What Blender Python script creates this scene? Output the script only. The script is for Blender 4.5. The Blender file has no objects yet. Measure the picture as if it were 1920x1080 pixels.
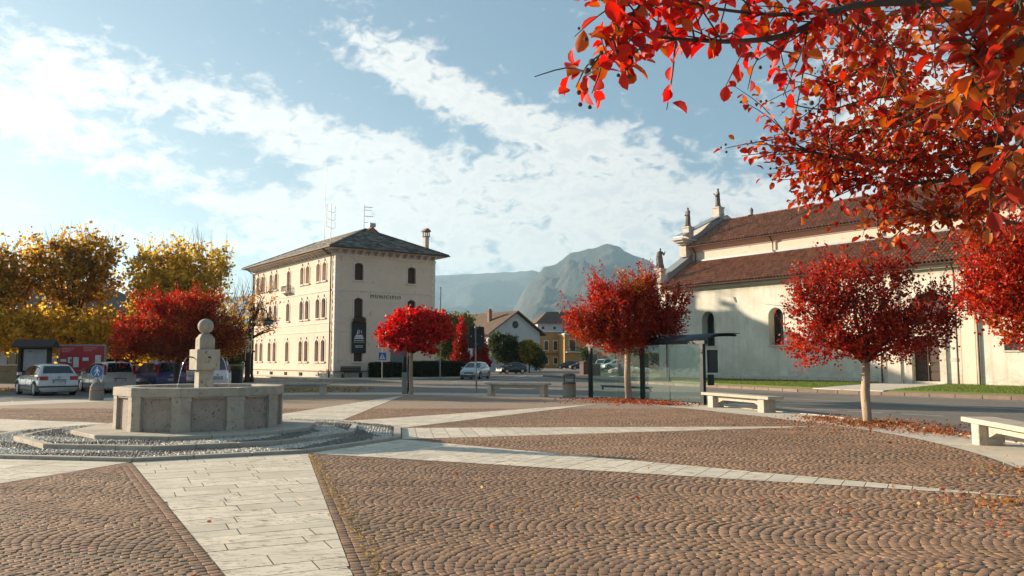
import bpy, math, random
import numpy as np
from mathutils import Vector, Matrix

random.seed(7)
RNG = np.random.default_rng(11)
SC = bpy.context.scene
COL = SC.collection
R = math.radians
PI = math.pi

# ------------------------------------------------------------------ camera
cam_d = bpy.data.cameras.new('camera'); cam_d.sensor_width = 36; cam_d.lens = 28.125
cam_d.clip_start = 0.05; cam_d.clip_end = 30000
cam = bpy.data.objects.new('camera', cam_d); COL.objects.link(cam)
cam.location = (0, 0, 1.65); cam.rotation_euler = (R(90 + 5.14), 0, 0)
SC.camera = cam
# ------------------------------------------------------------------ light
SUN_AZ = -65.0      # degrees from +Y towards +X
SUN_EL = 14.5
sun_dir = Vector((math.sin(R(SUN_AZ)) * math.cos(R(SUN_EL)), math.cos(R(SUN_AZ)) * math.cos(R(SUN_EL)), math.sin(R(SUN_EL))))
sun_d = bpy.data.lights.new('sun', 'SUN'); sun_d.energy = 5.0; sun_d.angle = R(0.6); sun_d.color = (1.0, 0.83, 0.62)
sun = bpy.data.objects.new('sun', sun_d); COL.objects.link(sun)
sun.rotation_euler = sun_dir.to_track_quat('Z', 'Y').to_euler()
SC.view_settings.view_transform = 'Standard'; SC.view_settings.look = 'None'
SC.view_settings.gamma = 1.0; SC.view_settings.use_curve_mapping = False
SC.view_settings.exposure = 1.38
SC.render.engine = 'CYCLES'
SC.cycles.use_denoising = True
SC.cycles.max_bounces = 7; SC.cycles.diffuse_bounces = 3; SC.cycles.glossy_bounces = 3
SC.cycles.transmission_bounces = 4; SC.cycles.transparent_max_bounces = 8; SC.cycles.volume_bounces = 0
SC.cycles.sample_clamp_indirect = 6.0
SC.cycles.volume_max_steps = 64

# ------------------------------------------------------------------ node helper
class NT:
    def __init__(s, tree): s.t = tree; s.n = tree.nodes; s.l = tree.links
    def node(s, typ, **kw):
        n = s.n.new(typ)
        for k, v in kw.items(): setattr(n, k, v)
        return n
    def set(s, sock, v):
        if hasattr(v, 'links') or isinstance(v, bpy.types.NodeSocket): s.l.new(v, sock)
        elif v is not None: sock.default_value = v
    def math(s, op, a, b=None, c=None, clamp=False):
        n = s.node('ShaderNodeMath', operation=op, use_clamp=clamp)
        s.set(n.inputs[0], a)
        if b is not None: s.set(n.inputs[1], b)
        if c is not None: s.set(n.inputs[2], c)
        return n.outputs[0]
    def mix(s, f, a, b, mode='MIX'):
        n = s.node('ShaderNodeMix', data_type='RGBA', blend_type=mode)
        s.set(n.inputs[0], f)
        for i, v in ((6, a), (7, b)):
            if isinstance(v, (tuple, list)): v = tuple(v) + ((1,) if len(v) == 3 else ())
            s.set(n.inputs[i], v)
        return n.outputs[2]
    def noise(s, vec, scale, detail=4, rough=0.55, dist=0.0, out=0):
        n = s.node('ShaderNodeTexNoise'); n.inputs['Scale'].default_value = scale
        n.inputs['Detail'].default_value = detail; n.inputs['Roughness'].default_value = rough
        n.inputs['Distortion'].default_value = dist
        if vec is not None: s.l.new(vec, n.inputs['Vector'])
        return n.outputs[out]
    def ramp(s, f, stops):
        n = s.node('ShaderNodeValToRGB'); s.set(n.inputs[0], f)
        cr = n.color_ramp
        while len(cr.elements) < len(stops): cr.elements.new(0.5)
        for e, (p, c) in zip(cr.elements, stops):
            e.position = p; e.color = tuple(c) + ((1,) if len(c) == 3 else ()) if isinstance(c, (tuple, list)) else (c, c, c, 1)
        return n.outputs[0]
    def mapr(s, f, a, b, c=0.0, d=1.0, smooth=False):
        n = s.node('ShaderNodeMapRange', interpolation_type='SMOOTHSTEP' if smooth else 'LINEAR')
        s.set(n.inputs[0], f)
        for i, v in ((1, a), (2, b), (3, c), (4, d)): n.inputs[i].default_value = v
        return n.outputs[0]
    def scalevec(s, vec, sc, rot=(0, 0, 0)):
        n = s.node('ShaderNodeMapping'); n.inputs['Scale'].default_value = sc; n.inputs['Rotation'].default_value = rot
        s.l.new(vec, n.inputs['Vector']); return n.outputs[0]

# ------------------------------------------------------------------ world: Nishita sky with procedural clouds
W = bpy.data.worlds.new('World'); SC.world = W; W.use_nodes = True
W.node_tree.nodes.clear(); w = NT(W.node_tree)
wo = w.node('ShaderNodeOutputWorld'); bg = w.node('ShaderNodeBackground')
sky = w.node('ShaderNodeTexSky', sky_type='NISHITA'); sky.sun_disc = False
sky.sun_elevation = R(SUN_EL); sky.sun_rotation = R(SUN_AZ)
sky.altitude = 300; sky.air_density = 1.0; sky.dust_density = 2.2; sky.ozone_density = 1.6
tc = w.node('ShaderNodeTexCoord')
sep = w.node('ShaderNodeSeparateXYZ'); w.l.new(tc.outputs['Generated'], sep.inputs[0])
az = w.math('MULTIPLY', w.math('ARCTAN2', sep.outputs[0], sep.outputs[1]), 57.2958)
el = w.math('MULTIPLY', w.math('ARCSINE', sep.outputs[2]), 57.2958)
comb = w.node('ShaderNodeCombineXYZ'); w.l.new(az, comb.inputs[0]); w.l.new(el, comb.inputs[1])
# banks of cloud: (azimuth, elevation, half length, half height, tilt deg, weight)
BANKS = [(-29.6, 17.6, 6.2, 2.03, -14, 0.66), (-32.4, 15.3, 3.5, 1.62, -10, 0.4), (-27.3, 13.0, 7.1, 1.49, -12, 0.55), (-16.0, 15.8, 9.5, 2.03, -16, 0.62), (-10.0, 14.0, 7.9, 1.49, -14, 0.45), (-7.6, 20.4, 5.2, 2.03, -25, 0.72), (-1.2, 17.4, 5.8, 1.22, -22, 0.5), (5.1, 15.5, 6.8, 2.03, -14, 0.74), (-3.1, 13.1, 8.9, 1.76, -8, 0.52), (-12.6, 10.2, 6.2, 1.76, 0, 0.6), (-2.3, 9.3, 13.1, 3.1, 2, 0.9), (7.7, 9.3, 7.6, 3.1, 4, 1.05), (-25.5, 7.9, 5.6, 1.08, -8, 0.42), (20.7, 10.7, 6.0, 2.03, 10, 0.72), (25.0, 19.0, 3.8, 5.67, 60, 0.55), (27.3, 13.7, 4.8, 5.27, 30, 0.5), (16.8, 13.9, 1.2, 0.54, 0, 0.42), (-20.7, 10.8, 1.8, 0.41, 0, 0.42), (8.9, 12.2, 1.6, 0.54, 0, 0.36), (-16.5, 7.5, 4.4, 1.22, 0, 0.3), (60, 14, 26.2, 6.75, 6, 0.5), (-70, 12, 31.5, 5.4, 0, 0.4), (110, 20, 31.5, 8.1, -8, 0.5), (170, 16, 31.5, 8.1, 5, 0.5), (-130, 18, 31.5, 8.1, 0, 0.5)]
bias = None
for (ca, ce, ra, re, tl, wt) in BANKS:
    c_, s_ = math.cos(R(tl)), math.sin(R(tl))
    da = w.math('SUBTRACT', az, ca); de = w.math('SUBTRACT', el, ce)
    p = w.math('DIVIDE', w.math('ADD', w.math('MULTIPLY', da, c_), w.math('MULTIPLY', de, s_)), ra)
    q = w.math('DIVIDE', w.math('SUBTRACT', w.math('MULTIPLY', de, c_), w.math('MULTIPLY', da, s_)), re)
    g = w.math('MULTIPLY', w.math('EXPONENT', w.math('MULTIPLY', w.math('ADD', w.math('MULTIPLY', p, p), w.math('MULTIPLY', q, q)), -0.9)), wt)
    bias = g if bias is None else w.math('ADD', bias, g)
cv1 = w.scalevec(comb.outputs[0], (0.075, 0.19, 1), (0, 0, R(-13)))
cv2 = w.scalevec(comb.outputs[0], (0.40, 0.70, 1), (0, 0, R(-18)))
n1 = w.noise(cv1, 1.6, 6, 0.60, 0.25); n2 = w.noise(cv2, 1.35, 8, 0.57, 0.45)
n3 = w.noise(w.scalevec(comb.outputs[0], (1.3, 1.9, 1), (0, 0, R(-20))), 1.0, 6, 0.65, 0.2)
dens = w.math('ADD', w.math('MULTIPLY', w.math('SUBTRACT', n1, 0.5), 0.55), w.math('MULTIPLY', w.math('SUBTRACT', n2, 0.5), 1.5))
dens = w.math('ADD', dens, w.math('MULTIPLY', w.math('SUBTRACT', n3, 0.5), 0.42))
dens = w.math('ADD', dens, w.math('MINIMUM', w.math('MULTIPLY', bias, 0.80), 0.60))
cover = w.mapr(dens, 0.17, 0.62, 0.0, 0.92, True)
# nearness to the sun brightens cloud and air
dt = w.node('ShaderNodeVectorMath', operation='DOT_PRODUCT'); w.l.new(tc.outputs['Generated'], dt.inputs[0]); dt.inputs[1].default_value = sun_dir
near = w.mapr(dt.outputs['Value'], 0.25, 1.0, 0.0, 1.0)
thick = w.mapr(w.math('ADD', w.math('MULTIPLY', dens, .5), w.math('MULTIPLY', n2, .9)), 0.62, 1.0, 0.0, 1.0, True)
ccol = w.mix(thick, (7.7, 7.5, 7.05), (5.9, 6.1, 6.25))
ccol = w.mix(w.math('MULTIPLY', near, 0.9), ccol, (8.8, 8.6, 8.2))
skyc = w.mix(1.0, sky.outputs[0], (0.84, 0.96, 1.02), 'MULTIPLY')
skyl = w.mix(0.36, skyc, (2.8, 4.3, 5.2))
# pale air low down and towards the sun, seen as thin veil cloud
veil = w.math('MULTIPLY', w.math('POWER', near, 2.0), w.mapr(el, 4.0, 22.0, 0.85, 0.10))
skyl = w.mix(veil, skyl, (7.3, 7.8, 7.8))
fin = w.mix(cover, skyl, ccol)
w.l.new(fin, bg.inputs['Color']); bg.inputs['Strength'].default_value = 0.0502
w.l.new(bg.outputs[0], wo.inputs['Surface'])

# ------------------------------------------------------------------ materials
def newmat(name):
    m = bpy.data.materials.new(name); m.use_nodes = True
    m.node_tree.nodes.clear(); t = NT(m.node_tree)
    out = t.node('ShaderNodeOutputMaterial'); b = t.node('ShaderNodeBsdfPrincipled')
    t.l.new(b.outputs[0], out.inputs[0]); return m, t, b, out
def wpos(t):
    return t.node('ShaderNodeNewGeometry').outputs['Position']
def bump(t, b, h, strength, dist=0.02):
    n = t.node('ShaderNodeBump'); n.inputs['Strength'].default_value = strength; n.inputs['Distance'].default_value = dist
    t.l.new(h, n.inputs['Height']); t.l.new(n.outputs[0], b.inputs['Normal'])
def stone(name, c1, c2, scale=3.0, rough=0.85, c3=None, spots=0.0, bmp=0.3, bscale=40, objvar=0.0, stretch=(1, 1, 1), metal=0.0, spec=0.3):
    m, t, b, o = newmat(name); p = t.scalevec(wpos(t), stretch)
    f = t.noise(p, scale, 6, 0.62, 0.2); c = t.mix(t.mapr(f, 0.32, 0.68), c1, c2)
    if c3 is not None:
        g = t.noise(p, scale * 2.7, 7, 0.7, 0.6); c = t.mix(t.mapr(g, 0.58 - spots * .12, 0.66, 0, 1, True), c, c3)
    if objvar:
        oi = t.node('ShaderNodeObjectInfo'); hv = t.node('ShaderNodeHueSaturation')
        t.l.new(c, hv.inputs['Color']); t.l.new(t.mapr(oi.outputs['Random'], 0, 1, 1 - objvar, 1 + objvar), hv.inputs['Value']); c = hv.outputs[0]
    t.l.new(c, b.inputs['Base Color']); b.inputs['Roughness'].default_value = rough; b.inputs['Metallic'].default_value = metal
    b.inputs['Specular IOR Level'].default_value = spec
    if bmp: bump(t, b, t.noise(p, bscale, 5, 0.6), bmp, 0.01)
    return m
def flat(name, c, rough=0.5, metal=0.0, spec=0.5, coat=0.0):
    m, t, b, o = newmat(name); p = wpos(t)
    f = t.noise(p, 6, 4, 0.6)
    cc = t.mix(t.mapr(f, .3, .7), tuple(x * .86 for x in c), tuple(min(1, x * 1.12) for x in c))
    t.l.new(cc, b.inputs['Base Color']); b.inputs['Roughness'].default_value = rough; b.inputs['Metallic'].default_value = metal
    b.inputs['Specular IOR Level'].default_value = spec; b.inputs['Coat Weight'].default_value = coat; b.inputs['Coat Roughness'].default_value = 0.08
    return m
def tinted(name, rough=0.8, mult=1.0, bmp=0.25, bscale=60, spec=0.3, blotch=0.0):
    m, t, b, o = newmat(name); a = t.node('ShaderNodeAttribute', attribute_name='tint'); p = wpos(t)
    f = t.noise(p, 2.2, 5, 0.6); g = t.noise(p, 45, 3, 0.6)
    c = t.mix(1.0, a.outputs['Color'], t.ramp(t.math('ADD', t.math('MULTIPLY', f, .5 + blotch), t.math('MULTIPLY', g, .5 - blotch)), [(0.3, (0.72 * mult,) * 3), (0.7, (1.22 * mult,) * 3)]), 'MULTIPLY')
    t.l.new(c, b.inputs['Base Color']); b.inputs['Roughness'].default_value = rough; b.inputs['Specular IOR Level'].default_value = spec
    if bmp: bump(t, b, t.noise(p, bscale, 4, 0.6), bmp, 0.004)
    return m
def leafmat(name, trans=0.45, rough=0.5, tsat=1.0, tval=1.3):
    m, t, b, out = newmat(name); a = t.node('ShaderNodeAttribute', attribute_name='tint')
    t.l.new(a.outputs['Color'], b.inputs['Base Color']); b.inputs['Roughness'].default_value = rough
    b.inputs['Specular IOR Level'].default_value = 0.25
    tr = t.node('ShaderNodeBsdfTranslucent'); hv = t.node('ShaderNodeHueSaturation')
    hv.inputs['Saturation'].default_value = tsat; hv.inputs['Value'].default_value = tval
    t.l.new(a.outputs['Color'], hv.inputs['Color']); t.l.new(hv.outputs[0], tr.inputs['Color'])
    ms = t.node('ShaderNodeMixShader'); ms.inputs[0].default_value = trans
    t.l.new(b.outputs[0], ms.inputs[1]); t.l.new(tr.outputs[0], ms.inputs[2]); t.l.new(ms.outputs[0], out.inputs[0])
    return m
def glassmat(name, c=(0.75, 0.82, 0.80), alpha=0.25, rough=0.05):
    m, t, b, out = newmat(name); b.inputs['Base Color'].default_value = (*c, 1); b.inputs['Roughness'].default_value = rough
    tr = t.node('ShaderNodeBsdfTransparent'); tr.inputs[0].default_value = (*c, 1)
    ms = t.node('ShaderNodeMixShader'); ms.inputs[0].default_value = alpha
    t.l.new(tr.outputs[0], ms.inputs[1]); t.l.new(b.outputs[0], ms.inputs[2]); t.l.new(ms.outputs[0], out.inputs[0]); return m

# ------------------------------------------------------------------ mesh collector
class MB:
    def __init__(s): s.v = []; s.f = []; s.c = None
    def add(s, vs, fs):
        o = len(s.v); s.v.extend([tuple(x) for x in vs]); s.f.extend([tuple(i + o for i in q) for q in fs]); return s
    def box(s, x0, x1, y0, y1, z0, z1):
        return s.add([(x0, y0, z0), (x1, y0, z0), (x1, y1, z0), (x0, y1, z0), (x0, y0, z1), (x1, y0, z1), (x1, y1, z1), (x0, y1, z1)],
                     [(0, 3, 2, 1), (4, 5, 6, 7), (0, 1, 5, 4), (1, 2, 6, 5), (2, 3, 7, 6), (3, 0, 4, 7)])
    def cbox(s, x0, x1, y0, y1, z0, z1, b=0.01):   # box with chamfered top and vertical edges
        n = len(s.v)
        def ring(e, z): return [(x0 + e, y0 + 0, z), (x1 - e, y0, z), (x1, y0 + e, z), (x1, y1 - e, z), (x1 - e, y1, z), (x0 + e, y1, z), (x0, y1 - e, z), (x0, y0 + e, z)]
        def ring2(z): return [(x0 + b, y0 + b, z), (x1 - b, y0 + b, z), (x1 - b, y0 + b, z), (x1 - b, y1 - b, z), (x1 - b, y1 - b, z), (x0 + b, y1 - b, z), (x0 + b, y1 - b, z), (x0 + b, y0 + b, z)]
        s.loft([ring(b, z0), ring(b, z1 - b), [(x0 + 1.6 * b, y0 + b, z1), (x1 - 1.6 * b, y0 + b, z1), (x1 - b, y0 + 1.6 * b, z1), (x1 - b, y1 - 1.6 * b, z1), (x1 - 1.6 * b, y1 - b, z1), (x0 + 1.6 * b, y1 - b, z1), (x0 + b, y1 - 1.6 * b, z1), (x0 + b, y0 + 1.6 * b, z1)]])
        return s
    def loft(s, rings, cap=True, closed=True):
        o = len(s.v); n = len(rings[0])
        for r in rings: s.v.extend([tuple(p) for p in r])
        for i in range(len(rings) - 1):
            for j in range(n if closed else n - 1):
                a, b_ = o + i * n + j, o + i * n + (j + 1) % n
                s.f.append((a, b_, b_ + n, a + n))
        if cap:
            s.f.append(tuple(o + j for j in reversed(range(n)))); s.f.append(tuple(o + (len(rings) - 1) * n + j for j in range(n)))
        return s
    def prism(s, pts, z0, z1):
        a = sum(pts[i][0] * pts[(i + 1) % len(pts)][1] - pts[(i + 1) % len(pts)][0] * pts[i][1] for i in range(len(pts)))
        if a < 0: pts = pts[::-1]
        return s.loft([[(x, y, z0) for x, y in pts], [(x, y, z1) for x, y in pts]])
    def ext(s, pts, ax, a0, a1):    # extrude a 2D outline along axis ax ('x' or 'y'); pts are (other, z)
        if ax == 'y': r0 = [(p, a0, z) for p, z in pts]; r1 = [(p, a1, z) for p, z in pts]
        else: r0 = [(a0, p, z) for p, z in pts]; r1 = [(a1, p, z) for p, z in pts]
        return s.loft([r0, r1])
    def tube(s, pts, rad, n=8, cap=True):
        pts = [Vector(p) for p in pts]; rs = rad if isinstance(rad, (list, tuple)) else [rad] * len(pts)
        rings = []; up = Vector((0.13, 0.21, 1)).normalized()
        for i, p in enumerate(pts):
            d = (pts[min(i + 1, len(pts) - 1)] - pts[max(i - 1, 0)]).normalized()
            a = d.cross(up)
            if a.length < 0.05: a = d.cross(Vector((1, 0, 0)))
            a.normalize(); b_ = d.cross(a)
            rings.append([p + (a * math.cos(2 * PI * k / n) + b_ * math.sin(2 * PI * k / n)) * rs[i] for k in range(n)])
        return s.loft(rings, cap)
    def lathe(s, prof, n=16, cx=0, cy=0):
        return s.loft([[(cx + r * math.cos(2 * PI * k / n), cy + r * math.sin(2 * PI * k / n), z) for k in range(n)] for r, z in prof])
    def sphere(s, c, r, n=12, m=8, sz=1.0):
        rings = [[(c[0] + r * math.sin(PI * i / m) * math.cos(2 * PI * k / n), c[1] + r * math.sin(PI * i / m) * math.sin(2 * PI * k / n), c[2] - r * sz * math.cos(PI * i / m)) for k in range(n)] for i in range(1, m)]
        rings = [[(c[0] + 0.02 * r * math.cos(2 * PI * k / n), c[1] + 0.02 * r * math.sin(2 * PI * k / n), c[2] - r * sz) for k in range(n)]] + rings + [[(c[0] + 0.02 * r * math.cos(2 * PI * k / n), c[1] + 0.02 * r * math.sin(2 * PI * k / n), c[2] + r * sz) for k in range(n)]]
        return s.loft(rings)
    def quad(s, a, b, c, d): return s.add([a, b, c, d], [(0, 1, 2, 3)])
    def mesh(s, name, mat=None, smooth=False):
        me = bpy.data.meshes.new(name); me.from_pydata(s.v, [], s.f); me.validate(clean_customdata=False)
        if mat: me.materials.append(mat)
        if smooth: me.polygons.foreach_set('use_smooth', [True] * len(me.polygons))
        me.update(); return me
    def build(s, name, mat=None, parent=None, smooth=False, **kw):
        return put(name, s.mesh(name, mat, smooth), parent, **kw)

def put(name, me, parent=None, loc=None, rot=None, label=None, cat=None, group=None, kind=None):
    o = bpy.data.objects.new(name, me); COL.objects.link(o)
    if parent is not None: o.parent = parent
    if loc is not None: o.location = loc
    if rot is not None: o.rotation_euler = (0, 0, rot) if isinstance(rot, (int, float)) else rot
    if label: o['label'] = label
    if cat: o['category'] = cat
    if group: o['group'] = group
    if kind: o['kind'] = kind
    return o
def thing(name, label, cat, loc=(0, 0, 0), rot=0.0, group=None):
    o = bpy.data.objects.new(name, None); COL.objects.link(o); o.empty_display_size = 0.2
    o.location = loc; o.rotation_euler = (0, 0, rot); o['label'] = label; o['category'] = cat
    if group: o['group'] = group
    return o
def copy_tree(o, parent=None, loc=None, rot=None, label=None):
    kids = list(o.children); c = o.copy(); COL.objects.link(c)
    if parent is not None: c.parent = parent
    if loc is not None: c.location = loc
    if rot is not None: c.rotation_euler = (0, 0, rot)
    if label: c['label'] = label
    for k in kids: copy_tree(k, c)
    return c
def npmesh(name, V, F, mat, tint=None, smooth=False):
    """V (n,3) array, F (m,k) array of equal sized faces, tint (n,3)"""
    me = bpy.data.meshes.new(name); n, m = len(V), len(F); k = F.shape[1]
    me.vertices.add(n); me.vertices.foreach_set('co', np.ascontiguousarray(V, dtype=np.float32).ravel())
    me.loops.add(m * k); me.loops.foreach_set('vertex_index', np.ascontiguousarray(F, dtype=np.int32).ravel())
    me.polygons.add(m); me.polygons.foreach_set('loop_start', np.arange(0, m * k, k, dtype=np.int32))
    me.update(calc_edges=True); me.validate(clean_customdata=False)
    if tint is not None:
        a = me.color_attributes.new('tint', 'FLOAT_COLOR', 'POINT')
        c = np.ones((n, 4), dtype=np.float32); c[:, :3] = tint; a.data.foreach_set('color', c.ravel())
    if smooth: me.polygons.foreach_set('use_smooth', np.ones(m, dtype=bool))
    if mat: me.materials.append(mat)
    return me
def text_mesh(body, size, mat, extrude=0.004, align='CENTER', spacing=1.0):
    cu = bpy.data.curves.new('lettering', 'FONT'); cu.body = body; cu.size = size; cu.extrude = extrude
    cu.align_x = align; cu.align_y = 'CENTER'; cu.space_character = spacing; cu.resolution_u = 2
    tmp = bpy.data.objects.new('lettering', cu); COL.objects.link(tmp)
    me = bpy.data.meshes.new_from_object(tmp)
    bpy.data.objects.remove(tmp); me.name = 'lettering'; me.materials.clear(); me.materials.append(mat); return me
UP_Y = (R(90), 0, 0)    # text lying in xy turned to stand facing -y

U = Vector((-math.sin(R(37)), math.cos(R(37)), 0)); Vv = Vector((math.cos(R(37)), math.sin(R(37)), 0))
# ------------------------------------------------------------------ setting
FC = Vector((-6.65, 17.3, 0))            # middle of the fountain
m_travertine = stone('travertine', (0.60, 0.535, 0.42), (0.47, 0.415, 0.325), 3.0, 0.8, (0.25, 0.17, 0.13), 0.05, 0.35, 55, 0.10, (1, 1, 1))
def veined():
    m, t, b, o = newmat('travertine_slab'); p = wpos(t); oi = t.node('ShaderNodeObjectInfo')
    base = t.mix(t.mapr(t.noise(p, 1.6, 6, .65), .3, .7), (0.60, 0.52, 0.40), (0.75, 0.665, 0.525))
    hv = t.node('ShaderNodeHueSaturation'); t.l.new(base, hv.inputs['Color']); t.l.new(t.mapr(oi.outputs['Random'], 0, 1, .82, 1.08), hv.inputs['Value'])
    sv = t.scalevec(p, (1.6, 6, 1), (0, 0, R(-30)))
    v = t.noise(sv, 3.2, 8, .72, 1.4); big = t.noise(p, .9, 3, .5)
    bad = t.math('MULTIPLY', t.mapr(v, .53, .60, 0, 1, True), t.mapr(t.math('ADD', big, t.math('MULTIPLY', oi.outputs['Random'], .34)), .58, .72, 0, 1, True))
    c = t.mix(t.math('MULTIPLY', bad, .85), hv.outputs[0], (0.22, 0.13, 0.10))
    dirt = t.mapr(t.noise(p, 7, 7, .7), .52, .72, 0, .4); c = t.mix(dirt, c, (0.36, 0.31, 0.24))
    t.l.new(c, b.inputs['Base Color']); b.inputs['Roughness'].default_value = .78; b.inputs['Specular IOR Level'].default_value = .3
    bump(t, b, t.math('SUBTRACT', t.noise(p, 60, 4, .6), t.math('MULTIPLY', bad, .8)), .3, .006); return m
m_slab = veined()
m_joint = stone('joint_sand', (0.27, 0.21, 0.145), (0.15, 0.115, 0.08), 5, 0.95, (0.13, 0.12, 0.05), .0, 0.6, 90)
m_asphalt = stone('asphalt', (0.15, 0.128, 0.105), (0.185, 0.16, 0.132), 0.35, 0.8, (0.10, 0.09, 0.082), .0, 0.5, 120, spec=.35)
m_apron = stone('asphalt_patch', (0.17, 0.15, 0.13), (0.125, 0.112, 0.10), 0.8, 0.85, None, 0, 0.4, 120)
m_conc = stone('concrete_paving', (0.48, 0.43, 0.35), (0.58, 0.52, 0.43), 1.2, 0.85, (0.31, 0.27, 0.215), .02, 0.3, 60)
m_kerb = stone('porphyry_kerb', (0.27, 0.19, 0.14), (0.21, 0.15, 0.115), 2.5, 0.85, (0.12, 0.11, 0.06), .05, 0.4, 40, .12)
m_soil = stone('ground_earth', (0.085, 0.075, 0.04), (0.055, 0.06, 0.028), 0.05, 0.95, (0.13, 0.10, 0.06), 0, 0.4, 3)
m_paint = stone('road_paint', (0.62, 0.60, 0.55), (0.42, 0.40, 0.36), 6, 0.7, (0.18, 0.17, 0.155), .35, .2, 80)
m_lawn = stone('lawn_base', (0.10, 0.15, 0.022), (0.14, 0.17, 0.03), 2.5, 0.95, (0.12, 0.09, 0.035), .0, 0.6, 25)

# ground to the horizon
g = MB(); NN = 24
g.quad((-9000, -3000, -.02), (9000, -3000, -.02), (9000, 10400, -.02), (-9000, 10400, -.02)); g.build('ground', m_soil, kind='structure')
# asphalt of the streets
MB().prism([(-70, -25), (45, -25), (75, 20), (22, 62), (16, 160), (-16, 165), (-45, 120), (-75, 60)], -.1, 0.0).build('road', m_asphalt, kind='structure')

# plaza outline by angle and distance from the fountain
OUT = [(-180, 15.6), (-150, 15.6), (-120, 15.6), (-90, 15.6), (-64, 15.9), (-40, 15.2), (-20, 15.1), (0, 15.0), (18, 14.9), (30, 15.3), (42, 16.2), (52, 17.6), (63, 19.5), (73, 20.0), (85, 20.4), (101, 20.3), (112, 18.6), (124, 17.0), (135, 16.3), (155, 15.8), (180, 15.6)]
def rout(a):
    a = (a + 180) % 360 - 180
    for (a0, r0), (a1, r1) in zip(OUT, OUT[1:]):
        if a0 <= a <= a1: return r0 + (r1 - r0) * (a - a0) / (a1 - a0)
plaza_pts = [(FC.x + rout(a) * math.cos(R(a)), FC.y + rout(a) * math.sin(R(a))) for a in range(-180, 180, 3)]
# concrete pavement ring round the cobbled plaza (raised 10 cm over the street, as the cobbles are)
ZP = 0.0
def off(p, d): q = Vector((p[0], p[1], 0)) - FC; q = FC + q.normalized() * (q.length + d); return (q.x, q.y)
edge_w = {}
def wring(a):
    a = (a + 180) % 360 - 180
    T = [(-180, 5), (-64, 5), (-30, 3.8), (-5, 1.75), (0, 1.55), (10, 1.9), (20, 2.1), (32, 2.0), (45, 2.3), (55, 2.4), (66, 2.4), (80, 2.6), (100, 2.8), (120, 3.2), (140, 3.4), (180, 5)]
    for (a0, r0), (a1, r1) in zip(T, T[1:]):
        if a0 <= a <= a1: return r0 + (r1 - r0) * (a - a0) / (a1 - a0)
ring_pts = [off(((FC.x + rout(a) * math.cos(R(a))), (FC.y + rout(a) * math.sin(R(a)))), wring(a)) for a in range(-180, 180, 3)]
MB().prism(ring_pts, -.05, ZP + .012).build('pavement', m_conc, kind='structure')
paving = MB().prism(plaza_pts, -.04, ZP + .0320).build('plaza', m_joint, kind='structure')
# kerb stones on the street side of the pavement
kb = []
for i in range(len(ring_pts)):
    a, b_ = Vector((*ring_pts[i], 0)), Vector((*ring_pts[(i + 1) % len(ring_pts)], 0))
    if b_.y < 3 or b_.length > 60: continue
    d = (b_ - a); L = d.length; nseg = max(1, round(L / 1.0)); d.normalize(); nrm = Vector((-d.y, d.x, 0))
    for k in range(nseg):
        kb.append((a + d * (L * k / nseg + .006), d, L / nseg - .012))
pav = bpy.data.objects['pavement']
kmesh = {}
for (p, d, L) in kb:
    key = round(L, 1)
    if key not in kmesh: kmesh[key] = MB().cbox(0, key - .01, -.07, .07, -.1, .03, .012).mesh('kerb_stone', m_travertine)
    put('kerb_stone', kmesh[key], pav, (p.x, p.y, 0), math.atan2(d.y, d.x))

# ---- rays of travertine slabs
RAYS = []   # (normal angle, tip distance)
for k in range(10):
    na = -136 + 36 * k; na = (na + 180) % 360 - 180
    tip = {-64: 15.9, -28: 14.9, 8: 14.4, 44: 15.9, 80: 19.6}.get(na, 15.5)
    tipa = {-64: -66, -28: -31.0, 8: 9.6, 44: 51.5, 80: 85}.get(na, na)
    RAYS.append((na, tip, tipa))
RO = 4.46
def in_frame(x, y, m=1.1): return y > 3 and abs(x) < .64 * y * m + .6
def clip_poly(pts, a, b):   # keep the side left of a->b
    out = []
    for i in range(len(pts)):
        p, q = pts[i], pts[(i + 1) % len(pts)]
        sp = (b[0] - a[0]) * (p[1] - a[1]) - (b[1] - a[1]) * (p[0] - a[0]); sq = (b[0] - a[0]) * (q[1] - a[1]) - (b[1] - a[1]) * (q[0] - a[0])
        if sp >= 0: out.append(p)
        if (sp > 0 > sq) or (sp < 0 < sq):
            t_ = sp / (sp - sq); out.append((p[0] + (q[0] - p[0]) * t_, p[1] + (q[1] - p[1]) * t_))
    return out
ray_tris = []
m_dj = stone('slab_joint', (.10, .08, .06), (.06, .05, .04), 20, .95)
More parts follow.
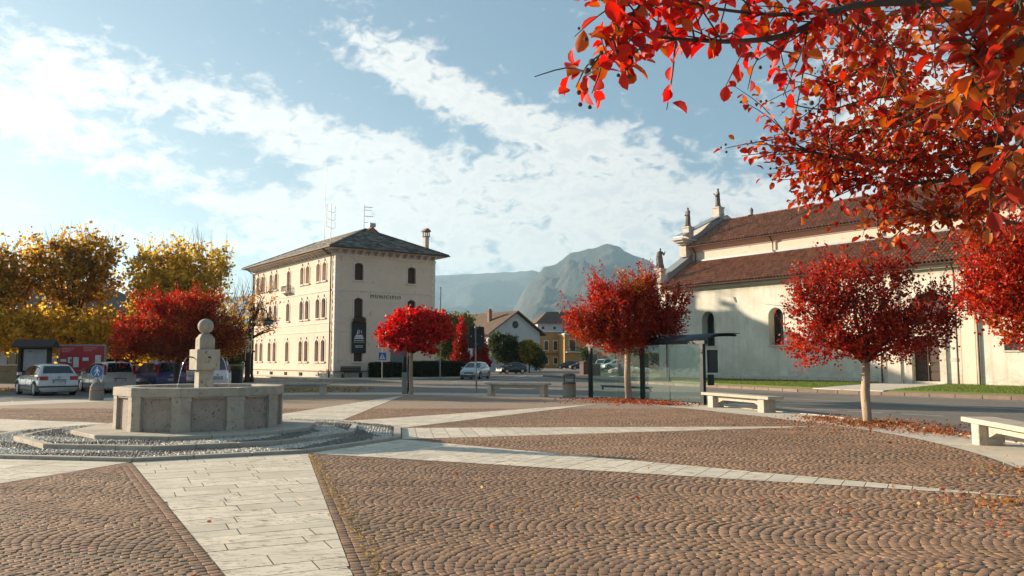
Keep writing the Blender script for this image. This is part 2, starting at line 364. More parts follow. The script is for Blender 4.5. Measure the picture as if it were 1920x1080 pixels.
for (na, tip, tipa) in RAYS:
    a0, a1 = R(na - 18), R(na + 18)
    A = (FC.x + RO * math.cos(a0), FC.y + RO * math.sin(a0)); B = (FC.x + RO * math.cos(a1), FC.y + RO * math.sin(a1))
    T = (FC.x + tip * math.cos(R(tipa)), FC.y + tip * math.sin(R(tipa)))
    ray_tris.append((A, T, B))
    tri = [A, T, B]
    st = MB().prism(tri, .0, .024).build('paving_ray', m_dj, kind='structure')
    n = (math.cos(R(na)), math.sin(R(na))); tg = (-n[1], n[0]); ap = RO * math.cos(R(18))
    if na in (-172, 152, 116): step, ln = .6, 1.6
    else: step, ln = .31, .85
    rr = random.Random(int(na) + 500); d = ap + .01
    while d < tip:
        h = step * rr.uniform(.86, 1.16); s0 = -1.6 - rr.random() * ln
        lo, hi = -3, 3
        while s0 < 3:
            L = ln * rr.uniform(.6, 1.35); g_ = .0045
            q = [(FC.x + n[0] * dd + tg[0] * ss, FC.y + n[1] * dd + tg[1] * ss) for dd, ss in ((d + g_, s0 + g_), (d + h - g_, s0 + g_), (d + h - g_, s0 + L - g_), (d + g_, s0 + L - g_))]
            ar = (q[1][0] - q[0][0]) * (q[2][1] - q[0][1]) - (q[1][1] - q[0][1]) * (q[2][0] - q[0][0])
            if ar < 0: q = q[::-1]
            for (e0, e1) in ((A, T), (T, B)):
                # interior side
                cx, cy = (A[0] + B[0] + T[0]) / 3, (A[1] + B[1] + T[1]) / 3
                sgn = (e1[0] - e0[0]) * (cy - e0[1]) - (e1[1] - e0[1]) * (cx - e0[0])
                q = clip_poly(q, e0, e1) if sgn > 0 else clip_poly(q, e1, e0)
                if len(q) < 3: break
            if len(q) >= 3:
                area = abs(sum(q[i][0] * q[(i + 1) % len(q)][1] - q[(i + 1) % len(q)][0] * q[i][1] for i in range(len(q)))) / 2
                if area > .008:
                    c = (sum(p[0] for p in q) / len(q), sum(p[1] for p in q) / len(q))
                    zt = .0400 + rr.uniform(-.0008, .0010); e = .0008
                    inner = []
                    for p in q:
                        dx, dy = c[0] - p[0], c[1] - p[1]; l_ = math.hypot(dx, dy) or 1; inner.append((p[0] + dx / l_ * e, p[1] + dy / l_ * e))
                    mb = MB(); mb.loft([[(p[0] - c[0], p[1] - c[1], .012) for p in q], [(p[0] - c[0], p[1] - c[1], zt - .004) for p in q], [(p[0] - c[0], p[1] - c[1], zt) for p in inner]])
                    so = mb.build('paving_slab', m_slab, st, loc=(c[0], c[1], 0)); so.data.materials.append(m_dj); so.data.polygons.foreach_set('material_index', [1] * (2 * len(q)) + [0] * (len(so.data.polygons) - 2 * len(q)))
            s0 += L
        d += h

# ---- porphyry cobbles laid in segmental arcs
m_cob = tinted('porphyry_cobble', 0.82, 1.0, 0.5, 70, 0.35, .2)
def inside_tri(P, tri, grow):
    A, T, B = [np.array(x) for x in tri]; c = (A + T + B) / 3; ok = np.ones(len(P), bool)
    for e0, e1 in ((A, T), (T, B), (B, A)):
        d = e1 - e0; s = d[0] * (P[:, 1] - e0[1]) - d[1] * (P[:, 0] - e0[0]); sc_ = d[0] * (c[1] - e0[1]) - d[1] * (c[0] - e0[0])
        ok &= (s * np.sign(sc_)) > -grow * np.hypot(*d)
    return ok
def cobbles():
    Wc, pitch, rot = 1.30, .090, R(77.4)
    ca, sa = math.cos(rot), math.sin(rot)
    pts = []; 
    for ci in range(-14, 30):
        x0 = ci * Wc; par = .5 * (ci % 2)
        nst = 15
        for ri in range(-300, 330):
            base = ri * pitch + RNG.uniform(-.006, .006)
            k = np.arange(nst) + .5 + RNG.uniform(-.10, .10, nst); tt = k / nst * 2 - 1
            ang = tt * R(52) + RNG.normal(0, .012, nst); Rr = Wc / 2 / math.sin(R(52))
            lx = x0 + Rr * np.sin(ang); ly = base + Rr * (np.cos(ang) - 1) + RNG.uniform(-.004, .004, nst)
            lx = lx + .09 * np.sin(ly * 1.9 + lx * .9 + ci); ly = ly + .10 * np.sin(lx * 2.3 + ly * .7) + RNG.normal(0, .005, nst); gx = lx * ca - ly * sa; gy = lx * sa + ly * ca
            pts.append(np.stack([gx, gy, -ang + rot, np.cos(ang)], 1))
    P = np.concatenate(pts); x, y = P[:, 0], P[:, 1]
    keep = (y > .6) & (y < 27) & (np.abs(x) < .70 * y + 4.0)
    P = P[keep]; x, y = P[:, 0], P[:, 1]
    ang = np.degrees(np.arctan2(y - FC.y, x - FC.x)); rr_ = np.hypot(x - FC.x, y - FC.y)
    lim = np.interp(ang, [a for a, _ in OUT], [r for _, r in OUT])
    keep = (rr_ < lim - .05) & (rr_ > 4.3)
    for tri in ray_tris: keep &= ~inside_tri(P[:, :2], tri, .185)
    P = P[keep]; ex = []
    for ti, (A, T, B) in enumerate(ray_tris):     # two straight courses of setts along every slab path
        c = ((A[0] + B[0] + T[0]) / 3, (A[1] + B[1] + T[1]) / 3)
        for e0 in (A, B):
            d = np.array(T) - np.array(e0); L = np.hypot(*d); d = d / L; nrm_ = np.array([-d[1], d[0]]); nrm_ = nrm_ if np.dot(nrm_, np.array(e0) - np.array(c)) > 0 else -nrm_
            for o_ in (.050, .142):
                k = np.arange(.1, L + .3, .096) + RNG.uniform(-.006, .006, len(np.arange(.1, L + .3, .096))); q = np.array(e0)[None] + d[None] * k[:, None] + nrm_[None] * (o_ + RNG.normal(0, .003, (len(k), 1)))
                r4 = np.concatenate([q, np.full((len(k), 1), math.atan2(d[1], d[0])) + RNG.normal(0, .03, (len(k), 1)), np.ones((len(k), 1))], 1)
                ang_ = np.degrees(np.arctan2(r4[:, 1] - FC.y, r4[:, 0] - FC.x)); rd = np.hypot(r4[:, 0] - FC.x, r4[:, 1] - FC.y); ok = (rd < np.interp(ang_, [a for a, _ in OUT], [r for _, r in OUT]) - .05) & (rd > 4.5) & (r4[:, 1] > .6) & (r4[:, 1] < 27) & (np.abs(r4[:, 0]) < .70 * r4[:, 1] + 4)
                for tj_, tri in enumerate(ray_tris): ok &= ~inside_tri(r4[:, :2], tri, .02 if tj_ == ti else .10)
                ex.append(r4[ok])
    return np.concatenate([P] + ex)
P = cobbles(); NCOB = len(P)
def tint_cob(n):
    pal = np.array([(.275, .16, .095), (.245, .145, .088), (.30, .18, .105), (.21, .13, .09), (.26, .165, .11), (.185, .125, .10), (.32, .20, .115), (.16, .115, .095)])
    pal = pal * .5 + pal.mean(0) * .5
    return pal[RNG.integers(0, len(pal), n)] * RNG.uniform(.85, 1.15, (n, 1)) * np.array([[1.05, .98, .90]])
dist = np.hypot(P[:, 0], P[:, 1]); vis = (np.abs(P[:, 0]) < .63 * P[:, 1]) & (P[:, 1] > 6.05)
order = np.argsort(np.where(vis, dist, 1e9)); single = order[:300]; rest = np.setdiff1d(np.arange(NCOB), single)
Q = P[rest]; n = len(Q)
hw = RNG.uniform(.037, .045, (n, 4)); hd = RNG.uniform(.0395, .0438, (n, 4)) * Q[:, 3:4] ** .8; zt = .037 + RNG.uniform(-.0012, .0018, n); tl = RNG.uniform(-.02, .02, (n, 2))
sx = np.array([-1, 1, 1, -1]); sy = np.array([-1, -1, 1, 1]); V = np.zeros((n, 12, 3))
for lvl, (sc_, zz) in enumerate(((1.0, .016), (1.0, -.0016), (.91, 0))):
    lx = sx * hw * sc_; ly = sy * hd * sc_; c_, s_ = np.cos(Q[:, 2])[:, None], np.sin(Q[:, 2])[:, None]
    V[:, lvl * 4:lvl * 4 + 4, 0] = Q[:, 0:1] + lx * c_ - ly * s_; V[:, lvl * 4:lvl * 4 + 4, 1] = Q[:, 1:2] + lx * s_ + ly * c_
    V[:, lvl * 4:lvl * 4 + 4, 2] = zz if lvl == 0 else (zt[:, None] + zz + (lx * tl[:, 0:1] + ly * tl[:, 1:2]))
fq = []
for l_ in (0, 4):
    for j in range(4): fq.append((l_ + j, l_ + (j + 1) % 4, l_ + 4 + (j + 1) % 4, l_ + 4 + j))
fq.append((8, 9, 10, 11)); fq = np.array(fq)
F = (np.arange(n)[:, None, None] * 12 + fq[None]).reshape(-1, 4)
patch = np.clip(.5 + .5 * np.sin(Q[:, 0] * .7 + 1.3 * np.sin(Q[:, 1] * .45)), 0, 1)[:, None]
tc_ = tint_cob(n) * (0.90 + .2 * patch)
put('cobblestone_field', npmesh('cobblestone_field', V.reshape(-1, 3), F, m_cob, np.repeat(tc_, 12, 0)), paving, kind='stuff')
cm = []
for k in range(14):
    v_ = []; a = [(RNG.uniform(.036, .043), RNG.uniform(.036, .041)) for _ in range(4)]
    for sc_, zz in ((1, .016), (1, .0354), (.91, .037)):
        for j in range(4): v_.append((sx[j] * a[j][0] * sc_, sy[j] * a[j][1] * sc_, zz))
    cm.append(npmesh('cobblestone', np.array(v_), fq, m_cob, np.repeat(tint_cob(1), 12, 0)))
for i, k in enumerate(single):
    o_ = put('cobblestone', cm[random.randrange(14)], paving, (P[k, 0], P[k, 1], RNG.uniform(-.0012, .0012)), P[k, 2]); o_.scale = (1.04, P[k, 3] ** .8 * 1.04, 1)

# cobbles too far to tell apart: one rough sheet beyond the modelled ones
m, t, b, o = newmat('cobble_far'); p = wpos(t); vo = t.node('ShaderNodeTexVoronoi'); vo.inputs['Scale'].default_value = 10; t.l.new(p, vo.inputs['Vector'])
vc = t.mix(t.mapr(vo.outputs['Color'], 0, 1), (.20, .14, .11), (.33, .22, .145)); vc = t.mix(t.mapr(vo.outputs['Distance'], .03, .06, 1, 0), vc, (.15, .12, .08))
gr = t.mapr(t.noise(p, .35, 4, .6), .45, .62, 0, .55); vc = t.mix(gr, vc, (.30, .21, .11))
t.l.new(vc, b.inputs['Base Color']); b.inputs['Roughness'].default_value = .88; bump(t, b, vo.outputs['Distance'], .4, .01); m_cobfar = m
far = [q for q in plaza_pts if q[1] > 25.8]; xs_ = sorted(far)
fp = clip_poly(plaza_pts, (60, 26.6), (-60, 26.6)); a_ = clip_poly(plaza_pts, (-60, 26.6), (60, 26.6))
fp = fp if sum(q[1] for q in fp) / len(fp) > sum(q[1] for q in a_) / len(a_) else a_
MB().prism(fp, .0, .0335).build('far_cobbles', m_cobfar, paving, kind='stuff')

# ---- street markings
def strip(name, pts, w_, z=.004, mat=None):
    mb = MB(); 
    for (a, b_) in zip(pts, pts[1:]):
        a = Vector((*a, 0)); b_ = Vector((*b_, 0)); d = (b_ - a).normalized(); n_ = Vector((-d.y, d.x, 0)) * w_ / 2
        mb.quad(*[(q.x, q.y, z) for q in (a - n_, b_ - n_, b_ + n_, a + n_)])
    return mb.build(name, mat or m_paint, kind='structure')
strip('road_marking', [(24.5, 17.3), (16.93, 27.27), (12.12, 33.96), (6.89, 40.6), (1.6, 47.2)], .13)
for a, b_ in (((8.2, 31.2), (8.7, 29.6)), ((9.3, 28.6), (9.95, 27.4)), ((10.2, 27.05), (10.62, 26.4)), ((10.9, 26.2), (11.55, 25.2)), ((11.98, 24.8), (12.7, 23.8)), ((14.2, 22.4), (15.1, 21.2))):
    strip('road_marking', [a, b_], .12)
strip('road_marking', [(30, 14), (21.0, 31.6), (14.2, 41.0), (9.7, 49.8), (8.2, 56)], .11)
strip('road_patch', [(13.2, 30.6), (20.5, 24.0)], 2.4, .003, m_apron)
strip('road_marking', [(-30, 57.6), (-12, 57.9), (-3, 59.5), (6, 63)], .28)
strip('road_marking', [(-4.6, 61.5), (-1.4, 72.0), (4.0, 86)], .35)
strip('road_marking', [(-2.2, 60.6), (0.5, 70.0), (5.5, 84)], .25)
for k in range(9):      # zebra crossing over the far street
    x = .6 + k * 1.55; strip('road_marking', [(x - .2, 78.2 + .2 * k), (x + .7, 83.2 + .2 * k)], .62)
for k in range(7):      # zebra crossing at the left by the parked cars
    strip('road_marking', [(-27 + k * .75 - .5, 33.2), (-25.2 + k * .75, 37.2)], .38)
# pavements of the far side
def sidewalk(name, pts, z, mat, kerbs=None, kmat=None):
    o_ = MB().prism(pts, -.05, z).build(name, mat, kind='structure')
    if kerbs:
        for (a, b_) in zip(kerbs, kerbs[1:]):
            a = Vector((*a, 0)); b_ = Vector((*b_, 0)); d = (b_ - a); L = d.length; d.normalize(); nn = max(1, round(L / 1.1))
            for k in range(nn):
                key = (round(L / nn, 2), name)
                if key not in kmesh: kmesh[key] = MB().cbox(.006, key[0] - .006, -.16, .0, -.1, z + .02, .02).mesh('kerb_stone', kmat or m_kerb)
                q = a + d * (L * k / nn); put('kerb_stone', kmesh[key], o_, (q.x, q.y, 0), math.atan2(d.y, d.x))
    return o_
mc = Vector((-15.42, 69.46, 0))
def ML(x, y): q = mc + Vv * x + U * y; return (q.x, q.y)      # town hall axes
sidewalk('sidewalk', [ML(-2.6, -3.4), ML(13, -3.4), ML(13, 24), ML(-2.6, 24)], .12, m_conc, [ML(-2.6, 24), ML(-2.6, -3.4), ML(13, -3.4)], m_travertine)
cc = Vector((12.76, 67.58, 0))
def CLp(s, d): q = cc - U * s + Vv * d; return (q.x, q.y)     # church axes: s along the nave towards us, d into the building
# church side: kerb line follows the street
kl = [(3.2, 80), (6.8, 66), (8.3, 58.5), (10.22, 53.2), (14.91, 41.73), (20.76, 33.42), (29, 22)]
vergepoly = kl + [CLp(45, -.2), CLp(-6, -.2), (9, 86)]
sidewalk('church_pavement', vergepoly, .13, stone('porphyry_paving', (.25, .185, .14), (.31, .23, .17), 2, .9, (.15, .12, .08), .05, .5, 30), kl, m_kerb)
lw = MB(); n_ = 40
lawn_in = [(9.6, 63.5), (11.2, 57.0), (12.9, 50.6), (17.4, 41.4), (22.55, 34.0), (30.5, 23.2)]
def lawn(front, s0, s1, label):
    pts = front + [CLp(s1, -.15), CLp(s0, -.15)]
    return MB().prism(pts, .0, .19).build('lawn', m_lawn, kind='structure')
lawn([(10.6, 61.5), (11.3, 57.0), (12.9, 50.6), (16.3, 43.3)], -.5, 18.9, '')
lawn([(18.55, 39.7), (22.55, 34.0), (30.5, 23.2)], 23.0, 45, '')
MB().prism([(15.9, 42.6), (16.4, 43.5), CLp(18.9, -.1), CLp(23.0, -.1), (18.4, 39.7), (17.9, 38.9)], .0, .17).build('church_path', m_conc, kind='structure')
# grass blades
def blades(name, polyf, n, h0, h1, w0, label=None, z=.18, pal=((.10, .17, .02), (.15, .20, .03), (.19, .20, .045), (.07, .12, .02))):
    A_ = polyf(n); n = len(A_); th = RNG.uniform(0, 2 * PI, n); h = RNG.uniform(h0, h1, n); lean = RNG.uniform(-.5, .5, (n, 2)) * h[:, None]
    V = np.zeros((n, 3, 3)); V[:, 0, :2] = A_ + np.stack([np.cos(th), np.sin(th)], 1) * w0; V[:, 1, :2] = A_ - np.stack([np.cos(th), np.sin(th)], 1) * w0; V[:, 2, :2] = A_ + lean
    V[:, :2, 2] = z; V[:, 2, 2] = z + h; T_ = np.array(pal)[RNG.integers(0, len(pal), n)] * RNG.uniform(.8, 1.2, (n, 1))
    o_ = put(name, npmesh(name, V.reshape(-1, 3), np.arange(n * 3).reshape(-1, 3), m_grass, np.repeat(T_, 3, 0)), kind='stuff')
    o_['category'] = 'grass'; o_['label'] = label; return o_
m_grass = leafmat('grass_blade', .3, .7)
def samp_quad(a, b_, c, d):
    a, b_, c, d = [np.array(x) for x in (a, b_, c, d)]
    def f(n): u_, v_ = RNG.random((n, 1)), RNG.random((n, 1)); return (a * (1 - u_) + b_ * u_) * (1 - v_) + (d * (1 - u_) + c * u_) * v_
    return f
def multi(fs):
    def f(n): return np.concatenate([g_(int(n * w_)) for g_, w_ in fs])
    return f
blades('grass', multi([(samp_quad((10.8, 61), (12.9, 50.6), CLp(14, -.2), CLp(1, -.2)), .6), (samp_quad((12.9, 50.6), (16.2, 43.4), CLp(18.8, -.2), CLp(14, -.2)), .4)]), 26000, .05, .12, .012, 'mown green lawn along the foot of the church wall, left of the paved path')
blades('grass', samp_quad((18.7, 39.6), (26.5, 28.5), CLp(37, -.2), CLp(23.2, -.2)), 20000, .05, .12, .010, 'mown green lawn by the church wall, right of the paved path to the door')
# ---- mountains: three ranges, each a real relief at its own distance
def fbm(x, y, oct_=6, seed=0, ridged=False):
    r_ = np.random.default_rng(seed); out = np.zeros_like(x); amp, fr = 1.0, 1.0
    for o_ in range(oct_):
        tab = r_.random((64, 64)); a_ = r_.uniform(0, 6.28); xx = (x * math.cos(a_) - y * math.sin(a_)) * fr; yy = (x * math.sin(a_) + y * math.cos(a_)) * fr
        xi, yi = np.floor(xx).astype(int), np.floor(yy).astype(int); fx, fy = xx - xi, yy - yi; fx = fx * fx * (3 - 2 * fx); fy = fy * fy * (3 - 2 * fy)
        v00, v10, v01, v11 = tab[xi % 64, yi % 64], tab[(xi + 1) % 64, yi % 64], tab[xi % 64, (yi + 1) % 64], tab[(xi + 1) % 64, (yi + 1) % 64]
        v_ = (v00 * (1 - fx) + v10 * fx) * (1 - fy) + (v01 * (1 - fx) + v11 * fx) * fy
        out += amp * ((1 - np.abs(2 * v_ - 1)) if ridged else v_ - .5); amp *= .5; fr *= 2.05
    return out
def range_(name, D, prof, seed, mat, front=.42, span=(-40, 40), rough=1.0, na=420, nr=90):
    az_ = np.linspace(span[0], span[1], na); ys = np.concatenate([np.linspace(0, 1, nr), 1 + np.linspace(.04, 1, 20)])
    A_, Yy = np.meshgrid(az_, ys, indexing='ij'); H_ = np.interp(A_, [p[0] for p in prof], [p[1] for p in prof]) * D
    depth = np.where(Yy <= 1, D * (1 - front + front * Yy), D * (1 + .3 * (Yy - 1)))
    X, Yc = depth * np.sin(np.radians(A_)), depth * np.cos(np.radians(A_))
    sh = np.where(Yy <= 1, Yy ** 1.35, np.maximum(0, 1 - (Yy - 1)))
    rn = fbm(X / 620, Yc / 620, 7, seed, True) - 1.05; env = np.sin(np.pi * np.clip(Yy, 0, 1)) ** .7 * (Yy <= 1)
    jag = (fbm(X / 260, Yc / 260, 5, seed + 5, True) - 1.0)
    rn2_ = fbm(X / 210, Yc / 210, 6, seed + 2, True) - 1.0; Z = H_ * (sh + .34 * rn * env * rough + .10 * rn2_ * env * rough) + H_ * .045 * jag * np.clip(sh, 0, 1) ** 3 * rough
    V = np.stack([X, Yc, Z * 1.0 - 4], -1).reshape(-1, 3); nn = len(ys)
    idx = (np.arange(na - 1)[:, None] * nn + np.arange(nn - 1)[None]).ravel(); F = np.stack([idx, idx + nn, idx + nn + 1, idx + 1], 1)
    put(name, npmesh(name, V, F, mat, None, True), kind='structure')
def mtn(name, c1, c2, c3, sc_):
    m, t, b, o = newmat(name); p = wpos(t); f = t.noise(p, sc_, 8, .65); c = t.mix(t.mapr(f, .38, .62), c1, c2)
    gn = t.node('ShaderNodeNewGeometry'); sp = t.node('ShaderNodeSeparateXYZ'); t.l.new(gn.outputs['Normal'], sp.inputs[0])
    c = t.mix(t.mapr(sp.outputs[2], .72, .5, 0, .8), c, c3); t.l.new(c, b.inputs['Base Color']); b.inputs['Roughness'].default_value = .95
    bump(t, b, t.noise(p, sc_ * 6, 8, .7), .9, 25); return m
m_mtn = mtn('mountain_forest', (.014, .024, .014), (.038, .036, .020), (.062, .058, .052), .006)
MAIN = [(-24, .0), (-9, .004), (-4, .02), (-1.2, .040), (0.0, .060), (0.77, .085), (1.5, .1001), (2.31, .1162), (3.15, .1195), (3.8, .1275), (4.23, .1321), (5.26, .1367), (6.0, .141), (6.52, .1437), (7.21, .1450), (7.74, .1420), (8.15, .1335), (8.78, .1300), (9.6, .124), (10.05, .1178), (11.37, .1014), (12.82, .0845), (16.36, .0542), (22, .035), (40, .02)]
range_('mountain', 5200, MAIN, 3, m_mtn, .46, (-24, 40), .8)
range_('far_mountain', 7600, [(-60, .02), (-30, .05), (-20.5, .0717), (-13.55, .0875), (-9, .099), (-5.55, .104), (-2.3, .1088), (1.5, .1115), (5.36, .0963), (12, .08), (25, .09), (60, .05)], 21, m_mtn, .3, (-60, 60), .5, 300, 60)
range_('foothill', 3400, [(-14, 0), (-5, .004), (-1.14, .0232), (1.76, .0515), (3.82, .0660), (5.54, .078), (7.62, .0859), (9.88, .0953), (12.84, .1009), (16.41, .0863), (40, .03)], 9, m_mtn, .5, (-14, 40), 1.0)
# ---- air
m, t, b, o = newmat('air_haze'); t.n.remove(b)
pv = t.node('ShaderNodeVolumePrincipled'); pv.inputs['Color'].default_value = (.50, .78, 1.0, 1); pv.inputs['Density'].default_value = 0.85e-4; pv.inputs['Anisotropy'].default_value = .35
t.l.new(pv.outputs[0], o.inputs['Volume'])
MB().box(-9100, 9100, -3100, 10500, -1.2, 900).build('haze', m, kind='stuff')
# ------------------------------------------------------------------ fountain
m_fst = stone('fountain_limestone', (0.44, 0.385, 0.31), (0.33, 0.285, 0.23), 4, .85, (.17, .135, .11), .05, .45, 45, .05)
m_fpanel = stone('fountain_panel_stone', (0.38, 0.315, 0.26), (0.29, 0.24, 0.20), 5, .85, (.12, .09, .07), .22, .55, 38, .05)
m_fslab = stone('fountain_step_stone', (0.48, 0.42, 0.335), (0.38, 0.33, 0.265), 3, .85, (.25, .21, .17), .05, .4, 50, .08)
m_brass = flat('spout_metal', (.05, .045, .04), .4, .9)
m_water = glassmat('water', (.55, .62, .6), .55, .03)
m_jet = newmat('water_jet'); m_jet[2].inputs['Base Color'].default_value = (.9, .92, .95, 1); m_jet[2].inputs['Roughness'].default_value = .15; m_jet = m_jet[0]
FROT = -10
def dec(Rr, i): a = R(-118 + 36 * i); return (Rr * math.cos(a), Rr * math.sin(a))
ft = thing('fountain', 'round many-sided pale stone fountain with a column topped by a stone ball and water jets', 'fountain', (FC.x, FC.y, 0))
def kerb_ring(Ro, wd, z0, z1, nper, mat, nm):
    for i in range(10):
        A = Vector((*dec(Ro, i), 0)); B = Vector((*dec(Ro, i + 1), 0)); Ai = Vector((*dec(Ro - wd, i), 0)); Bi = Vector((*dec(Ro - wd, i + 1), 0))
        for k in range(nper):
            f0, f1 = k / nper, (k + 1) / nper; e = .003
            q = [A.lerp(B, f0 + e), A.lerp(B, f1 - e), Ai.lerp(Bi, f1 - e), Ai.lerp(Bi, f0 + e)]
            c = sum(q, Vector()) / 4; inn = [c + (p - c) * .985 for p in q]
            inn = [p + (c - p).normalized() * .008 for p in q]
            MB().loft([[(p.x, p.y, z0) for p in q], [(p.x, p.y, z1 - .01) for p in q], [(p.x, p.y, z1) for p in inn]]).build(nm, mat, ft)
kerb_ring(4.45, .16, -.05, .095, 3, m_fslab, 'kerb_stone')
kerb_ring(3.42, .14, .02, .175, 3, m_fslab, 'kerb_stone')
def deca(Rr): return [dec(Rr, i) for i in range(10)]
MB().prism(deca(4.32), -.02, .078).build('pebble_bed', stone('pebble_mortar', (.22, .20, .17), (.16, .145, .125), 9, .95), ft)
MB().prism(deca(3.31), -.01, .158).build('pebble_bed', bpy.data.materials['pebble_mortar'], ft)
# step slabs under the basin
for i in range(10):
    A, B, Ai, Bi = [Vector((*p, 0)) for p in (dec(2.45, i), dec(2.45, i + 1), dec(1.2, i), dec(1.2, i + 1))]
    for f0, f1 in ((0, .5), (.5, 1)):
        e = .004; q = [A.lerp(B, f0 + e), A.lerp(B, f1 - e), Ai.lerp(Bi, f1 - e), Ai.lerp(Bi, f0 + e)]; c = sum(q, Vector()) / 4
        MB().loft([[(p.x, p.y, .05) for p in q], [(p.x, p.y, .24) for p in q], [(*(p + (c - p).normalized() * .012).xy, .25) for p in q]]).build('step_slab', m_fslab, ft)
MB().prism(deca(1.25), .05, .246).build('basin_floor', m_fst, ft)
# cobbled pebbles, white and dark patches
def pebbles(r0, r1, z, n):
    a = RNG.uniform(-PI, PI, n * 2); r = np.sqrt(RNG.uniform(r0 ** 2, r1 ** 2, n * 2)); x, y = r * np.cos(a), r * np.sin(a)
    # keep inside decagon rings
    ph = (np.degrees(a) + 118) % 36 - 18; ap = r * np.cos(np.radians(ph)); c18 = math.cos(R(18))
    ok = (ap > r0 * c18 + .03) & (ap < r1 * c18 - .02); x, y, a = x[ok][:n], y[ok][:n], a[ok][:n]
    return x, y, a
def grid_pebbles(r0, r1, z):
    out = []; c18 = math.cos(R(18))
    for i in range(10):
        na = R(-100 + 36 * i); nx, ny = math.cos(na), math.sin(na); tx, ty = -ny, nx; d = r0 * c18 + .045; row = 0
        while d < r1 * c18 - .02:
            hwid = d * math.tan(R(18)); k = np.arange(-hwid + .02 + .03 * (row % 2), hwid - .01, .058); k = k + RNG.uniform(-.012, .012, len(k)); dd = d + RNG.uniform(-.012, .012, len(k))
            out.append(np.stack([nx * dd + tx * k, ny * dd + ty * k, np.full(len(k), na), dd, k], 1)); d += .064; row += 1
    return np.concatenate(out)
Pv, Pf, Pt = [], [], []
for (r0, r1, z) in ((3.43, 4.30, .078), (2.45, 3.29, .158)):
    G_ = grid_pebbles(r0, r1, z); n = len(G_)
    s = RNG.uniform(.024, .034, n); l = s * RNG.uniform(1.15, 1.7, n); ro = G_[:, 2] + RNG.uniform(-.9, .9, n) + .7; hgt = RNG.uniform(.022, .04, n)
    rings = [(1.0, 0.0), (.92, .45), (.55, .88)]; V = np.zeros((n, 19, 3)); m6 = np.arange(6) * PI / 3
    for ri, (rs, hh) in enumerate(rings):
        lx = np.cos(m6)[None] * l[:, None] * rs; ly = np.sin(m6)[None] * s[:, None] * rs
        V[:, ri * 6:ri * 6 + 6, 0] = G_[:, 0:1] + lx * np.cos(ro)[:, None] - ly * np.sin(ro)[:, None]
        V[:, ri * 6:ri * 6 + 6, 1] = G_[:, 1:2] + lx * np.sin(ro)[:, None] + ly * np.cos(ro)[:, None]; V[:, ri * 6:ri * 6 + 6, 2] = z - .004 + hh * hgt[:, None]
    V[:, 18, 0], V[:, 18, 1], V[:, 18, 2] = G_[:, 0], G_[:, 1], z + hgt
    fs = []
    for ri in (0, 6):
        for j in range(6): a_, b_ = ri + j, ri + (j + 1) % 6; fs += [(a_, b_, b_ + 6), (a_, b_ + 6, a_ + 6)]
    for j in range(6): fs.append((12 + j, 12 + (j + 1) % 6, 18))
    o0 = sum(len(v) for v in Pv); Pv.append(V.reshape(-1, 3)); Pf.append((np.arange(n)[:, None, None] * 19 + np.array(fs)[None]).reshape(-1, 3) + o0)
    wave = np.sin(G_[:, 3] * 5.2 + np.degrees(np.arctan2(G_[:, 1], G_[:, 0])) * .10) + RNG.uniform(-.25, .25, n)
    white = wave > -.05
    col = np.where(white[:, None], np.array([[.56, .50, .42]]), np.array([[.20, .165, .13]])) * RNG.uniform(.65, 1.2, (n, 1)) * np.array([[1, 1, 1]]) + RNG.uniform(-.02, .02, (n, 3))
    Pt.append(np.repeat(np.clip(col, .03, .8), 19, 0))
m_peb = tinted('river_pebble', .65, 1.0, .15, 60, .4)
put('pebbles', npmesh('pebbles', np.concatenate(Pv), np.concatenate(Pf), m_peb, np.concatenate(Pt)), ft, kind='stuff')
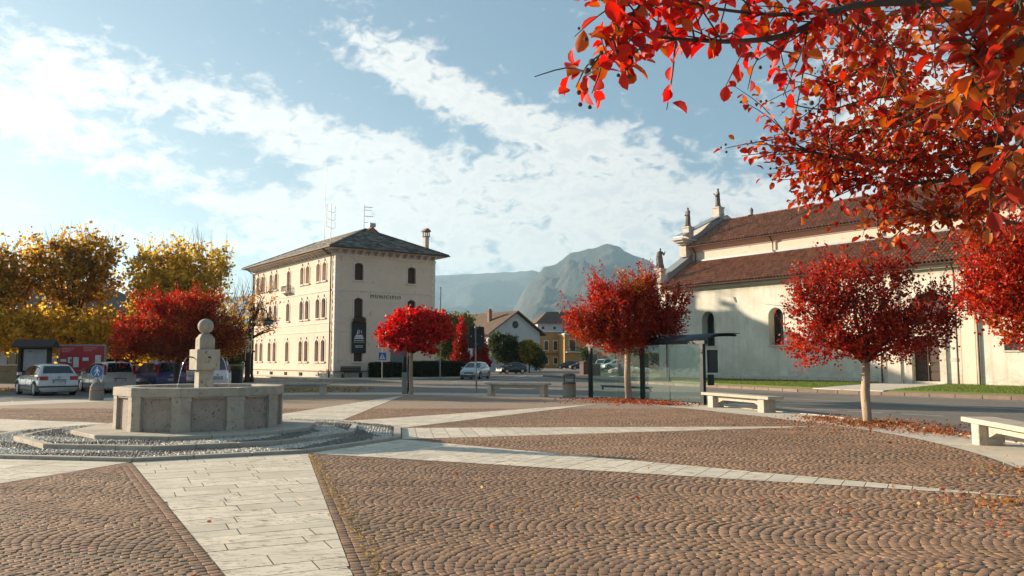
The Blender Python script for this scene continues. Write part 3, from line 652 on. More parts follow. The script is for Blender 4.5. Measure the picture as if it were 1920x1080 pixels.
# basin
RB = 1.70; z0, z1 = .25, .93
for i in range(10):
    A, B = Vector((*dec(RB, i), 0)), Vector((*dec(RB, i + 1), 0)); d = (B - A); L = d.length; d.normalize(); nin = Vector((-d.y, d.x, 0))
    if nin.dot(A) > 0: nin = -nin
    # recessed panel with worn lower edge
    P0 = A + d * .17 + nin * .07; P1 = B - d * .17 + nin * .07
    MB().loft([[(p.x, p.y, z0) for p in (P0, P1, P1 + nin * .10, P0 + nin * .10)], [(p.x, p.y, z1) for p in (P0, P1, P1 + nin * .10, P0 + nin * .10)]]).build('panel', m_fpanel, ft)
    # corner pilaster made of two faces meeting at the corner
    prev = Vector((*dec(RB, i - 1), 0)); d0 = (A - prev).normalized(); n0 = Vector((-d0.y, d0.x, 0)); n0 = -n0 if n0.dot(A) > 0 else n0
    sh = []
    for zz, e in ((z0, .0), (z0 + .07, 0), (z0 + .09, .012), (z1 - .10, .012), (z1 - .08, 0), (z1 - .004, 0)):
        cn = A - A.normalized() * e * .5
        pts = [A - d0 * (.20 - e) + n0 * e * .4, cn, A + d * (.20 - e) + nin * e * .4, A + d * (.20 - e) + nin * .16, A - A.normalized() * .18, A - d0 * (.20 - e) + n0 * .16]
        sh.append([(p.x, p.y, zz) for p in pts])
    MB().loft(sh).build('pilaster', m_fst, ft)
    # lintel piece under the rim between pilasters
    Q0, Q1 = A + d * .205, B - d * .205
    MB().loft([[(p.x, p.y, zz) for p in (Q0 + d * e - nin * -.012, Q1 - d * e + nin * .012, Q1 - d * e + nin * .12, Q0 + d * e + nin * .12)] for zz, e in ((z1 - .035, .06), (z1 - .004, .0))]).build('lintel', m_fst, ft)
    # rim stones: joint on the face near the corner
    Ro, Ri = RB + .015, RB - .32
    a_, b_, ai, bi = [Vector((*p, 0)) for p in (dec(Ro, i), dec(Ro, i + 1), dec(Ri, i), dec(Ri, i + 1))]; e = .0025
    q = [a_.lerp(b_, e), a_.lerp(b_, 1 - e), ai.lerp(bi, 1 - e), ai.lerp(bi, e)]; c = sum(q, Vector()) / 4
    MB().loft([[(p.x, p.y, z1) for p in q], [(p.x, p.y, 1.085) for p in q], [(*(p + (c - p).normalized() * .014).xy, 1.10) for p in q]]).build('rim_stone', m_fst, ft)
inner = MB()
for i in range(10):
    a_, b_ = dec(RB - .31, i), dec(RB - .31, i + 1); c_, d_ = dec(RB - .22, i), dec(RB - .22, i + 1)
    inner.loft([[(*a_, .2), (*b_, .2), (*d_, .2), (*c_, .2)], [(*a_, z1 + .002), (*b_, z1 + .002), (*d_, z1 + .002), (*c_, z1 + .002)]])
inner.build('basin_wall', m_fst, ft)
wm = MB(); wm.prism(deca(RB - .30), .86, .87); wm.build('water', m_water, ft)
# column (square shaft, spout block, chamfered cap, ball), turned with the streets
cr = R(-50 + 90)
def sq(hw, rot=cr, cx=.03): return [(cx + hw * math.sqrt(2) * math.cos(rot + PI / 4 + k * PI / 2), hw * math.sqrt(2) * math.sin(rot + PI / 4 + k * PI / 2)) for k in range(4)]
def sqch(hw, ch, rot=cr, cx=.03):
    o = []
    for k in range(4):
        for s_ in (-1, 1):
            x, y = hw, s_ * (hw - ch); a = rot + k * PI / 2; o.append((cx + x * math.cos(a) - y * math.sin(a), x * math.sin(a) + y * math.cos(a)))
    return o
def col_(name, secs): MB().loft([[(x, y, z) for x, y in sqch(h_, c_)] for h_, c_, z in secs]).build(name, m_fst, ft)
col_('shaft', [(.155, .02, .3), (.155, .02, 1.437)])
col_('spout_block', [(.240, .006, 1.440), (.243, .006, 1.446), (.243, .006, 1.868), (.238, .006, 1.875)])
col_('cap_block', [(.162, .03, 1.876), (.162, .03, 2.10), (.155, .04, 2.12), (.11, .03, 2.19), (.10, .03, 2.205)])
MB().lathe([(.07, 2.20), (.075, 2.225), (.06, 2.24)], 16, .03, 0).build('ball_seat', m_fst, ft)
MB().sphere((.03, 0, 2.375), .163, 28, 18).build('stone_ball', m_fst, ft, True)
for k in range(4):
    a = cr + k * PI / 2; dx, dy = math.cos(a), math.sin(a); cx = .03
    def P_(r_, z_, sd=0): return (cx + dx * r_ - dy * sd, dy * r_ + dx * sd, z_)
    MB().tube([P_(.23, 1.70), P_(.30, 1.715), P_(.35, 1.71), P_(.375, 1.685)], [.016, .014, .013, .011], 8).build('spout', m_brass, ft)
    if k in (1, 3): continue
    pts = [P_(.375 + .20 * t_, 1.685 - .8 * t_ ** 2 - .02 * t_) for t_ in np.linspace(0, 1, 16)]
    jb = MB(); jb.tube(pts[:9], [.0052 - .0002 * j for j in range(9)], 6)
    for j in range(26):
        t_ = .5 + j / 52 ; p = P_(.375 + .20 * t_ + random.uniform(-.004, .004), 1.685 - .82 * t_ ** 2, random.uniform(-.005, .005)); jb.sphere(p, random.uniform(.004, .0065), 5, 4, 1.7)
    jb.build('water_stream', m_jet, ft, True)
# ------------------------------------------------------------------ facade helper
def arch_pts(x0, x1, zt, rise, n=6):     # points of an arch from x0 to x1 springing at zt-rise
    cx = (x0 + x1) / 2; hw = (x1 - x0) / 2; rise = min(rise, hw); Rr = (hw * hw + rise * rise) / (2 * rise); a0 = math.asin(min(1, hw / Rr)); zc = zt - Rr
    return [(cx + Rr * math.sin(-a0 + 2 * a0 * k / n), zc + Rr * math.cos(-a0 + 2 * a0 * k / n)) for k in range(n + 1)]
def facade(mb, X0, X1, Z0, Z1, ops, dep=.28, T=lambda x, y, z: (x, y, z)):
    """front skin in plane y=0 facing -y, openings (x0,x1,z0,z1,rise) with reveals going +y"""
    xs = sorted({X0, X1, *[o[0] for o in ops], *[o[1] for o in ops]}); zs = sorted({Z0, Z1, *[o[2] for o in ops], *[o[3] for o in ops]})
    for i in range(len(xs) - 1):
        for j in range(len(zs) - 1):
            cx, cz = (xs[i] + xs[i + 1]) / 2, (zs[j] + zs[j + 1]) / 2
            if any(o[0] < cx < o[1] and o[2] < cz < o[3] for o in ops): continue
            mb.quad(T(xs[i], 0, zs[j]), T(xs[i + 1], 0, zs[j]), T(xs[i + 1], 0, zs[j + 1]), T(xs[i], 0, zs[j + 1]))
    for (x0, x1, a, b_, rise) in ops:
        if rise > 0:
            ar = arch_pts(x0, x1, b_, rise)
            for k in range(len(ar) - 1): mb.quad(T(ar[k][0], 0, ar[k][1]), T(ar[k + 1][0], 0, ar[k + 1][1]), T(ar[k + 1][0], 0, b_), T(ar[k][0], 0, b_)) if max(ar[k][1], ar[k + 1][1]) < b_ - 1e-5 else mb.add([T(ar[k][0], 0, ar[k][1]), T(ar[k + 1][0], 0, ar[k + 1][1]), T(ar[k + 1][0] if ar[k][1] > ar[k + 1][1] else ar[k][0], 0, b_)], [(0, 1, 2)])
            zs_ = ar[0][1]; out = [(x0, a)] + ar + [(x1, a)]
        else: out = [(x0, a), (x0, b_), (x1, b_), (x1, a)]
        n = len(out)
        for k in range(n):
            p, q = out[k], out[(k + 1) % n]; mb.quad(T(p[0], 0, p[1]), T(p[0], dep, p[1]), T(q[0], dep, q[1]), T(q[0], 0, q[1]))
    return mb
def arch_outline(w_, h, rise, e=0.0):
    if rise <= 0: return [(-w_ / 2 - e, 0), (w_ / 2 + e, 0), (w_ / 2 + e, h + e), (-w_ / 2 - e, h + e)]
    ar = arch_pts(-w_ / 2 - e, w_ / 2 + e, h + e, rise + e * .5, 8); return [(-w_ / 2 - e, 0), (w_ / 2 + e, 0)] + ar[::-1]
def arch_frame(mb, w_, h, rise, fw, y0, y1):   # outer arch outline with inner offset, as closed band
    ou = arch_outline(w_, h, rise); 
    iw = arch_outline(w_ - 2 * fw, h - 2 * fw, max(.0, rise - fw * .4) if rise else 0); iw = [(x, z + fw) for x, z in iw]
    n = len(ou)
    for k in range(n):
        j = (k + 1) % n
        mb.add([(ou[k][0], y0, ou[k][1]), (ou[j][0], y0, ou[j][1]), (iw[j][0], y0, iw[j][1]), (iw[k][0], y0, iw[k][1]), (iw[k][0], y1, iw[k][1]), (iw[j][0], y1, iw[j][1])], [(0, 1, 2, 3), (3, 2, 5, 4)])
def surround(w_, h, rise, bw, proud, hood=True):   # raised moulding round the opening
    mb = MB(); ou = arch_outline(w_ + 2 * bw, h + bw, rise + .04 if rise else 0); iw = arch_outline(w_, h, rise); n = len(ou)
    for k in range(1, n):
        j = (k + 1) % n
        if k == n: continue
        a, b_, c, d = ou[k], ou[j], iw[j], iw[k]
        mb.add([(a[0], -proud, a[1]), (b_[0], -proud, b_[1]), (c[0], -proud, c[1]), (d[0], -proud, d[1]), (a[0], 0.0, a[1]), (b_[0], 0.0, b_[1]), (c[0], .0, c[1]), (d[0], .0, d[1])], [(0, 1, 2, 3), (0, 4, 5, 1), (3, 2, 6, 7)])
    if hood: mb.box(-.07, .07, -proud - .03, -.002, h + bw * .4, h + bw + .20)
    return mb
m_wall_th = stone('town_hall_render', (.72, .585, .465), (.65, .53, .42), .8, .9, (.52, .43, .36), .0, .25, 30)
m_trim = stone('town_hall_trim', (.72, .64, .56), (.64, .57, .50), 2, .85, (.5, .46, .40), 0, .2, 40)
m_blind = stone('blind_window_render', (.52, .40, .29), (.46, .35, .255), 2, .9, None, 0, .2, 30)
m_glass_d = flat('dark_window_glass', (.022, .024, .026), .12, 0, .6)
m_wood_d = flat('dark_brown_wood', (.055, .030, .018), .6)
m_shut = flat('brown_shutter', (.085, .038, .022), .7)
m_pipe = flat('brown_metal_pipe', (.075, .042, .030), .45, .5)
m_plinth = stone('plinth_render', (.60, .53, .44), (.52, .46, .38), 1, .9, (.4, .35, .29), 0, .3, 30)
m_slate = tinted('stone_roof_slate', .85, 1.0, .6, 25, .3, .3)
m_metal = flat('galvanised_metal', (.30, .31, .31), .45, .7)
m_iron = flat('black_iron', (.018, .019, .020), .5, .6)
th = thing('town_hall', 'three storey cream town hall with hipped stone roof and arched windows', 'building', tuple(mc), R(37))
TX, TY = 10.16, 20.8; HW = 11.0
win = []     # (side, centre, z0, width, height, rise, kind)
for zc0, hh, kinds in ((8.74, 1.66, 'blind'), (5.41, 1.76, 'glass'), (1.51, 1.94, 'glass')):
    for k, c in enumerate((2.3, 3.65, 6.07, 7.4, 10.75, 14.1, 15.5, 17.9, 19.3)):
        z = zc0; h = hh; kd = kinds
        if k == 4: kd = 'middle'; z, h = (8.30, 2.05) if zc0 > 8 else (zc0, hh)
        win.append(('L', c, z, .80, h, .22, kd))
for c, z, h in ((2.25, 8.72, 1.55), (7.62, 8.70, 1.55), (2.25, 5.38, 1.76), (7.62, 5.38, 1.80)): win.append(('R', c, z, .86, h, .20, 'shutter'))
win.append(('R', 2.28, 1.51, .84, 1.9, .0, 'shutter'))
cel = [(2.85, 3.20), (6.65, 7.55), (10.4, 11.2), (14.2, 15.1), (18.3, 18.8)]
wl = MB(); TL = lambda x, y, z: (y, x, z)        # left face: along y, facing -x
ops = [(c - w_ / 2, c + w_ / 2, z, z + h, r_) for s, c, z, w_, h, r_, k in win if s == 'L'] + [(a, b_, .18, .50, 0) for a, b_ in cel]
# mirror order so that normals face outwards
facade(wl, 0, TY, 0, HW, ops, .30, lambda x, y, z: (y, x, z))
ops = [(c - w_ / 2, c + w_ / 2, z, z + h, r_) for s, c, z, w_, h, r_, k in win if s == 'R'] + [(5.5, 7.3, 0, 3.3, 0)]
facade(wl, 0, TX, 0, HW, ops, .30)
wl.quad((TX, 0, 0), (TX, TY, 0), (TX, TY, HW), (TX, 0, HW)); wl.quad((TX, TY, 0), (0, TY, 0), (0, TY, HW), (TX, TY, HW))
wl.build('wall', m_wall_th, th)
MB().box(.34, TX - .02, .34, TY - .02, .01, HW).build('interior', m_wood_d, th)
wcache = {}
for s, c, z, w_, h, r_, kd in win:
    key = (w_, h, r_, kd)
    if key not in wcache:
        ou = arch_outline(w_, h, r_)
        pane = MB(); pane.add([(x, .24, z_) for x, z_ in ou], [tuple(range(len(ou)))]).add([(x, .27, z_) for x, z_ in ou], [tuple(reversed(range(len(ou))))])
        pm = pane.mesh('pane', {'blind': m_blind, 'glass': m_glass_d, 'middle': m_glass_d, 'shutter': m_shut}[kd])
        fr = MB(); 
        if kd != 'blind':
            arch_frame(fr, w_, h, r_, .05, .20, .238); fr.box(-.025, .025, .195, .238, .05, h - .06)
            for f in ((.36, .68) if kd != 'shutter' else (.1, .2, .3, .4, .5, .6, .7, .8)): fr.box(-w_ / 2 + .05, w_ / 2 - .05, .2, .238, h * f - .018, h * f + .018)
        sm = surround(w_, h, r_, .13, .045, r_ > 0).mesh('surround', m_trim)
        sl = MB().box(-w_ / 2 - .16, w_ / 2 + .16, -.13, .02, -.12, -.005).mesh('sill', m_trim)
        wcache[key] = (pm, fr.mesh('frame', m_wood_d) if fr.v else None, sm, sl)
    pm, fm, sm, sl = wcache[key]
    loc, rot = ((0, c, z), R(-90)) if s == 'L' else ((c, 0, z), 0)
    W_ = put('window', pm, th, loc, rot)
    if fm: put('frame', fm, W_)
    put('surround', sm, W_); put('sill', sl, W_)
for a, b_ in cel:
    W_ = MB().box(-.01 + .2, .25, a, b_, .18, .50).build('cellar_window', m_glass_d, th)
    for k in range(3): q = a + (b_ - a) * (k + 1) / 4; MB().box(.10, .12, q - .01, q + .01, .18, .5).build('bar', m_iron, W_)
# balconette of the middle bay
bal = MB().box(-.55, .0, 10.15, 11.35, 8.14, 8.28).build('balcony', m_trim, th)
rl = MB()
for k in range(13): y = 10.2 + k * 1.1 / 12; rl.tube([(-.50, y, 8.28), (-.56, y, 8.5), (-.50, y, 8.85)], .012, 4)
for k in range(5): rl.tube([(-.5 + k * .11, 10.2, 8.28), (-.5 + k * .11, 10.2, 8.85)], .012, 4); rl.tube([(-.5 + k * .11, 11.3, 8.28), (-.5 + k * .11, 11.3, 8.85)], .012, 4)
rl.tube([(-.02, 10.2, 8.85), (-.5, 10.2, 8.85), (-.5, 11.3, 8.85), (-.02, 11.3, 8.85)], .02, 5); rl.build('railing', m_iron, bal)
for y in (10.35, 11.15): MB().ext([(0, 7.85), (-.10, 7.9), (-.42, 8.14), (0, 8.14)], 'y', y - .06, y + .06).build('bracket', m_trim, bal)
# string courses, plinth, corner quoins
for z, hgt, pr in ((7.80, .10, .05), (4.92, .07, .04), (4.20, .10, .05)):
    MB().box(-pr, 0, -pr, TY, z - hgt / 2, z + hgt / 2).build('string_course', m_trim, th); MB().box(.0, TX, -pr, 0, z - hgt / 2, z + hgt / 2).build('string_course', m_trim, th)
def band_open(zc, side):      # thin band lines broken by the windows
    segs, o_ = [], sorted([(c - w_ / 2 - .14, c + w_ / 2 + .14) for s, c, z, w_, h, r_, k in win if s == side and z < zc < z + h])
    cur = .35
    for a, b_ in o_:
        if a > cur: segs.append((cur, a))
        cur = max(cur, b_)
    segs.append((cur, (TY if side == 'L' else TX) - .35)); return segs
for zc in (10.27, 6.90):
    for side in 'LR':
        for a, b_ in band_open(zc, side):
            mb = MB(); mb.box(-.025, 0, a, b_, zc - .04, zc + .04) if side == 'L' else mb.box(a, b_, -.025, 0, zc - .04, zc + .04); mb.build('band', m_trim, th)
MB().box(-.06, 0, -.06, TY, .0, .62).box(0, 5.45, -.06, 0, 0, .62).box(7.35, TX, -.06, 0, 0, .62)
pl = MB(); cur = 0.0
for a, b_ in cel: pl.box(-.06, 0, cur, a, 0, .62); pl.box(-.06, 0, a, b_, .5, .62); pl.box(-.06, 0, a, b_, 0, .18); cur = b_
pl.box(-.06, 0, cur, TY, 0, .62); pl.box(-.06, 5.45, -.06, 0, 0, .62); pl.box(7.35, TX, -.06, 0, 0, .62); pl.build('plinth', m_plinth, th)
MB().box(-.085, -.062, -.085, TY, .60, .68).box(-.085, 5.45, -.085, -.062, .60, .68).box(7.35, TX, -.085, -.062, .6, .68).build('plinth_moulding', flat('plinth_dark_stone', (.20, .15, .12), .9), th)  # moulding in one even brown, darker than the plinth
for (ax, cx) in (('L', 0), ('L', TY), ('R', 0), ('R', TX)):
    zz = .68; k = 0
    while zz < HW - .1:
        wq = .42 if k % 2 else .30; h_ = .33
        s0, s1 = (0 - .03, wq) if cx == 0 else (cx - wq, cx)
        mb = MB()
        mb.box(-.035, -.002, s0, s1, zz + .01, zz + h_ - .01) if ax == 'L' else mb.box(max(s0, 0), s1, -.035, -.002, zz + .01, zz + h_ - .01)
        mb.build('quoin', m_trim, th); zz += h_; k += 1
# rustication joints of the ground floor are thin grooves: raised courses
rus = MB()
for k in range(9):
    z = .72 + k * .38
    for side in 'LR':
        segs, cur = [], .45; lim = (TY if side == 'L' else TX) - .45
        for a, b_ in sorted([(c - w_ / 2 - .15, c + w_ / 2 + .15) for s, c, z_, w_, h, r_, kk in win if s == side and z_ - .13 < z + .36 and z < z_ + h + .2] + ([(5.4, 7.4)] if side == 'R' else [])):
            if a > cur: segs.append((cur, a))
            cur = max(cur, b_)
        segs.append((cur, lim))
        for a, b_ in segs:
            if b_ - a > .05: rus.box(-.014, -.001, a, b_, z, z + .362) if side == 'L' else rus.box(a, b_, -.014, -.001, z, z + .362)
rus.build('rusticated_courses', m_wall_th, th, kind='stuff')
# cornice brackets and eaves
EO = .95
MB().box(-.06, TX + .06, -.06, TY + .06, 10.82, 10.98).build('frieze', m_trim, th)
bkt = MB().ext([(0, 11.0), (-.10, 10.98), (-.58, 11.22), (-.62, 11.32), (0, 11.32)], 'y', -.09, .09).mesh('cornice_bracket', m_trim)
for k in range(27): put('cornice_bracket', bkt, th, (0, .25 + k * (TY - .5) / 26, 0))
for k in range(14): put('cornice_bracket', bkt, th, (.25 + k * (TX - .5) / 13, 0, 0), R(90))
MB().box(-.0, TX, 0, TY, 11.0, 11.32).build('frieze', m_trim, th)
MB().box(-EO + .1, TX + EO - .1, -EO + .1, TY + EO - .1, 11.33, 11.42).build('soffit', m_trim, th)
# hip roof with single slates
ez, rz = 11.46, 14.15; x0, x1, y0, y1 = -EO, TX + EO, -EO, TY + EO; hx = (x1 - x0) / 2; ra, rb = y0 + hx * .92, y1 - hx * .92; xm = (x0 + x1) / 2
rf = MB().add([(x0, y0, ez), (x1, y0, ez), (x1, y1, ez), (x0, y1, ez), (xm, ra, rz), (xm, rb, rz), (x0, y0, ez - .05), (x1, y0, ez - .05), (x1, y1, ez - .05), (x0, y1, ez - .05)],
              [(0, 1, 4), (1, 2, 5, 4), (2, 3, 5), (3, 0, 4, 5), (6, 7, 1, 0), (7, 8, 2, 1), (8, 9, 3, 2), (9, 6, 0, 3), (9, 8, 7, 6)]).build('roof', m_wood_d, th)
SV, SF, ST = [], [], []
def slates(quad_fn, length, width_fn, n_rows, wt, lift):
    for r_ in range(n_rows):
        v_ = r_ / n_rows; wa, wb = width_fn(v_); k = wa + random.uniform(-.3, 0)
        while k < wb:
            ww = wt * random.uniform(.6, 1.3); a, b_ = max(k, wa), min(k + ww - .012, wb)
            if b_ - a > .06:
                j = random.uniform(-.03, .03); th_ = random.uniform(.025, .05)
                pts = [quad_fn(a, v_ + j / n_rows, lift + th_), quad_fn(b_, v_ + (j + random.uniform(-.15, .15)) / n_rows, lift + th_ * random.uniform(.7, 1.2)), quad_fn(b_, v_ + 1.25 / n_rows, lift + .004), quad_fn(a, v_ + 1.25 / n_rows, lift + .004)]
                lo = [quad_fn(a, v_ + j / n_rows, lift - .01), quad_fn(b_, v_ + j / n_rows, lift - .01)]
                o = len(SV); SV.extend(pts + lo); SF.extend([(o, o + 1, o + 2, o + 3), (o + 4, o + 5, o + 1, o)])
                c = np.array(random.choice([(.15, .14, .125), (.11, .105, .095), (.19, .175, .15), (.085, .082, .075), (.23, .21, .18)])) * random.uniform(.8, 1.15); ST.extend([c] * 6)
            k += ww
def mk(face):
    # face: eave p0->p1, ridge q0->q1
    p0, p1, q0, q1 = [Vector(p) for p in face]; L = (p1 - p0).length; nrm = (p1 - p0).cross(q0 - p0).normalized(); nrm = -nrm if nrm.z < 0 else nrm
    d = (p1 - p0).normalized(); up = (q0 - p0) - d * (q0 - p0).dot(d); sl0 = (q0 - p0).dot(d); sl1 = L + (q1 - p1).dot(d)
    return (lambda a, v_, l: tuple(p0 + d * a + up * v_ + nrm * l)), (lambda v_: (sl0 * v_, L + (sl1 - L) * v_)), up.length
for face in (((x0, y0, ez), (x1, y0, ez), (xm, ra, rz), (xm, ra, rz)), ((x0, y1, ez), (x0, y0, ez), (xm, rb, rz), (xm, ra, rz)), ((x1, y0, ez), (x1, y1, ez), (xm, ra, rz), (xm, rb, rz))):
    qf, wf, upl = mk(face); slates(qf, 0, wf, int(upl / .30), .48, .012)
put('roof_slates', npmesh('roof_slates', np.array(SV), np.array(SF), m_slate, np.array(ST)), rf, kind='stuff')
rdg = MB()
for a, b_ in (((x0, y0, ez), (xm, ra, rz)), ((x1, y0, ez), (xm, ra, rz)), ((xm, ra, rz), (xm, rb, rz)), ((x0, y1, ez), (xm, rb, rz))):
    a, b_ = Vector(a), Vector(b_); rdg.tube([a + Vector((0, 0, .04)), b_ + Vector((0, 0, .05))], .09, 6)
rdg.build('ridge_tiles', m_slate_r := stone('ridge_stone', (.20, .185, .16), (.13, .12, .105), 4, .9), rf)
gut = MB().tube([(TX + EO + .05, -EO - .06, 11.42), (-EO - .06, -EO - .06, 11.42), (-EO - .06, TY + EO, 11.42)], .07, 8).build('gutter', m_pipe, th)
MB().tube([(-EO + .0, .72, 11.36), (-.5, .72, 11.1), (-.11, .72, 10.8), (-.11, .72, .05)], .06, 8).build('drainpipe', m_pipe, th)
MB().tube([(-EO + .0, TY - .2, 11.36), (-.5, TY - .2, 11.1), (-.11, TY - .2, 10.8), (-.11, TY - .2, .05)], .06, 8).build('drainpipe', m_pipe, th)
m_brick = stone('chimney_brick', (.22, .12, .08), (.30, .19, .13), 6, .9, (.12, .09, .07), .1, .5, 30)
ch = MB().box(4.9, 6.0, 3.9, 4.6, 12.4, 13.75).build('chimney', m_brick, rf)
MB().ext([(4.75, 13.75), (6.15, 13.75), (6.15, 13.85), (5.45, 14.35), (4.75, 13.85)], 'y', 3.75, 4.75).build('chimney_roof', m_brick, th)
c2 = MB().box(9.35, 9.75, .5, .9, 11.7, 13.35).build('chimney', m_plinth, rf)
c3 = MB(); c3.box(9.27, 9.83, .42, .98, 13.35, 13.43)
for dx in (9.30, 9.53, 9.73):
    for dy in (.46, .86): c3.box(dx, dx + .08, dy, dy + .08, 13.43, 13.85)
c3.ext([(9.2, 13.85), (9.9, 13.85), (9.9, 13.92), (9.55, 14.2), (9.2, 13.92)], 'y', .35, 1.05); c3.build('chimney_pot', m_brick, th)
an = MB(); an.tube([(5.1, 4.9, 13.4), (5.1, 4.9, 16.6)], .03, 5)
for z, l in ((16.4, .9), (16.1, .8), (15.5, 1.0), (14.9, .7)): an.tube([(5.1, 4.9, z), (5.1 + l, 4.9, z + .05)], .018, 4)
for k in range(5): an.tube([(5.25 + k * .15, 4.65, 16.43), (5.25 + k * .15, 5.15, 16.43)], .01, 4); an.tube([(5.2 + k * .17, 4.6, 15.53), (5.2 + k * .17, 5.2, 15.53)], .01, 4)
an.build('aerial', m_iron, th)
MB().box(5.3, 5.95, 4.1, 4.5, 14.42, 14.78).box(5.6, 5.64, 4.3, 4.34, 14.2, 14.45).build('vent_cowl', m_metal, th)
a2 = MB(); a2.tube([(3.2, 9.8, 13.0), (3.2, 9.8, 21.5)], [.03, .012], 5); a2.tube([(3.6, 9.2, 13.0), (3.6, 9.2, 17.2)], .035, 5)
for z in (14.8, 15.6, 16.4): a2.tube([(3.6, 9.2, z), (3.15, 9.2, z + .1), (3.15, 9.2, z + .7)], .02, 4); a2.tube([(3.6, 9.2, z - .1), (4.05, 9.2, z), (4.05, 9.2, z + .6)], .02, 4)
a2.build('aerial', m_pipe, th)
# lettering, banner, flower box
m_letter = flat('bronze_letter', (.16, .135, .12), .6, .3)
tm = text_mesh('MUNICIPIO', .46, m_letter, .02, 'CENTER', 1.42); put('lettering', tm, th, (4.95, -.03, 7.33), UP_Y)
bn = MB().box(1.60, 2.98, -.16, -.12, 2.25, 5.00).build('banner', flat('black_banner_cloth', (.022, .021, .026), .8), None)
bn.parent = th
m_white = flat('white_print', (.62, .62, .62), .7); m_gold = flat('gold_print', (.42, .32, .12), .7)
put('lettering', text_mesh('31', .42, m_white, .002), bn, (2.42, -.166, 4.12), UP_Y)
pr = MB(); pr.add([(2.05, -.166, 3.92), (2.20, -.166, 3.92), (2.20, -.166, 4.42)], [(0, 1, 2)])
for a, z, h_ in ((.36, 3.76, .10), (.43, 3.62, .11), (.50, 3.50, .08)): pr.add([(2.28 - a, -.166, z), (2.28 + a, -.166, z), (2.28 + a - .06, -.166, z + h_), (2.28 - a + .06, -.166, z + h_)], [(0, 1, 2, 3)])
pr.build('emblem', m_white, bn)
l1, l2, l3 = MB(), MB(), MB()
def dashes(mb, x0_, x1_, z, h_, y):
    x = x0_
    while x < x1_: w_ = random.uniform(.03, .11); mb.add([(x, y, z), (min(x + w_, x1_), y, z), (min(x + w_, x1_), y, z + h_), (x, y, z + h_)], [(0, 1, 2, 3)]); x += w_ + .025
dashes(l1, 1.82, 2.75, 3.32, .07, -.166); dashes(l2, 1.76, 2.85, 3.16, .07, -.166); dashes(l3, 1.92, 2.70, 2.86, .06, -.166); dashes(l3, 1.95, 2.65, 2.74, .06, -.166)
l1.build('print', m_white, bn); l2.build('print', m_gold, bn); l3.build('print', m_white, bn)
fb = MB().box(1.75, 2.85, -.38, -.06, 5.08, 5.24).build('flower_box', m_wood_d, None); fb['label'] = 'long flower box with red geraniums under the middle left window above the black banner'; fb['category'] = 'flower box'; fb.matrix_world = th.matrix_world
fb.location = th.location; fb.rotation_euler = th.rotation_euler
m_leaf = leafmat('leaf', .35, .55)
def leafcloud(name, n, cen, rad, size, pal, parent, mat, flatz=1.0, zmin=None):
    d = RNG.normal(size=(n, 3)); d /= np.linalg.norm(d, axis=1)[:, None]; r = RNG.uniform(.35, 1, (n, 1)) ** .5
    P_ = np.array(cen) + d * r * np.array(rad); return leafmesh(name, P_, d, size, pal, parent, mat)
def leafmesh(name, P_, D, size, pal, parent, mat, tint=None, asp=.5, kind=None):
    n = len(P_); D = D + RNG.normal(size=(n, 3)) * .75; D /= np.linalg.norm(D, axis=1)[:, None]
    A_ = np.cross(D, RNG.normal(size=(n, 3))); A_ /= np.linalg.norm(A_, axis=1)[:, None] + 1e-9; N_ = np.cross(D, A_)
    s = size * RNG.uniform(.6, 1.3, (n, 1)); V = np.zeros((n, 4, 3)); V[:, 0] = P_; V[:, 1] = P_ + D * s * .5 + A_ * s * asp + N_ * s * .12; V[:, 2] = P_ + D * s; V[:, 3] = P_ + D * s * .45 - A_ * s * asp + N_ * s * .12
    if tint is None: tint = np.array(pal)[RNG.integers(0, len(pal), n)] * RNG.uniform(.75, 1.25, (n, 1))
    o = np.arange(n)[:, None] * 4; F = np.concatenate([o + np.array([[0, 1, 2]]), o + np.array([[0, 2, 3]])])
    return put(name, npmesh(name, V.reshape(-1, 3), F, mat, np.repeat(tint, 4, 0)), parent, kind=kind)
pts = np.stack([RNG.uniform(1.75, 2.85, 900), RNG.uniform(-.42, -.04, 900), 5.2 + RNG.uniform(-.25, .22, 900)], 1)
leafmesh('geranium', pts, RNG.normal(size=(900, 3)), .07, [(.05, .10, .02), (.08, .13, .03), (.45, .03, .02), (.05, .09, .02), (.10, .12, .03)], fb, m_leaf)
# entrance recess of the right face (behind the red tree) with grey double door
MB().box(5.52, 7.28, .25, .33, .0, 3.28).build('door', flat('grey_door_paint', (.12, .14, .15), .6), th)
# ------------------------------------------------------------------ church
m_cw = None
def churchwall():
    m, t, b, o = newmat('church_render'); p = wpos(t); sp = t.node('ShaderNodeSeparateXYZ'); t.l.new(p, sp.inputs[0])
    c = t.mix(t.mapr(t.noise(p, .55, 7, .65), .35, .65), (.57, .52, .42), (.74, .70, .60))
    st_ = t.noise(t.scalevec(p, (1.6, 1.6, .22)), 1.5, 6, .65, .4); c = t.mix(t.mapr(st_, .50, .70, 0, .65), c, (.49, .44, .35))
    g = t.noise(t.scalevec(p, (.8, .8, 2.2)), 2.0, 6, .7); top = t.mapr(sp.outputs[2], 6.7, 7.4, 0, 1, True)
    c = t.mix(t.math('MULTIPLY', top, t.mapr(g, .35, .6, .35, .9)), c, (.30, .26, .15))  # green-brown band under the eave: weathering with the overhang's shadow painted in
    low = t.mapr(sp.outputs[2], 1.5, .4, 0, 1, True); c = t.mix(t.math('MULTIPLY', low, t.mapr(g, .42, .62, 0, .6)), c, (.40, .37, .30))
    sm_ = t.noise(p, 6, 6, .75); c = t.mix(t.mapr(sm_, .54, .70, 0, .5), c, (.45, .405, .325))
    t.l.new(c, b.inputs['Base Color']); b.inputs['Roughness'].default_value = .92; bump(t, b, t.noise(p, 14, 7, .7), .35, .02); return m
m_cw = churchwall()
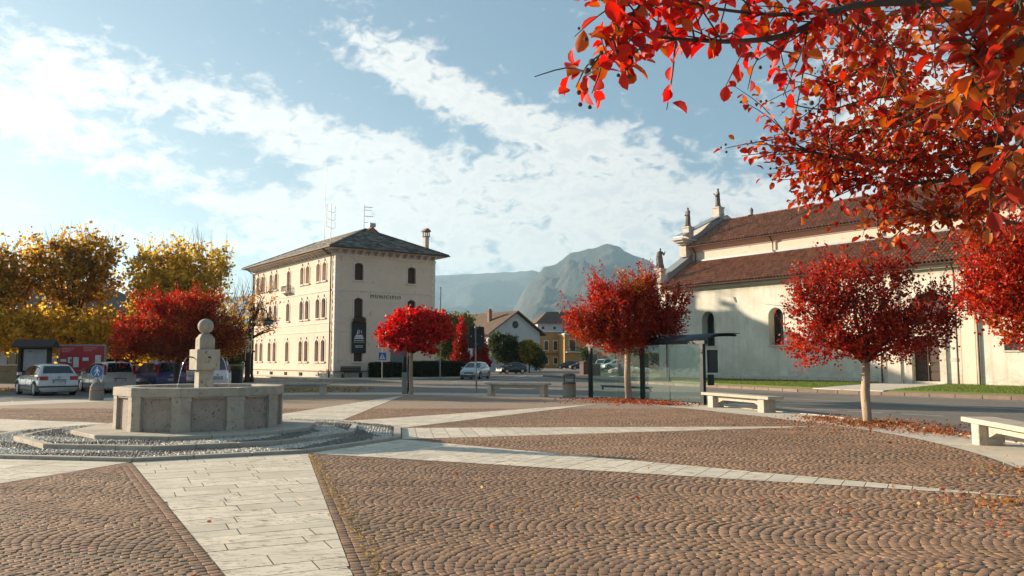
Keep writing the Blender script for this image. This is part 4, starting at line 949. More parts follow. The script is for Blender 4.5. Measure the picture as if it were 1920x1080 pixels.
m_cup = stone('church_upper_render', (.66, .58, .47), (.60, .53, .43), .8, .9, (.48, .42, .34), .05, .25, 25)
m_ctrim = stone('church_stone_trim', (.60, .54, .46), (.50, .45, .38), 2, .85, (.30, .27, .23), .2, .4, 30)
m_pink = stone('pink_cornice', (.50, .34, .27), (.44, .30, .24), 2, .85, None, 0, .2, 30)
m_tile = tinted('clay_roof_tile', .8, 1.0, .4, 40, .3, .15)
m_lead = stone('grey_metal_coping', (.28, .30, .31), (.34, .36, .37), 3, .5, None, 0, .1, 40, metal=.4)
m_statue = stone('weathered_statue_stone', (.22, .20, .175), (.12, .11, .10), 3, .9, (.33, .30, .26), .2, .7, 12)
ctr = thing('church', 'long cream church with stepped clay tile roofs and gabled front seen from the side', 'church', tuple(cc), R(-53))
# local axes: x = -U (towards us along the nave), y = V (into the building)
LEN = 36.0
WH = 7.35
wz = [(4.79, 2.75, 5.50, 1.26), (11.03, 2.75, 5.50, 1.26)]
ops = [(c - w_ / 2, c + w_ / 2, a, b_, w_ / 2) for c, a, b_, w_ in wz] + [(20.95, 22.65, .32, 3.15, 0), (20.75, 23.25, 3.9, 5.95, 1.25)]
def churchfacade():
    mb = MB(); facade(mb, 0, 25.2, 0, WH, ops, .75)
    mb.quad((25.2, 0, 0), (LEN, 0, 0), (LEN, 0, WH), (25.2, 0, WH)); mb.quad((0, 16, 0), (0, 0, 0), (0, 0, WH), (0, 16, WH)); mb.quad((LEN, 0, 0), (LEN, 16, 0), (LEN, 16, WH), (LEN, 0, WH))
    return mb
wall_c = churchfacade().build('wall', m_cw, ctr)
for c, a, b_, w_ in wz:
    ou = arch_outline(w_, b_ - a, w_ / 2); wn = MB().add([(x + c, .70, z + a) for x, z in ou], [tuple(range(len(ou)))]).build('window', m_glass_d, ctr)
    br = MB()
    for k in range(4): br.box(c - .36 + k * .24 - .012, c - .36 + k * .24 + .012, .64, .66, a, b_ - .12)
    for k in range(9): br.box(c - w_ / 2, c + w_ / 2, .645, .655, a + .2 + k * .27 - .012, a + .2 + k * .27 + .012)
    br.build('grille', m_iron, wn)
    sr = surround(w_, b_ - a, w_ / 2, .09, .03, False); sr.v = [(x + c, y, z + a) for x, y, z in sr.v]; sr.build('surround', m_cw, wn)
    MB().box(c - w_ / 2 - .12, c + w_ / 2 + .12, -.06, .3, a - .10, a - .004).build('sill', m_ctrim, wn)
# plinth stones
x = .1; k = 0
while x < 20.0:
    L = random.uniform(.75, 1.0); MB().cbox(x, x + L - .012, -.06, .05, -.1, .50, .012).build('plinth_stone', m_ctrim, ctr); x += L
# portal: door leaves with panels, stone frame, arched lunette
MB().box(20.55, 20.94, -.12, .10, .1, 3.35).box(22.66, 23.05, -.12, .10, .1, 3.35).box(20.45, 23.15, -.16, .10, 3.36, 3.62).build('door_frame', m_ctrim, ctr)
for x0_, x1_ in ((20.96, 21.795), (21.805, 22.64)):
    lf = MB().box(x0_, x1_, .30, .36, .34, 3.14).build('door_leaf', m_wood_d, ctr)
    for k in range(5):
        z = .42 + k * .54; MB().cbox(x0_ + .12, x1_ - .12, .26, .31, z, z + .44, .02).build('door_panel', m_wood_d, lf)
MB().box(21.77, 21.83, .22, .30, .34, 3.14).build('door_post', m_wood_d, ctr)
MB().tube([(21.9, .24, 1.3), (21.9, .18, 1.35), (21.9, .18, 1.5), (21.9, .24, 1.55)], .018, 6).build('door_handle', flat('brass', (.6, .42, .15), .35, .9), ctr)
ou = arch_outline(2.5, 2.05, 1.25); ln = MB().add([(x + 22.0, .45, z + 3.9) for x, z in ou], [tuple(range(len(ou)))]).build('lunette', flat('dark_lunette', (.06, .025, .02), .7), ctr)
MB().box(23.25, 23.75, -.02, .02, 1.55, 1.75).build('plaque', m_ctrim, ctr)
# pilaster strips between bays
for a, b_ in ((-.25, .55), (19.35, 20.2), (23.95, 24.75)): MB().box(a, b_, -.10, .0, .0, WH).build('pilaster', m_cup, ctr)
MB().box(-.1, LEN, -.10, .0, WH - .02, WH + .28).box(-.1, LEN, -.22, -.10, WH + .12, WH + .28).build('cornice', m_cup, ctr)
# roofs of round clay tiles
def tile_roof(name, x0_, x1_, y0_, z0_, y1_, z1_, wt=.27, row=.38, pal=((.38, .175, .10), (.34, .155, .088), (.42, .20, .115), (.28, .13, .08), (.36, .18, .11))):
    L = math.hypot(y1_ - y0_, z1_ - z0_); dy, dz = (y1_ - y0_) / L, (z1_ - z0_) / L; nx, nz = -dz, dy; nr = int(L / row); nc = int((x1_ - x0_) / wt)
    prof = [(-.5, -.075), (-.30, -.04), (-.17, .055), (0, .085), (.17, .055), (.30, -.04), (.5, -.075)]; np_ = len(prof)
    V, F, T_ = [], [], []
    cidx = np.arange(nc); jit = RNG.uniform(-.006, .006, (nc, nr)); tt = np.array(pal)[RNG.integers(0, len(pal), (nc, nr))] * RNG.uniform(.9, 1.1, (nc, nr, 1))
    for r_ in range(nr):
        for end in (0, 1):
            for kx, (px_, h_) in enumerate(prof):
                ll = r_ * row + (end * row * 1.1); hh = h_ * (1.0 if end == 0 else .8) + (.03 if end == 0 else 0.0)
                hh = hh + jit[:, r_]; xx = x0_ + (cidx + .5 + px_) * wt; V.append(np.stack([xx, y0_ + dy * ll + nx * hh, z0_ + dz * ll + nz * hh], 1))
    V = np.stack(V, 0).reshape(nr, 2, np_, nc, 3).transpose(3, 0, 1, 2, 4).reshape(-1, 3)
    base = (np.arange(nc * nr) * 2 * np_)[:, None, None]; fs = np.array([(j, j + 1, np_ + j + 1, np_ + j) for j in range(np_ - 1)]); F = (base + fs[None]).reshape(-1, 4)
    T_ = np.repeat(tt.reshape(-1, 3), 2 * np_, 0)
    return put(name, npmesh(name, V, F, m_tile, T_), None, kind='stuff')
rz0 = 7.66
aisle = MB().ext([(-.55, rz0 - .06), (-.55, rz0 + .0), (3.5, 10.12), (3.5, 9.9), (0, rz0 - .1)], 'x', .25, LEN).build('aisle_roof', m_wood_d, ctr)
tr = tile_roof('roof_tiles', .25, LEN, -.62, rz0 + .03, 3.5, 10.17); tr.parent = aisle
MB().box(0, LEN, 3.5, 16, 8.0, 11.30).build('nave_wall', m_cup, ctr)
MB().ext([(3.5, 11.28), (3.42, 11.02), (3.5, 10.98)], 'x', 0.0, LEN)
MB().ext([(3.5, 10.95), (3.44, 10.97), (3.40, 11.12), (3.22, 11.30), (3.10, 11.42), (3.5, 11.42)], 'x', .1, LEN).build('nave_cornice', m_pink, ctr)
nave = MB().ext([(2.95, 11.42), (2.95, 11.50), (7.9, 14.22), (12.85, 11.50), (12.85, 11.42)], 'x', .3, LEN).build('nave_roof', m_wood_d, ctr)
tr = tile_roof('roof_tiles', .3, LEN, 2.88, 11.50, 7.9, 14.27); tr.parent = nave
rg = MB()
for k in range(100): rg.tube([(.3 + k * .36, 7.9, 14.29), (.3 + k * .36 + .38, 7.9, 14.27)], [.11, .09], 6)
rg.build('ridge_tiles', stone('ridge_clay', (.22, .10, .06), (.16, .075, .045), 6, .85), nave)
MB().box(.4, LEN, 3.42, 3.5, 10.14, 10.28).build('flashing', m_lead, ctr)
# gabled front wall (stands across the end), copings and statue pedestals
fw = MB().ext([(-.05, 0), (-.05, 8.75), (.55, 8.95), (3.7, 10.85), (3.7, 11.9), (3.3, 12.2), (3.9, 12.45), (7.0, 14.25), (8.6, 14.95), (10.2, 14.25), (13.3, 12.45), (13.3, 0)], 'x', -.45, .22).build('front_wall', m_cup, ctr)
def coping(p, q, w0_=-.62, w1_=.42, th_=.10):
    MB().add([(w0_, p[0], p[1]), (w1_, p[0], p[1]), (w1_, q[0], q[1]), (w0_, q[0], q[1]), (w0_, p[0], p[1] + th_), (w1_, p[0], p[1] + th_), (w1_, q[0], q[1] + th_), (w0_, q[0], q[1] + th_)],
             [(0, 3, 2, 1), (4, 5, 6, 7), (0, 1, 5, 4), (1, 2, 6, 5), (2, 3, 7, 6), (3, 0, 4, 7)]).build('coping', m_lead, ctr)
coping((.45, 8.92), (3.72, 10.88)); coping((2.2, 12.28), (8.0, 14.85))
MB().ext([(-.6, 8.30), (-.6, 8.42), (.5, 8.42), (.5, 8.30)], 'x', -.7, .30).ext([(-.45, 8.10), (-.6, 8.30), (.4, 8.30), (.4, 8.10)], 'x', -.6, .30).build('cornice', m_ctrim, ctr)
MB().box(-.75, .55, 2.0, 4.4, 12.02, 12.16).box(-.62, .45, 2.2, 4.2, 11.84, 12.02).box(-.52, .35, 2.5, 4.0, 11.66, 11.84).box(-.46, .28, 2.75, 3.6, 10.6, 11.66).build('cornice', m_ctrim, ctr)
MB().ext([(.42, 8.2), (.42, 8.8), (3.55, 10.75), (3.55, 10.1)], 'x', .22, .33).ext([(3.6, 11.6), (3.6, 12.35), (7.8, 14.6), (7.8, 14.1)], 'x', .22, .34).build('parapet_side', flat('grey_parapet_render', (.33, .32, .31), .9), ctr)
def pedestal(y, z, w_, h): MB().box(-.1 - w_ / 2, -.1 + w_ / 2, y - w_ / 2, y + w_ / 2, z, z + h).box(-.1 - w_ / 2 - .06, -.1 + w_ / 2 + .06, y - w_ / 2 - .06, y + w_ / 2 + .06, z + h - .1, z + h + .02).build('pedestal', m_ctrim, ctr)
pedestal(-.1, 8.42, .62, .95); pedestal(3.55, 12.16, .66, 1.15); pedestal(7.75, 14.45, .72, 1.1)
for k in (1, 2): MB().tube([(.35 + 0, 2.9 + .3, 12.3 + .2), (.42, 3.4, 12.6), (.38, 3.3, 12.75)], .06, 5)
# drainpipes
for x in (.5, 23.75, 19.0):
    MB().tube([(x, -.58, 7.52), (x, -.40, 7.38), (x, -.16, 7.02), (x, -.16, .1)], .055, 8).build('drainpipe', m_pipe, ctr)
MB().tube([(.1, -.66, 7.60), (LEN, -.66, 7.56)], .065, 8).build('gutter', m_pipe, ctr)
for x in (.8, 8.6, 17.4, 23.2): MB().tube([(x, 2.98, 11.42), (x, 3.1, 11.2), (x, 3.36, 10.95), (x, 3.36, 10.2)], .05, 8).build('drainpipe', m_pipe, ctr)
MB().tube([(.2, 2.84, 11.42), (LEN, 2.84, 11.42)], .06, 8).build('gutter', m_pipe, ctr)
MB().box(7.55, 7.75, -.03, .0, 5.95, 6.35)
MB().tube([(7.35, -.05, 6.5), (7.5, -.05, 6.1)], .03, 5).build('wall_anchor', m_iron, ctr)
for x0_, x1_, z in ((.75, 1.9, 7.0),): MB().box(x0_, x1_, -.05, .0, z - .05, z + .05).build('stone_band', m_cup, ctr)
# side annex towards the square
ax_ = thing('church_annex', 'low cream annex with tiled lean-to roof against the church, at the right edge', 'building', tuple(cc - U * 25.2), R(-53))
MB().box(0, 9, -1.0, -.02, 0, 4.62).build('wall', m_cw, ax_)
ar_ = MB().ext([(-1.35, 4.62), (-1.35, 4.70), (-.02, 5.65), (-.02, 5.45)], 'x', -.3, 9.2).build('roof', m_wood_d, ax_)
tr = tile_roof('roof_tiles', -.3, 9.2, -1.42, 4.70, -.02, 5.68); tr.parent = ar_
MB().tube([(.05, -1.3, 4.6), (.1, -1.15, 4.35), (.15, -1.08, 4.0), (.15, -1.08, .1)], .055, 8).build('drainpipe', m_pipe, ax_)
wn = MB().box(1.5, 2.3, -1.03, -.99, 2.2, 3.2).build('window', m_glass_d, ax_); MB().box(1.42, 2.38, -1.07, -1.0, 2.1, 2.195).build('sill', m_ctrim, wn)
# ---- statues of draped figures
def statue(name, label, loc, rot, h=1.75, arm=1, seed=1):
    rr = random.Random(seed); tg_ = thing(name, label, 'statue', loc, rot, 'statues on the gabled church front')
    N = 20; rings = []
    prof = [(0, .27, .24), (.08, .27, .24), (.25, .24, .21), (.42, .225, .20), (.55, .21, .17), (.66, .19, .15), (.76, .235, .145), (.82, .22, .13), (.855, .10, .09), (.88, .065, .07), (.90, .07, .085), (.935, .083, .10), (.97, .078, .092), (.995, .04, .05), (1.0, .01, .01)]
    for f, rx, ry in prof:
        fold = .16 if f < .6 else .05 if f < .84 else 0; sx_ = .035 * math.sin(f * 5 + seed)
        rings.append([(sx_ + h / 1.75 * rx * (1 + fold * math.sin(k * 2 * PI / N * 6 + f * 3 + seed)) * math.cos(2 * PI * k / N), h / 1.75 * ry * (1 + fold * math.sin(k * 2 * PI / N * 6 + f * 3 + seed)) * math.sin(2 * PI * k / N) - .03 * math.sin(f * 4), f * h) for k in range(N)])
    MB().loft(rings).build('figure', m_statue, tg_, True)
    s = h / 1.75
    for sd in (-1, 1):
        if sd == arm: pts = [(sd * .2 * s, 0, 1.36 * s), (sd * .30 * s, -.10, 1.16 * s), (sd * .38 * s, -.30, 1.30 * s), (sd * .40 * s, -.36, 1.42 * s)]
        else: pts = [(sd * .2 * s, 0, 1.36 * s), (sd * .29 * s, -.05, 1.08 * s), (sd * .10 * s, -.24, 1.02 * s), (0, -.26, 1.04 * s)]
        MB().tube(pts, [.085 * s, .075 * s, .055 * s, .035 * s], 8).build('arm', m_statue, tg_, True)
    MB().tube([(-.15, .12, 1.40 * s), (-.26, .10, .9 * s), (-.20, .05, .25 * s)], [.07, .10, .13], 8).build('cloak', m_statue, tg_, True)
    MB().box(-.27, .27, -.25, .25, -.0, .06).build('base', m_statue, tg_)
    return tg_
def CW(s, d, z): q = cc - U * s + Vv * d; return (q.x, q.y, z)
statue('statue', 'lowest stone statue, with bowed head, at the outer corner of the church front', CW(-.1, -.1, 9.39), R(-10), 1.75, 1, 2)
statue('statue', 'middle stone statue standing on the upper step of the church gable', CW(-.1, 3.55, 13.33), R(-60), 1.75, 1, 5)
statue('statue', 'highest stone statue with outstretched arm, on the peak of the church gable', CW(-.1, 7.75, 15.57), R(-100), 1.75, -1, 9)
s4 = thing('ridge_finial', 'small dark finial on the church roof ridge just behind the gable', 'finial', CW(3.4, 7.9, 14.25), 0)
MB().lathe([(.18, 0), (.2, .15), (.10, .2), (.14, .4), (.16, .55), (.08, .72), (.02, .8)], 10).build('finial_body', m_statue, s4); MB().box(-.35, .25, -.1, .1, 0, .12).build('finial_foot', m_statue, s4)
# ------------------------------------------------------------------ trees
m_bark_pale = stone('pale_smooth_bark', (.40, .31, .22), (.27, .20, .14), 3, .85, (.16, .12, .085), .3, .6, 20, 0, (1, 1, .25))
m_bark = stone('dark_bark', (.085, .065, .048), (.05, .04, .03), 4, .9, None, 0, .6, 20, 0, (1, 1, .3))
m_rleaf = leafmat('red_leaf', .42, .5, 1.05, 1.25)
m_yleaf = leafmat('yellow_leaf', .6, .5, 1.0, 1.4)
m_gleaf = leafmat('green_leaf', .35, .5, 1.0, 1.2)
def rings_leaf(n): pass
def make_tree(name, label, loc, trunk_h, trunk_r, clumps, palettes, mat, bark, leaf=.07, ntw=900, tw_len=.5, nleaf=14, lean=(0, 0), group='red-leaved trees on the square', cat='tree', up=.55, seed=1, droop=0.0, two=False, bare=0, spikes=0, brmat=None, asp=.42, trunk_pts=None):
    rr = np.random.default_rng(seed); rnd = random.Random(seed)
    root = thing(name, label, cat, loc, 0, group)
    top = Vector((lean[0], lean[1], trunk_h)); tb = MB()
    tp = [(0, 0, -.05), (lean[0] * .1 + .01, lean[1] * .1, trunk_h * .12), (lean[0] * .35 - .02, lean[1] * .3 + .02, trunk_h * .45), (lean[0] * .7 + .015, lean[1] * .7, trunk_h * .75), tuple(top)]
    N = 12; rings = []
    zs = np.linspace(0, 1, 14)
    for f in zs:
        k = f * (len(tp) - 1); i = min(int(k), len(tp) - 2); p = Vector(tp[i]).lerp(Vector(tp[i + 1]), k - i); rad = trunk_r * (1.35 - .55 * min(1, f * 6) if f < .17 else .95 - .25 * f)
        rings.append([(p.x + rad * (1 + .12 * math.sin(3 * a + f * 6 + seed) + .06 * math.sin(7 * a + f * 3)) * math.cos(a), p.y + rad * (1 + .12 * math.sin(3 * a + f * 6 + seed)) * math.sin(a), p.z) for a in [2 * PI * j / N for j in range(N)]])
    tb.loft(rings); tb.build('trunk', bark, root, True)
    br = MB(); tips = []
    tot = sum((c[3] * c[4] * c[5]) for c in clumps)
    for c in clumps:
        c_ = Vector(c[:3]); nb = 3 if c[3] > .7 else 2
        for k in range(nb):
            e = c_ + Vector((rnd.uniform(-.6, .6) * c[3], rnd.uniform(-.6, .6) * c[4], rnd.uniform(-.3, .6) * c[5])); s = top + Vector((0, 0, -rnd.uniform(0, .12) * trunk_h))
            mid = s.lerp(e, .5) + Vector((rnd.uniform(-.15, .15), rnd.uniform(-.15, .15), (s - e).length * .06))
            q1 = s.lerp(mid, .5) + Vector((0, 0, .04)); rb = trunk_r * .42
            br.tube([s, q1, mid, mid.lerp(e, .6) + Vector((0, 0, .05)), e], [rb, rb * .8, rb * .55, rb * .35, rb * .15], 6)
            for j in range(4):
                f = rnd.uniform(.4, 1); s2 = mid.lerp(e, (f - .4) / .6); e2 = s2 + Vector((rnd.gauss(0, .5) * c[3], rnd.gauss(0, .5) * c[4], rnd.uniform(0, .7) * c[5] + .1)); br.tube([s2, s2.lerp(e2, .5) + Vector((0, 0, .05)), e2], [rb * .25, rb * .16, rb * .06], 4)
    LP, LD, LT = [], [], []
    for ci, c in enumerate(clumps):
        nt = int(ntw * (c[3] * c[4] * c[5]) ** .75 / sum((q[3] * q[4] * q[5]) ** .75 for q in clumps))
        pal = np.array(palettes[c[6] if len(c) > 6 else 0])
        for _ in range(nt):
            d = Vector((rnd.gauss(0, 1), rnd.gauss(0, 1), rnd.gauss(0, 1))).normalized(); r_ = rnd.uniform(.12, 1) ** .45 * .88
            b = Vector((c[0] + d.x * r_ * c[3], c[1] + d.y * r_ * c[4], c[2] + d.z * r_ * c[5]))
            dr = (d + Vector((b.x - top.x, b.y - top.y, 0)).normalized() * .5 + Vector((rnd.gauss(0, .45), rnd.gauss(0, .45), up + rnd.gauss(0, .35)))).normalized()
            L = tw_len * rnd.uniform(.4, 1.15) * (1.0 if r_ > .5 else .7); bend = Vector((rnd.gauss(0, .12), rnd.gauss(0, .12), -droop)) * L
            if rnd.random() < .30: br.tube([b, b + dr * L * .5, b + dr * L + bend], [.008, .006, .003], 3, False)
            m_ = int(nleaf * rnd.uniform(.5, 1.3)); base_t = pal[rnd.randrange(len(pal))]
            for j in range(m_):
                f = (j + rnd.random()) / m_; p = b + dr * L * f + bend * f * f; LP.append((p.x, p.y, p.z)); LD.append((dr.x * .5, dr.y * .5, dr.z * .5)); LT.append(base_t if rnd.random() < .7 else pal[rnd.randrange(len(pal))])
    for _ in range(spikes):
        c = clumps[rnd.randrange(len(clumps))]; pal = np.array(palettes[c[6] if len(c) > 6 else 0]); a = rnd.uniform(0, 2 * PI); el_ = rnd.uniform(-.1, 1.0); d = Vector((math.cos(a) * math.cos(el_), math.sin(a) * math.cos(el_), math.sin(el_)))
        b = Vector((c[0] + d.x * .85 * c[3], c[1] + d.y * .85 * c[4], c[2] + d.z * .85 * c[5])); dr = (d * .8 + Vector((rnd.gauss(0, .25), rnd.gauss(0, .25), up + .25))).normalized(); L = tw_len * rnd.uniform(1.0, 2.1); bd_ = Vector((rnd.gauss(0, .1), rnd.gauss(0, .1), 0)) * L
        br.tube([b, b + dr * L * .5, b + dr * L + bd_], [.010, .007, .003], 3, False)
        m_ = int(nleaf * 2.0)
        for j in range(m_): f = (j + rnd.random()) / m_; p = b + dr * L * f + bd_ * f * f; LP.append((p.x, p.y, p.z)); LD.append((dr.x * .8, dr.y * .8, dr.z * .8)); LT.append(pal[rnd.randrange(len(pal))])
    for _ in range(bare):
        c = clumps[rnd.randrange(len(clumps))]; b = Vector((c[0] + rnd.gauss(0, .5) * c[3], c[1] + rnd.gauss(0, .5) * c[4], c[2] + c[5] * .6)); e = b + Vector((rnd.gauss(0, .35), rnd.gauss(0, .35), rnd.uniform(.9, 2.0))); br.tube([b, b.lerp(e, .5) + Vector((.04, 0, 0)), e], [.016, .011, .005], 3, False)
    br.build('branches', brmat or bark, root, True)
    LP = np.array(LP); LD = np.array(LD); LT = np.array(LT) * rr.uniform(.7, 1.25, (len(LP), 1)); LP = LP + rr.normal(size=LP.shape) * leaf * .5
    leafmesh('crown', LP, LD, leaf, None, root, mat, LT, asp, 'stuff' if False else None)
    return root
RED = [(.52, .026, .016), (.40, .020, .014), (.60, .055, .02), (.28, .016, .014), (.48, .035, .015), (.55, .10, .03)]
DRED = [(.36, .022, .016), (.26, .016, .014), (.42, .035, .016), (.18, .018, .012), (.46, .065, .02)]
ORG = [(.55, .16, .02), (.60, .25, .03), (.50, .10, .02), (.35, .06, .015), (.62, .32, .05)]
RORG = [(.46, .055, .016), (.40, .03, .014), (.50, .11, .02), (.33, .025, .012)]
CRIM = [(.62, .018, .022), (.52, .014, .018), (.68, .03, .025), (.42, .012, .016), (.66, .09, .04)]
make_tree('red_tree', 'broad ragged red tree with leaf litter round its pale trunk, before the church door', (9.12, 20.75, 0.0), 1.75, .125,
          [(-1.12, .1, 2.0, .80, .9, .55, 0), (-1.15, 0, 3.05, .78, .9, .55, 1), (-.2, 0, 2.6, 1.15, 1.25, .85, 1), (1.35, .2, 2.35, 1.05, 1.05, .62, 1), (-.55, 0, 3.65, .62, .8, .55, 0), (.65, .1, 3.65, .6, .8, .5, 1), (1.9, 0, 3.0, .6, .6, .45, 1), (.3, -.3, 1.95, .9, .7, .4, 0), (-1.45, 0, 3.3, .3, .4, .35, 0)],
          [RED, DRED], m_rleaf, m_bark_pale, .072, 1950, .42, 12, up=.75, seed=4, spikes=170, brmat=m_bark)
make_tree('red_tree', 'full red tree with an orange patch at the top, standing before the bus shelter', (4.68, 32.5, 0.03), 2.35, .15,
          [(0, 0, 3.1, 1.6, 1.6, .9, 1), (-1.45, 0, 2.75, .85, .9, .55, 2), (1.4, 0, 3.0, .85, .9, .7, 1), (.55, 0, 4.05, .8, .9, .6, 2), (-.55, 0, 3.95, 1.0, 1.0, .6, 0), (.35, -.3, 4.35, .45, .45, .32, 3), (2.0, 0, 3.7, .40, .5, .55, 1), (.75, 0, 4.5, .3, .4, .35, 0), (-1.0, 0, 4.35, .35, .4, .35, 0), (-1.95, 0, 3.2, .5, .5, .5, 0), (-.3, -.2, 2.3, 1.2, 1.1, .4, 2)],
          [RED, DRED, RORG, ORG], m_rleaf, m_bark_pale, .084, 3100, .52, 12, up=.8, seed=8, spikes=190, brmat=m_bark)
make_tree('red_maple', 'small bright crimson tree with an umbrella crown, between the town hall hedges', (-4.85, 38.6, 0.03), 2.15, .11,
          [(.2, 0, 3.25, 1.45, 1.5, .65, 0), (-.9, 0, 2.75, .7, .9, .55, 0), (1.2, 0, 3.0, .75, .9, .45, 0), (.2, 0, 3.6, 1.1, 1.2, .38, 0), (-.1, -.5, 2.45, .95, .7, .38, 0), (.85, -.2, 2.2, .4, .5, .3, 0), (1.3, 0, 3.5, .5, .6, .3, 0)],
          [CRIM], m_rleaf, m_bark_pale, .125, 1500, .26, 11, up=.3, seed=12, asp=.5, spikes=50, brmat=m_bark)
make_tree('red_tree', 'wide orange-red tree behind the fountain, in front of the yellow trees', (-16.6, 39.8, 0.0), 1.9, .15,
          [(0, 0, 3.2, 2.0, 1.9, 1.1, 0), (-1.9, 0, 2.9, 1.3, 1.3, .8, 1), (1.9, 0, 3.0, 1.3, 1.3, .85, 2), (0, 0, 4.3, 1.2, 1.2, .6, 1), (-1.2, 0, 4.1, .7, .8, .5, 1), (1.2, 0, 4.2, .8, .8, .5, 0), (2.6, 0, 2.4, .7, .8, .6, 2), (.4, -.5, 2.0, 1.6, 1.3, .5, 2), (-2.2, -.2, 2.0, .8, .8, .45, 0)],
          [RORG, RED, [(.34, .06, .02), (.26, .04, .015), (.42, .12, .03), (.20, .03, .012)]], m_rleaf, m_bark, .10, 2700, .5, 12, up=.6, seed=15, spikes=140)
make_tree('red_tree', 'red tree leaning into the picture at the right edge, near the church annex', (10.05, 14.0, 0.0), 1.9, .13,
          [(-1.1, 0, 2.9, 1.0, 1.0, .62, 0), (-.2, 0, 3.3, 1.3, 1.3, .8, 2), (-1.3, 0, 3.55, .75, .8, .5, 0), (-.9, 0, 2.25, .8, .9, .35, 2), (.8, 0, 3.1, 1.0, 1.1, .7, 1), (-1.75, 0, 2.8, .4, .5, .3, 0)],
          [RED, DRED, RORG], m_rleaf, m_bark_pale, .064, 2000, .38, 13, up=.6, seed=19, spikes=120, brmat=m_bark)
YEL = [(.78, .50, .05), (.70, .42, .04), (.82, .58, .09), (.42, .26, .03), (.36, .24, .035)]
YOR = [(.50, .28, .03), (.42, .22, .03), (.30, .16, .03), (.20, .13, .03), (.60, .38, .05)]
YGR = [(.58, .37, .05), (.42, .26, .04), (.66, .44, .05), (.28, .18, .03), (.70, .48, .07)]
GY = 'yellow-leaved trees behind the parked cars'
def ytree(loc, s, lab, pal, seed, wid=2.7, top=9.3, ntw=2500, bare=70, low=2.4):
    m = (top + low) / 2
    make_tree('yellow_tree', lab, loc, 3.0, .26, [(0, 0, low + 1.6, wid, wid, 1.5, 0), (-wid * .5, 0, low + .9, wid * .55, wid * .6, .9, 0), (wid * .55, 0, low + 1.1, wid * .55, wid * .6, .95, 0), (0, 0, m + .6, wid * .75, wid * .8, 1.5, 1), (-wid * .35, 0, top - 1.9, wid * .5, wid * .5, 1.1, 1), (wid * .3, 0, top - 1.6, wid * .45, wid * .5, 1.2, 1)],
              pal, m_yleaf, m_bark, .21, ntw, .75, 9, group=GY, up=.45, seed=seed, bare=bare, asp=.5, spikes=120)
ytree((-32.9, 49, 0), 1, 'yellow tree at the far left edge, above the wooden notice board', [YEL, YOR], 31, 4.1, 8.8, 2500, 70, 2.0)
ytree((-28.6, 52, 0), 1, 'tall yellow tree whose bare twigs reach highest, above the red poster board', [YEL, YOR], 32, 3.5, 10.0, 2300, 100, 1.9)
ytree((-24.0, 55, 0), 1, 'thin yellow tree between the red poster board and the red tree', [YEL, YOR], 33, 2.6, 7.4, 1300, 60, 1.5)
ytree((-22.0, 53, 0), 1, 'brownish yellow tree rising directly behind the red tree crown', [YEL, YGR], 34, 4.1, 9.5, 2200, 130, 1.7)
ytree((-38.8, 46, 0), 1, 'yellow tree cut by the left edge of the picture', [YEL, YOR], 35, 3.4, 8.6, 1400)
make_tree('sparse_tree', 'nearly bare tree with a few brown leaves against the left end of the town hall', (-19.9, 60.5, 0), 3.2, .22, [(0, 0, 4.6, 1.7, 1.8, .9, 0), (-1, 0, 5.6, 1.6, 1.6, .9, 0), (.8, 0, 6.2, 1.2, 1.2, .8, 0), (1.3, 0, 3.9, 1.0, 1.0, .5, 0)], [[(.42, .20, .04), (.30, .12, .03), (.50, .27, .05)]], m_yleaf, m_bark, .16, 260, .8, 6, group=GY, up=.5, seed=41, bare=150, asp=.5)
GRN = [(.14, .17, .035), (.10, .13, .03), (.19, .21, .04), (.25, .24, .05)]
make_tree('green_tree', 'loose green tree to the left of the white gabled house', (-7.0, 96, 0), 3.0, .2, [(0, 0, 4.6, 2.3, 2.2, 1.7, 0), (-1.0, 0, 3.0, 1.6, 1.5, 1.2, 0), (.9, 0, 6.0, 1.4, 1.3, 1.0, 0), (-1.2, 0, 6.2, 1.1, 1.0, 1.0, 0)], [GRN], m_gleaf, m_bark, .26, 1100, .9, 9, group=None, up=.6, seed=51, asp=.5)
make_tree('dark_shrub', 'tall dark green shrub in front of the white gabled house', (-.9, 103, 0), 1.0, .15, [(0, 0, 3.0, 2.2, 2.2, 1.9, 0), (-1, 0, 4.1, 1.2, 1.2, .9, 0), (1.3, 0, 2.2, 1.4, 1.5, 1.4, 0)], [[(.055, .075, .025), (.035, .05, .02), (.08, .095, .03)]], m_gleaf, m_bark, .22, 1400, .5, 10, group=None, cat='shrub', up=.4, seed=52, asp=.5)
make_tree('yellowing_shrub', 'yellowing shrub at the right corner of the white gabled house', (2.2, 102, 0), 1.0, .12, [(0, 0, 2.6, 1.5, 1.5, 1.5, 0), (1.0, 0, 1.8, 1.1, 1.1, 1.3, 1), (-.4, 0, 3.3, .8, .8, .6, 0)], [[(.24, .20, .035), (.32, .24, .04), (.14, .15, .03)], [(.05, .075, .025), (.08, .10, .03)]], m_gleaf, m_bark, .2, 1000, .5, 10, group=None, cat='shrub', up=.4, seed=53, asp=.5)
for i, (x, y, h, lab) in enumerate(((-5.9, 93, 6.6, 'left of two pointed red conical trees behind the black sign panel'), (-3.6, 93, 5.4, 'right of two pointed red conical trees behind the black sign panel'))):
    make_tree('conical_red_tree', lab, (x, y, 0), .8, .1, [(0, 0, h * .25, 1.15, 1.15, h * .22, 1), (0, 0, h * .50, .85, .85, h * .2, 1), (0, 0, h * .76, .42, .42, h * .16, 0), (0, 0, h * .93, .16, .16, h * .08, 0)], [CRIM, DRED], m_rleaf, m_bark, .15, 1500, .35, 9, group='pointed red trees', up=1.0, seed=60 + i, asp=.45)
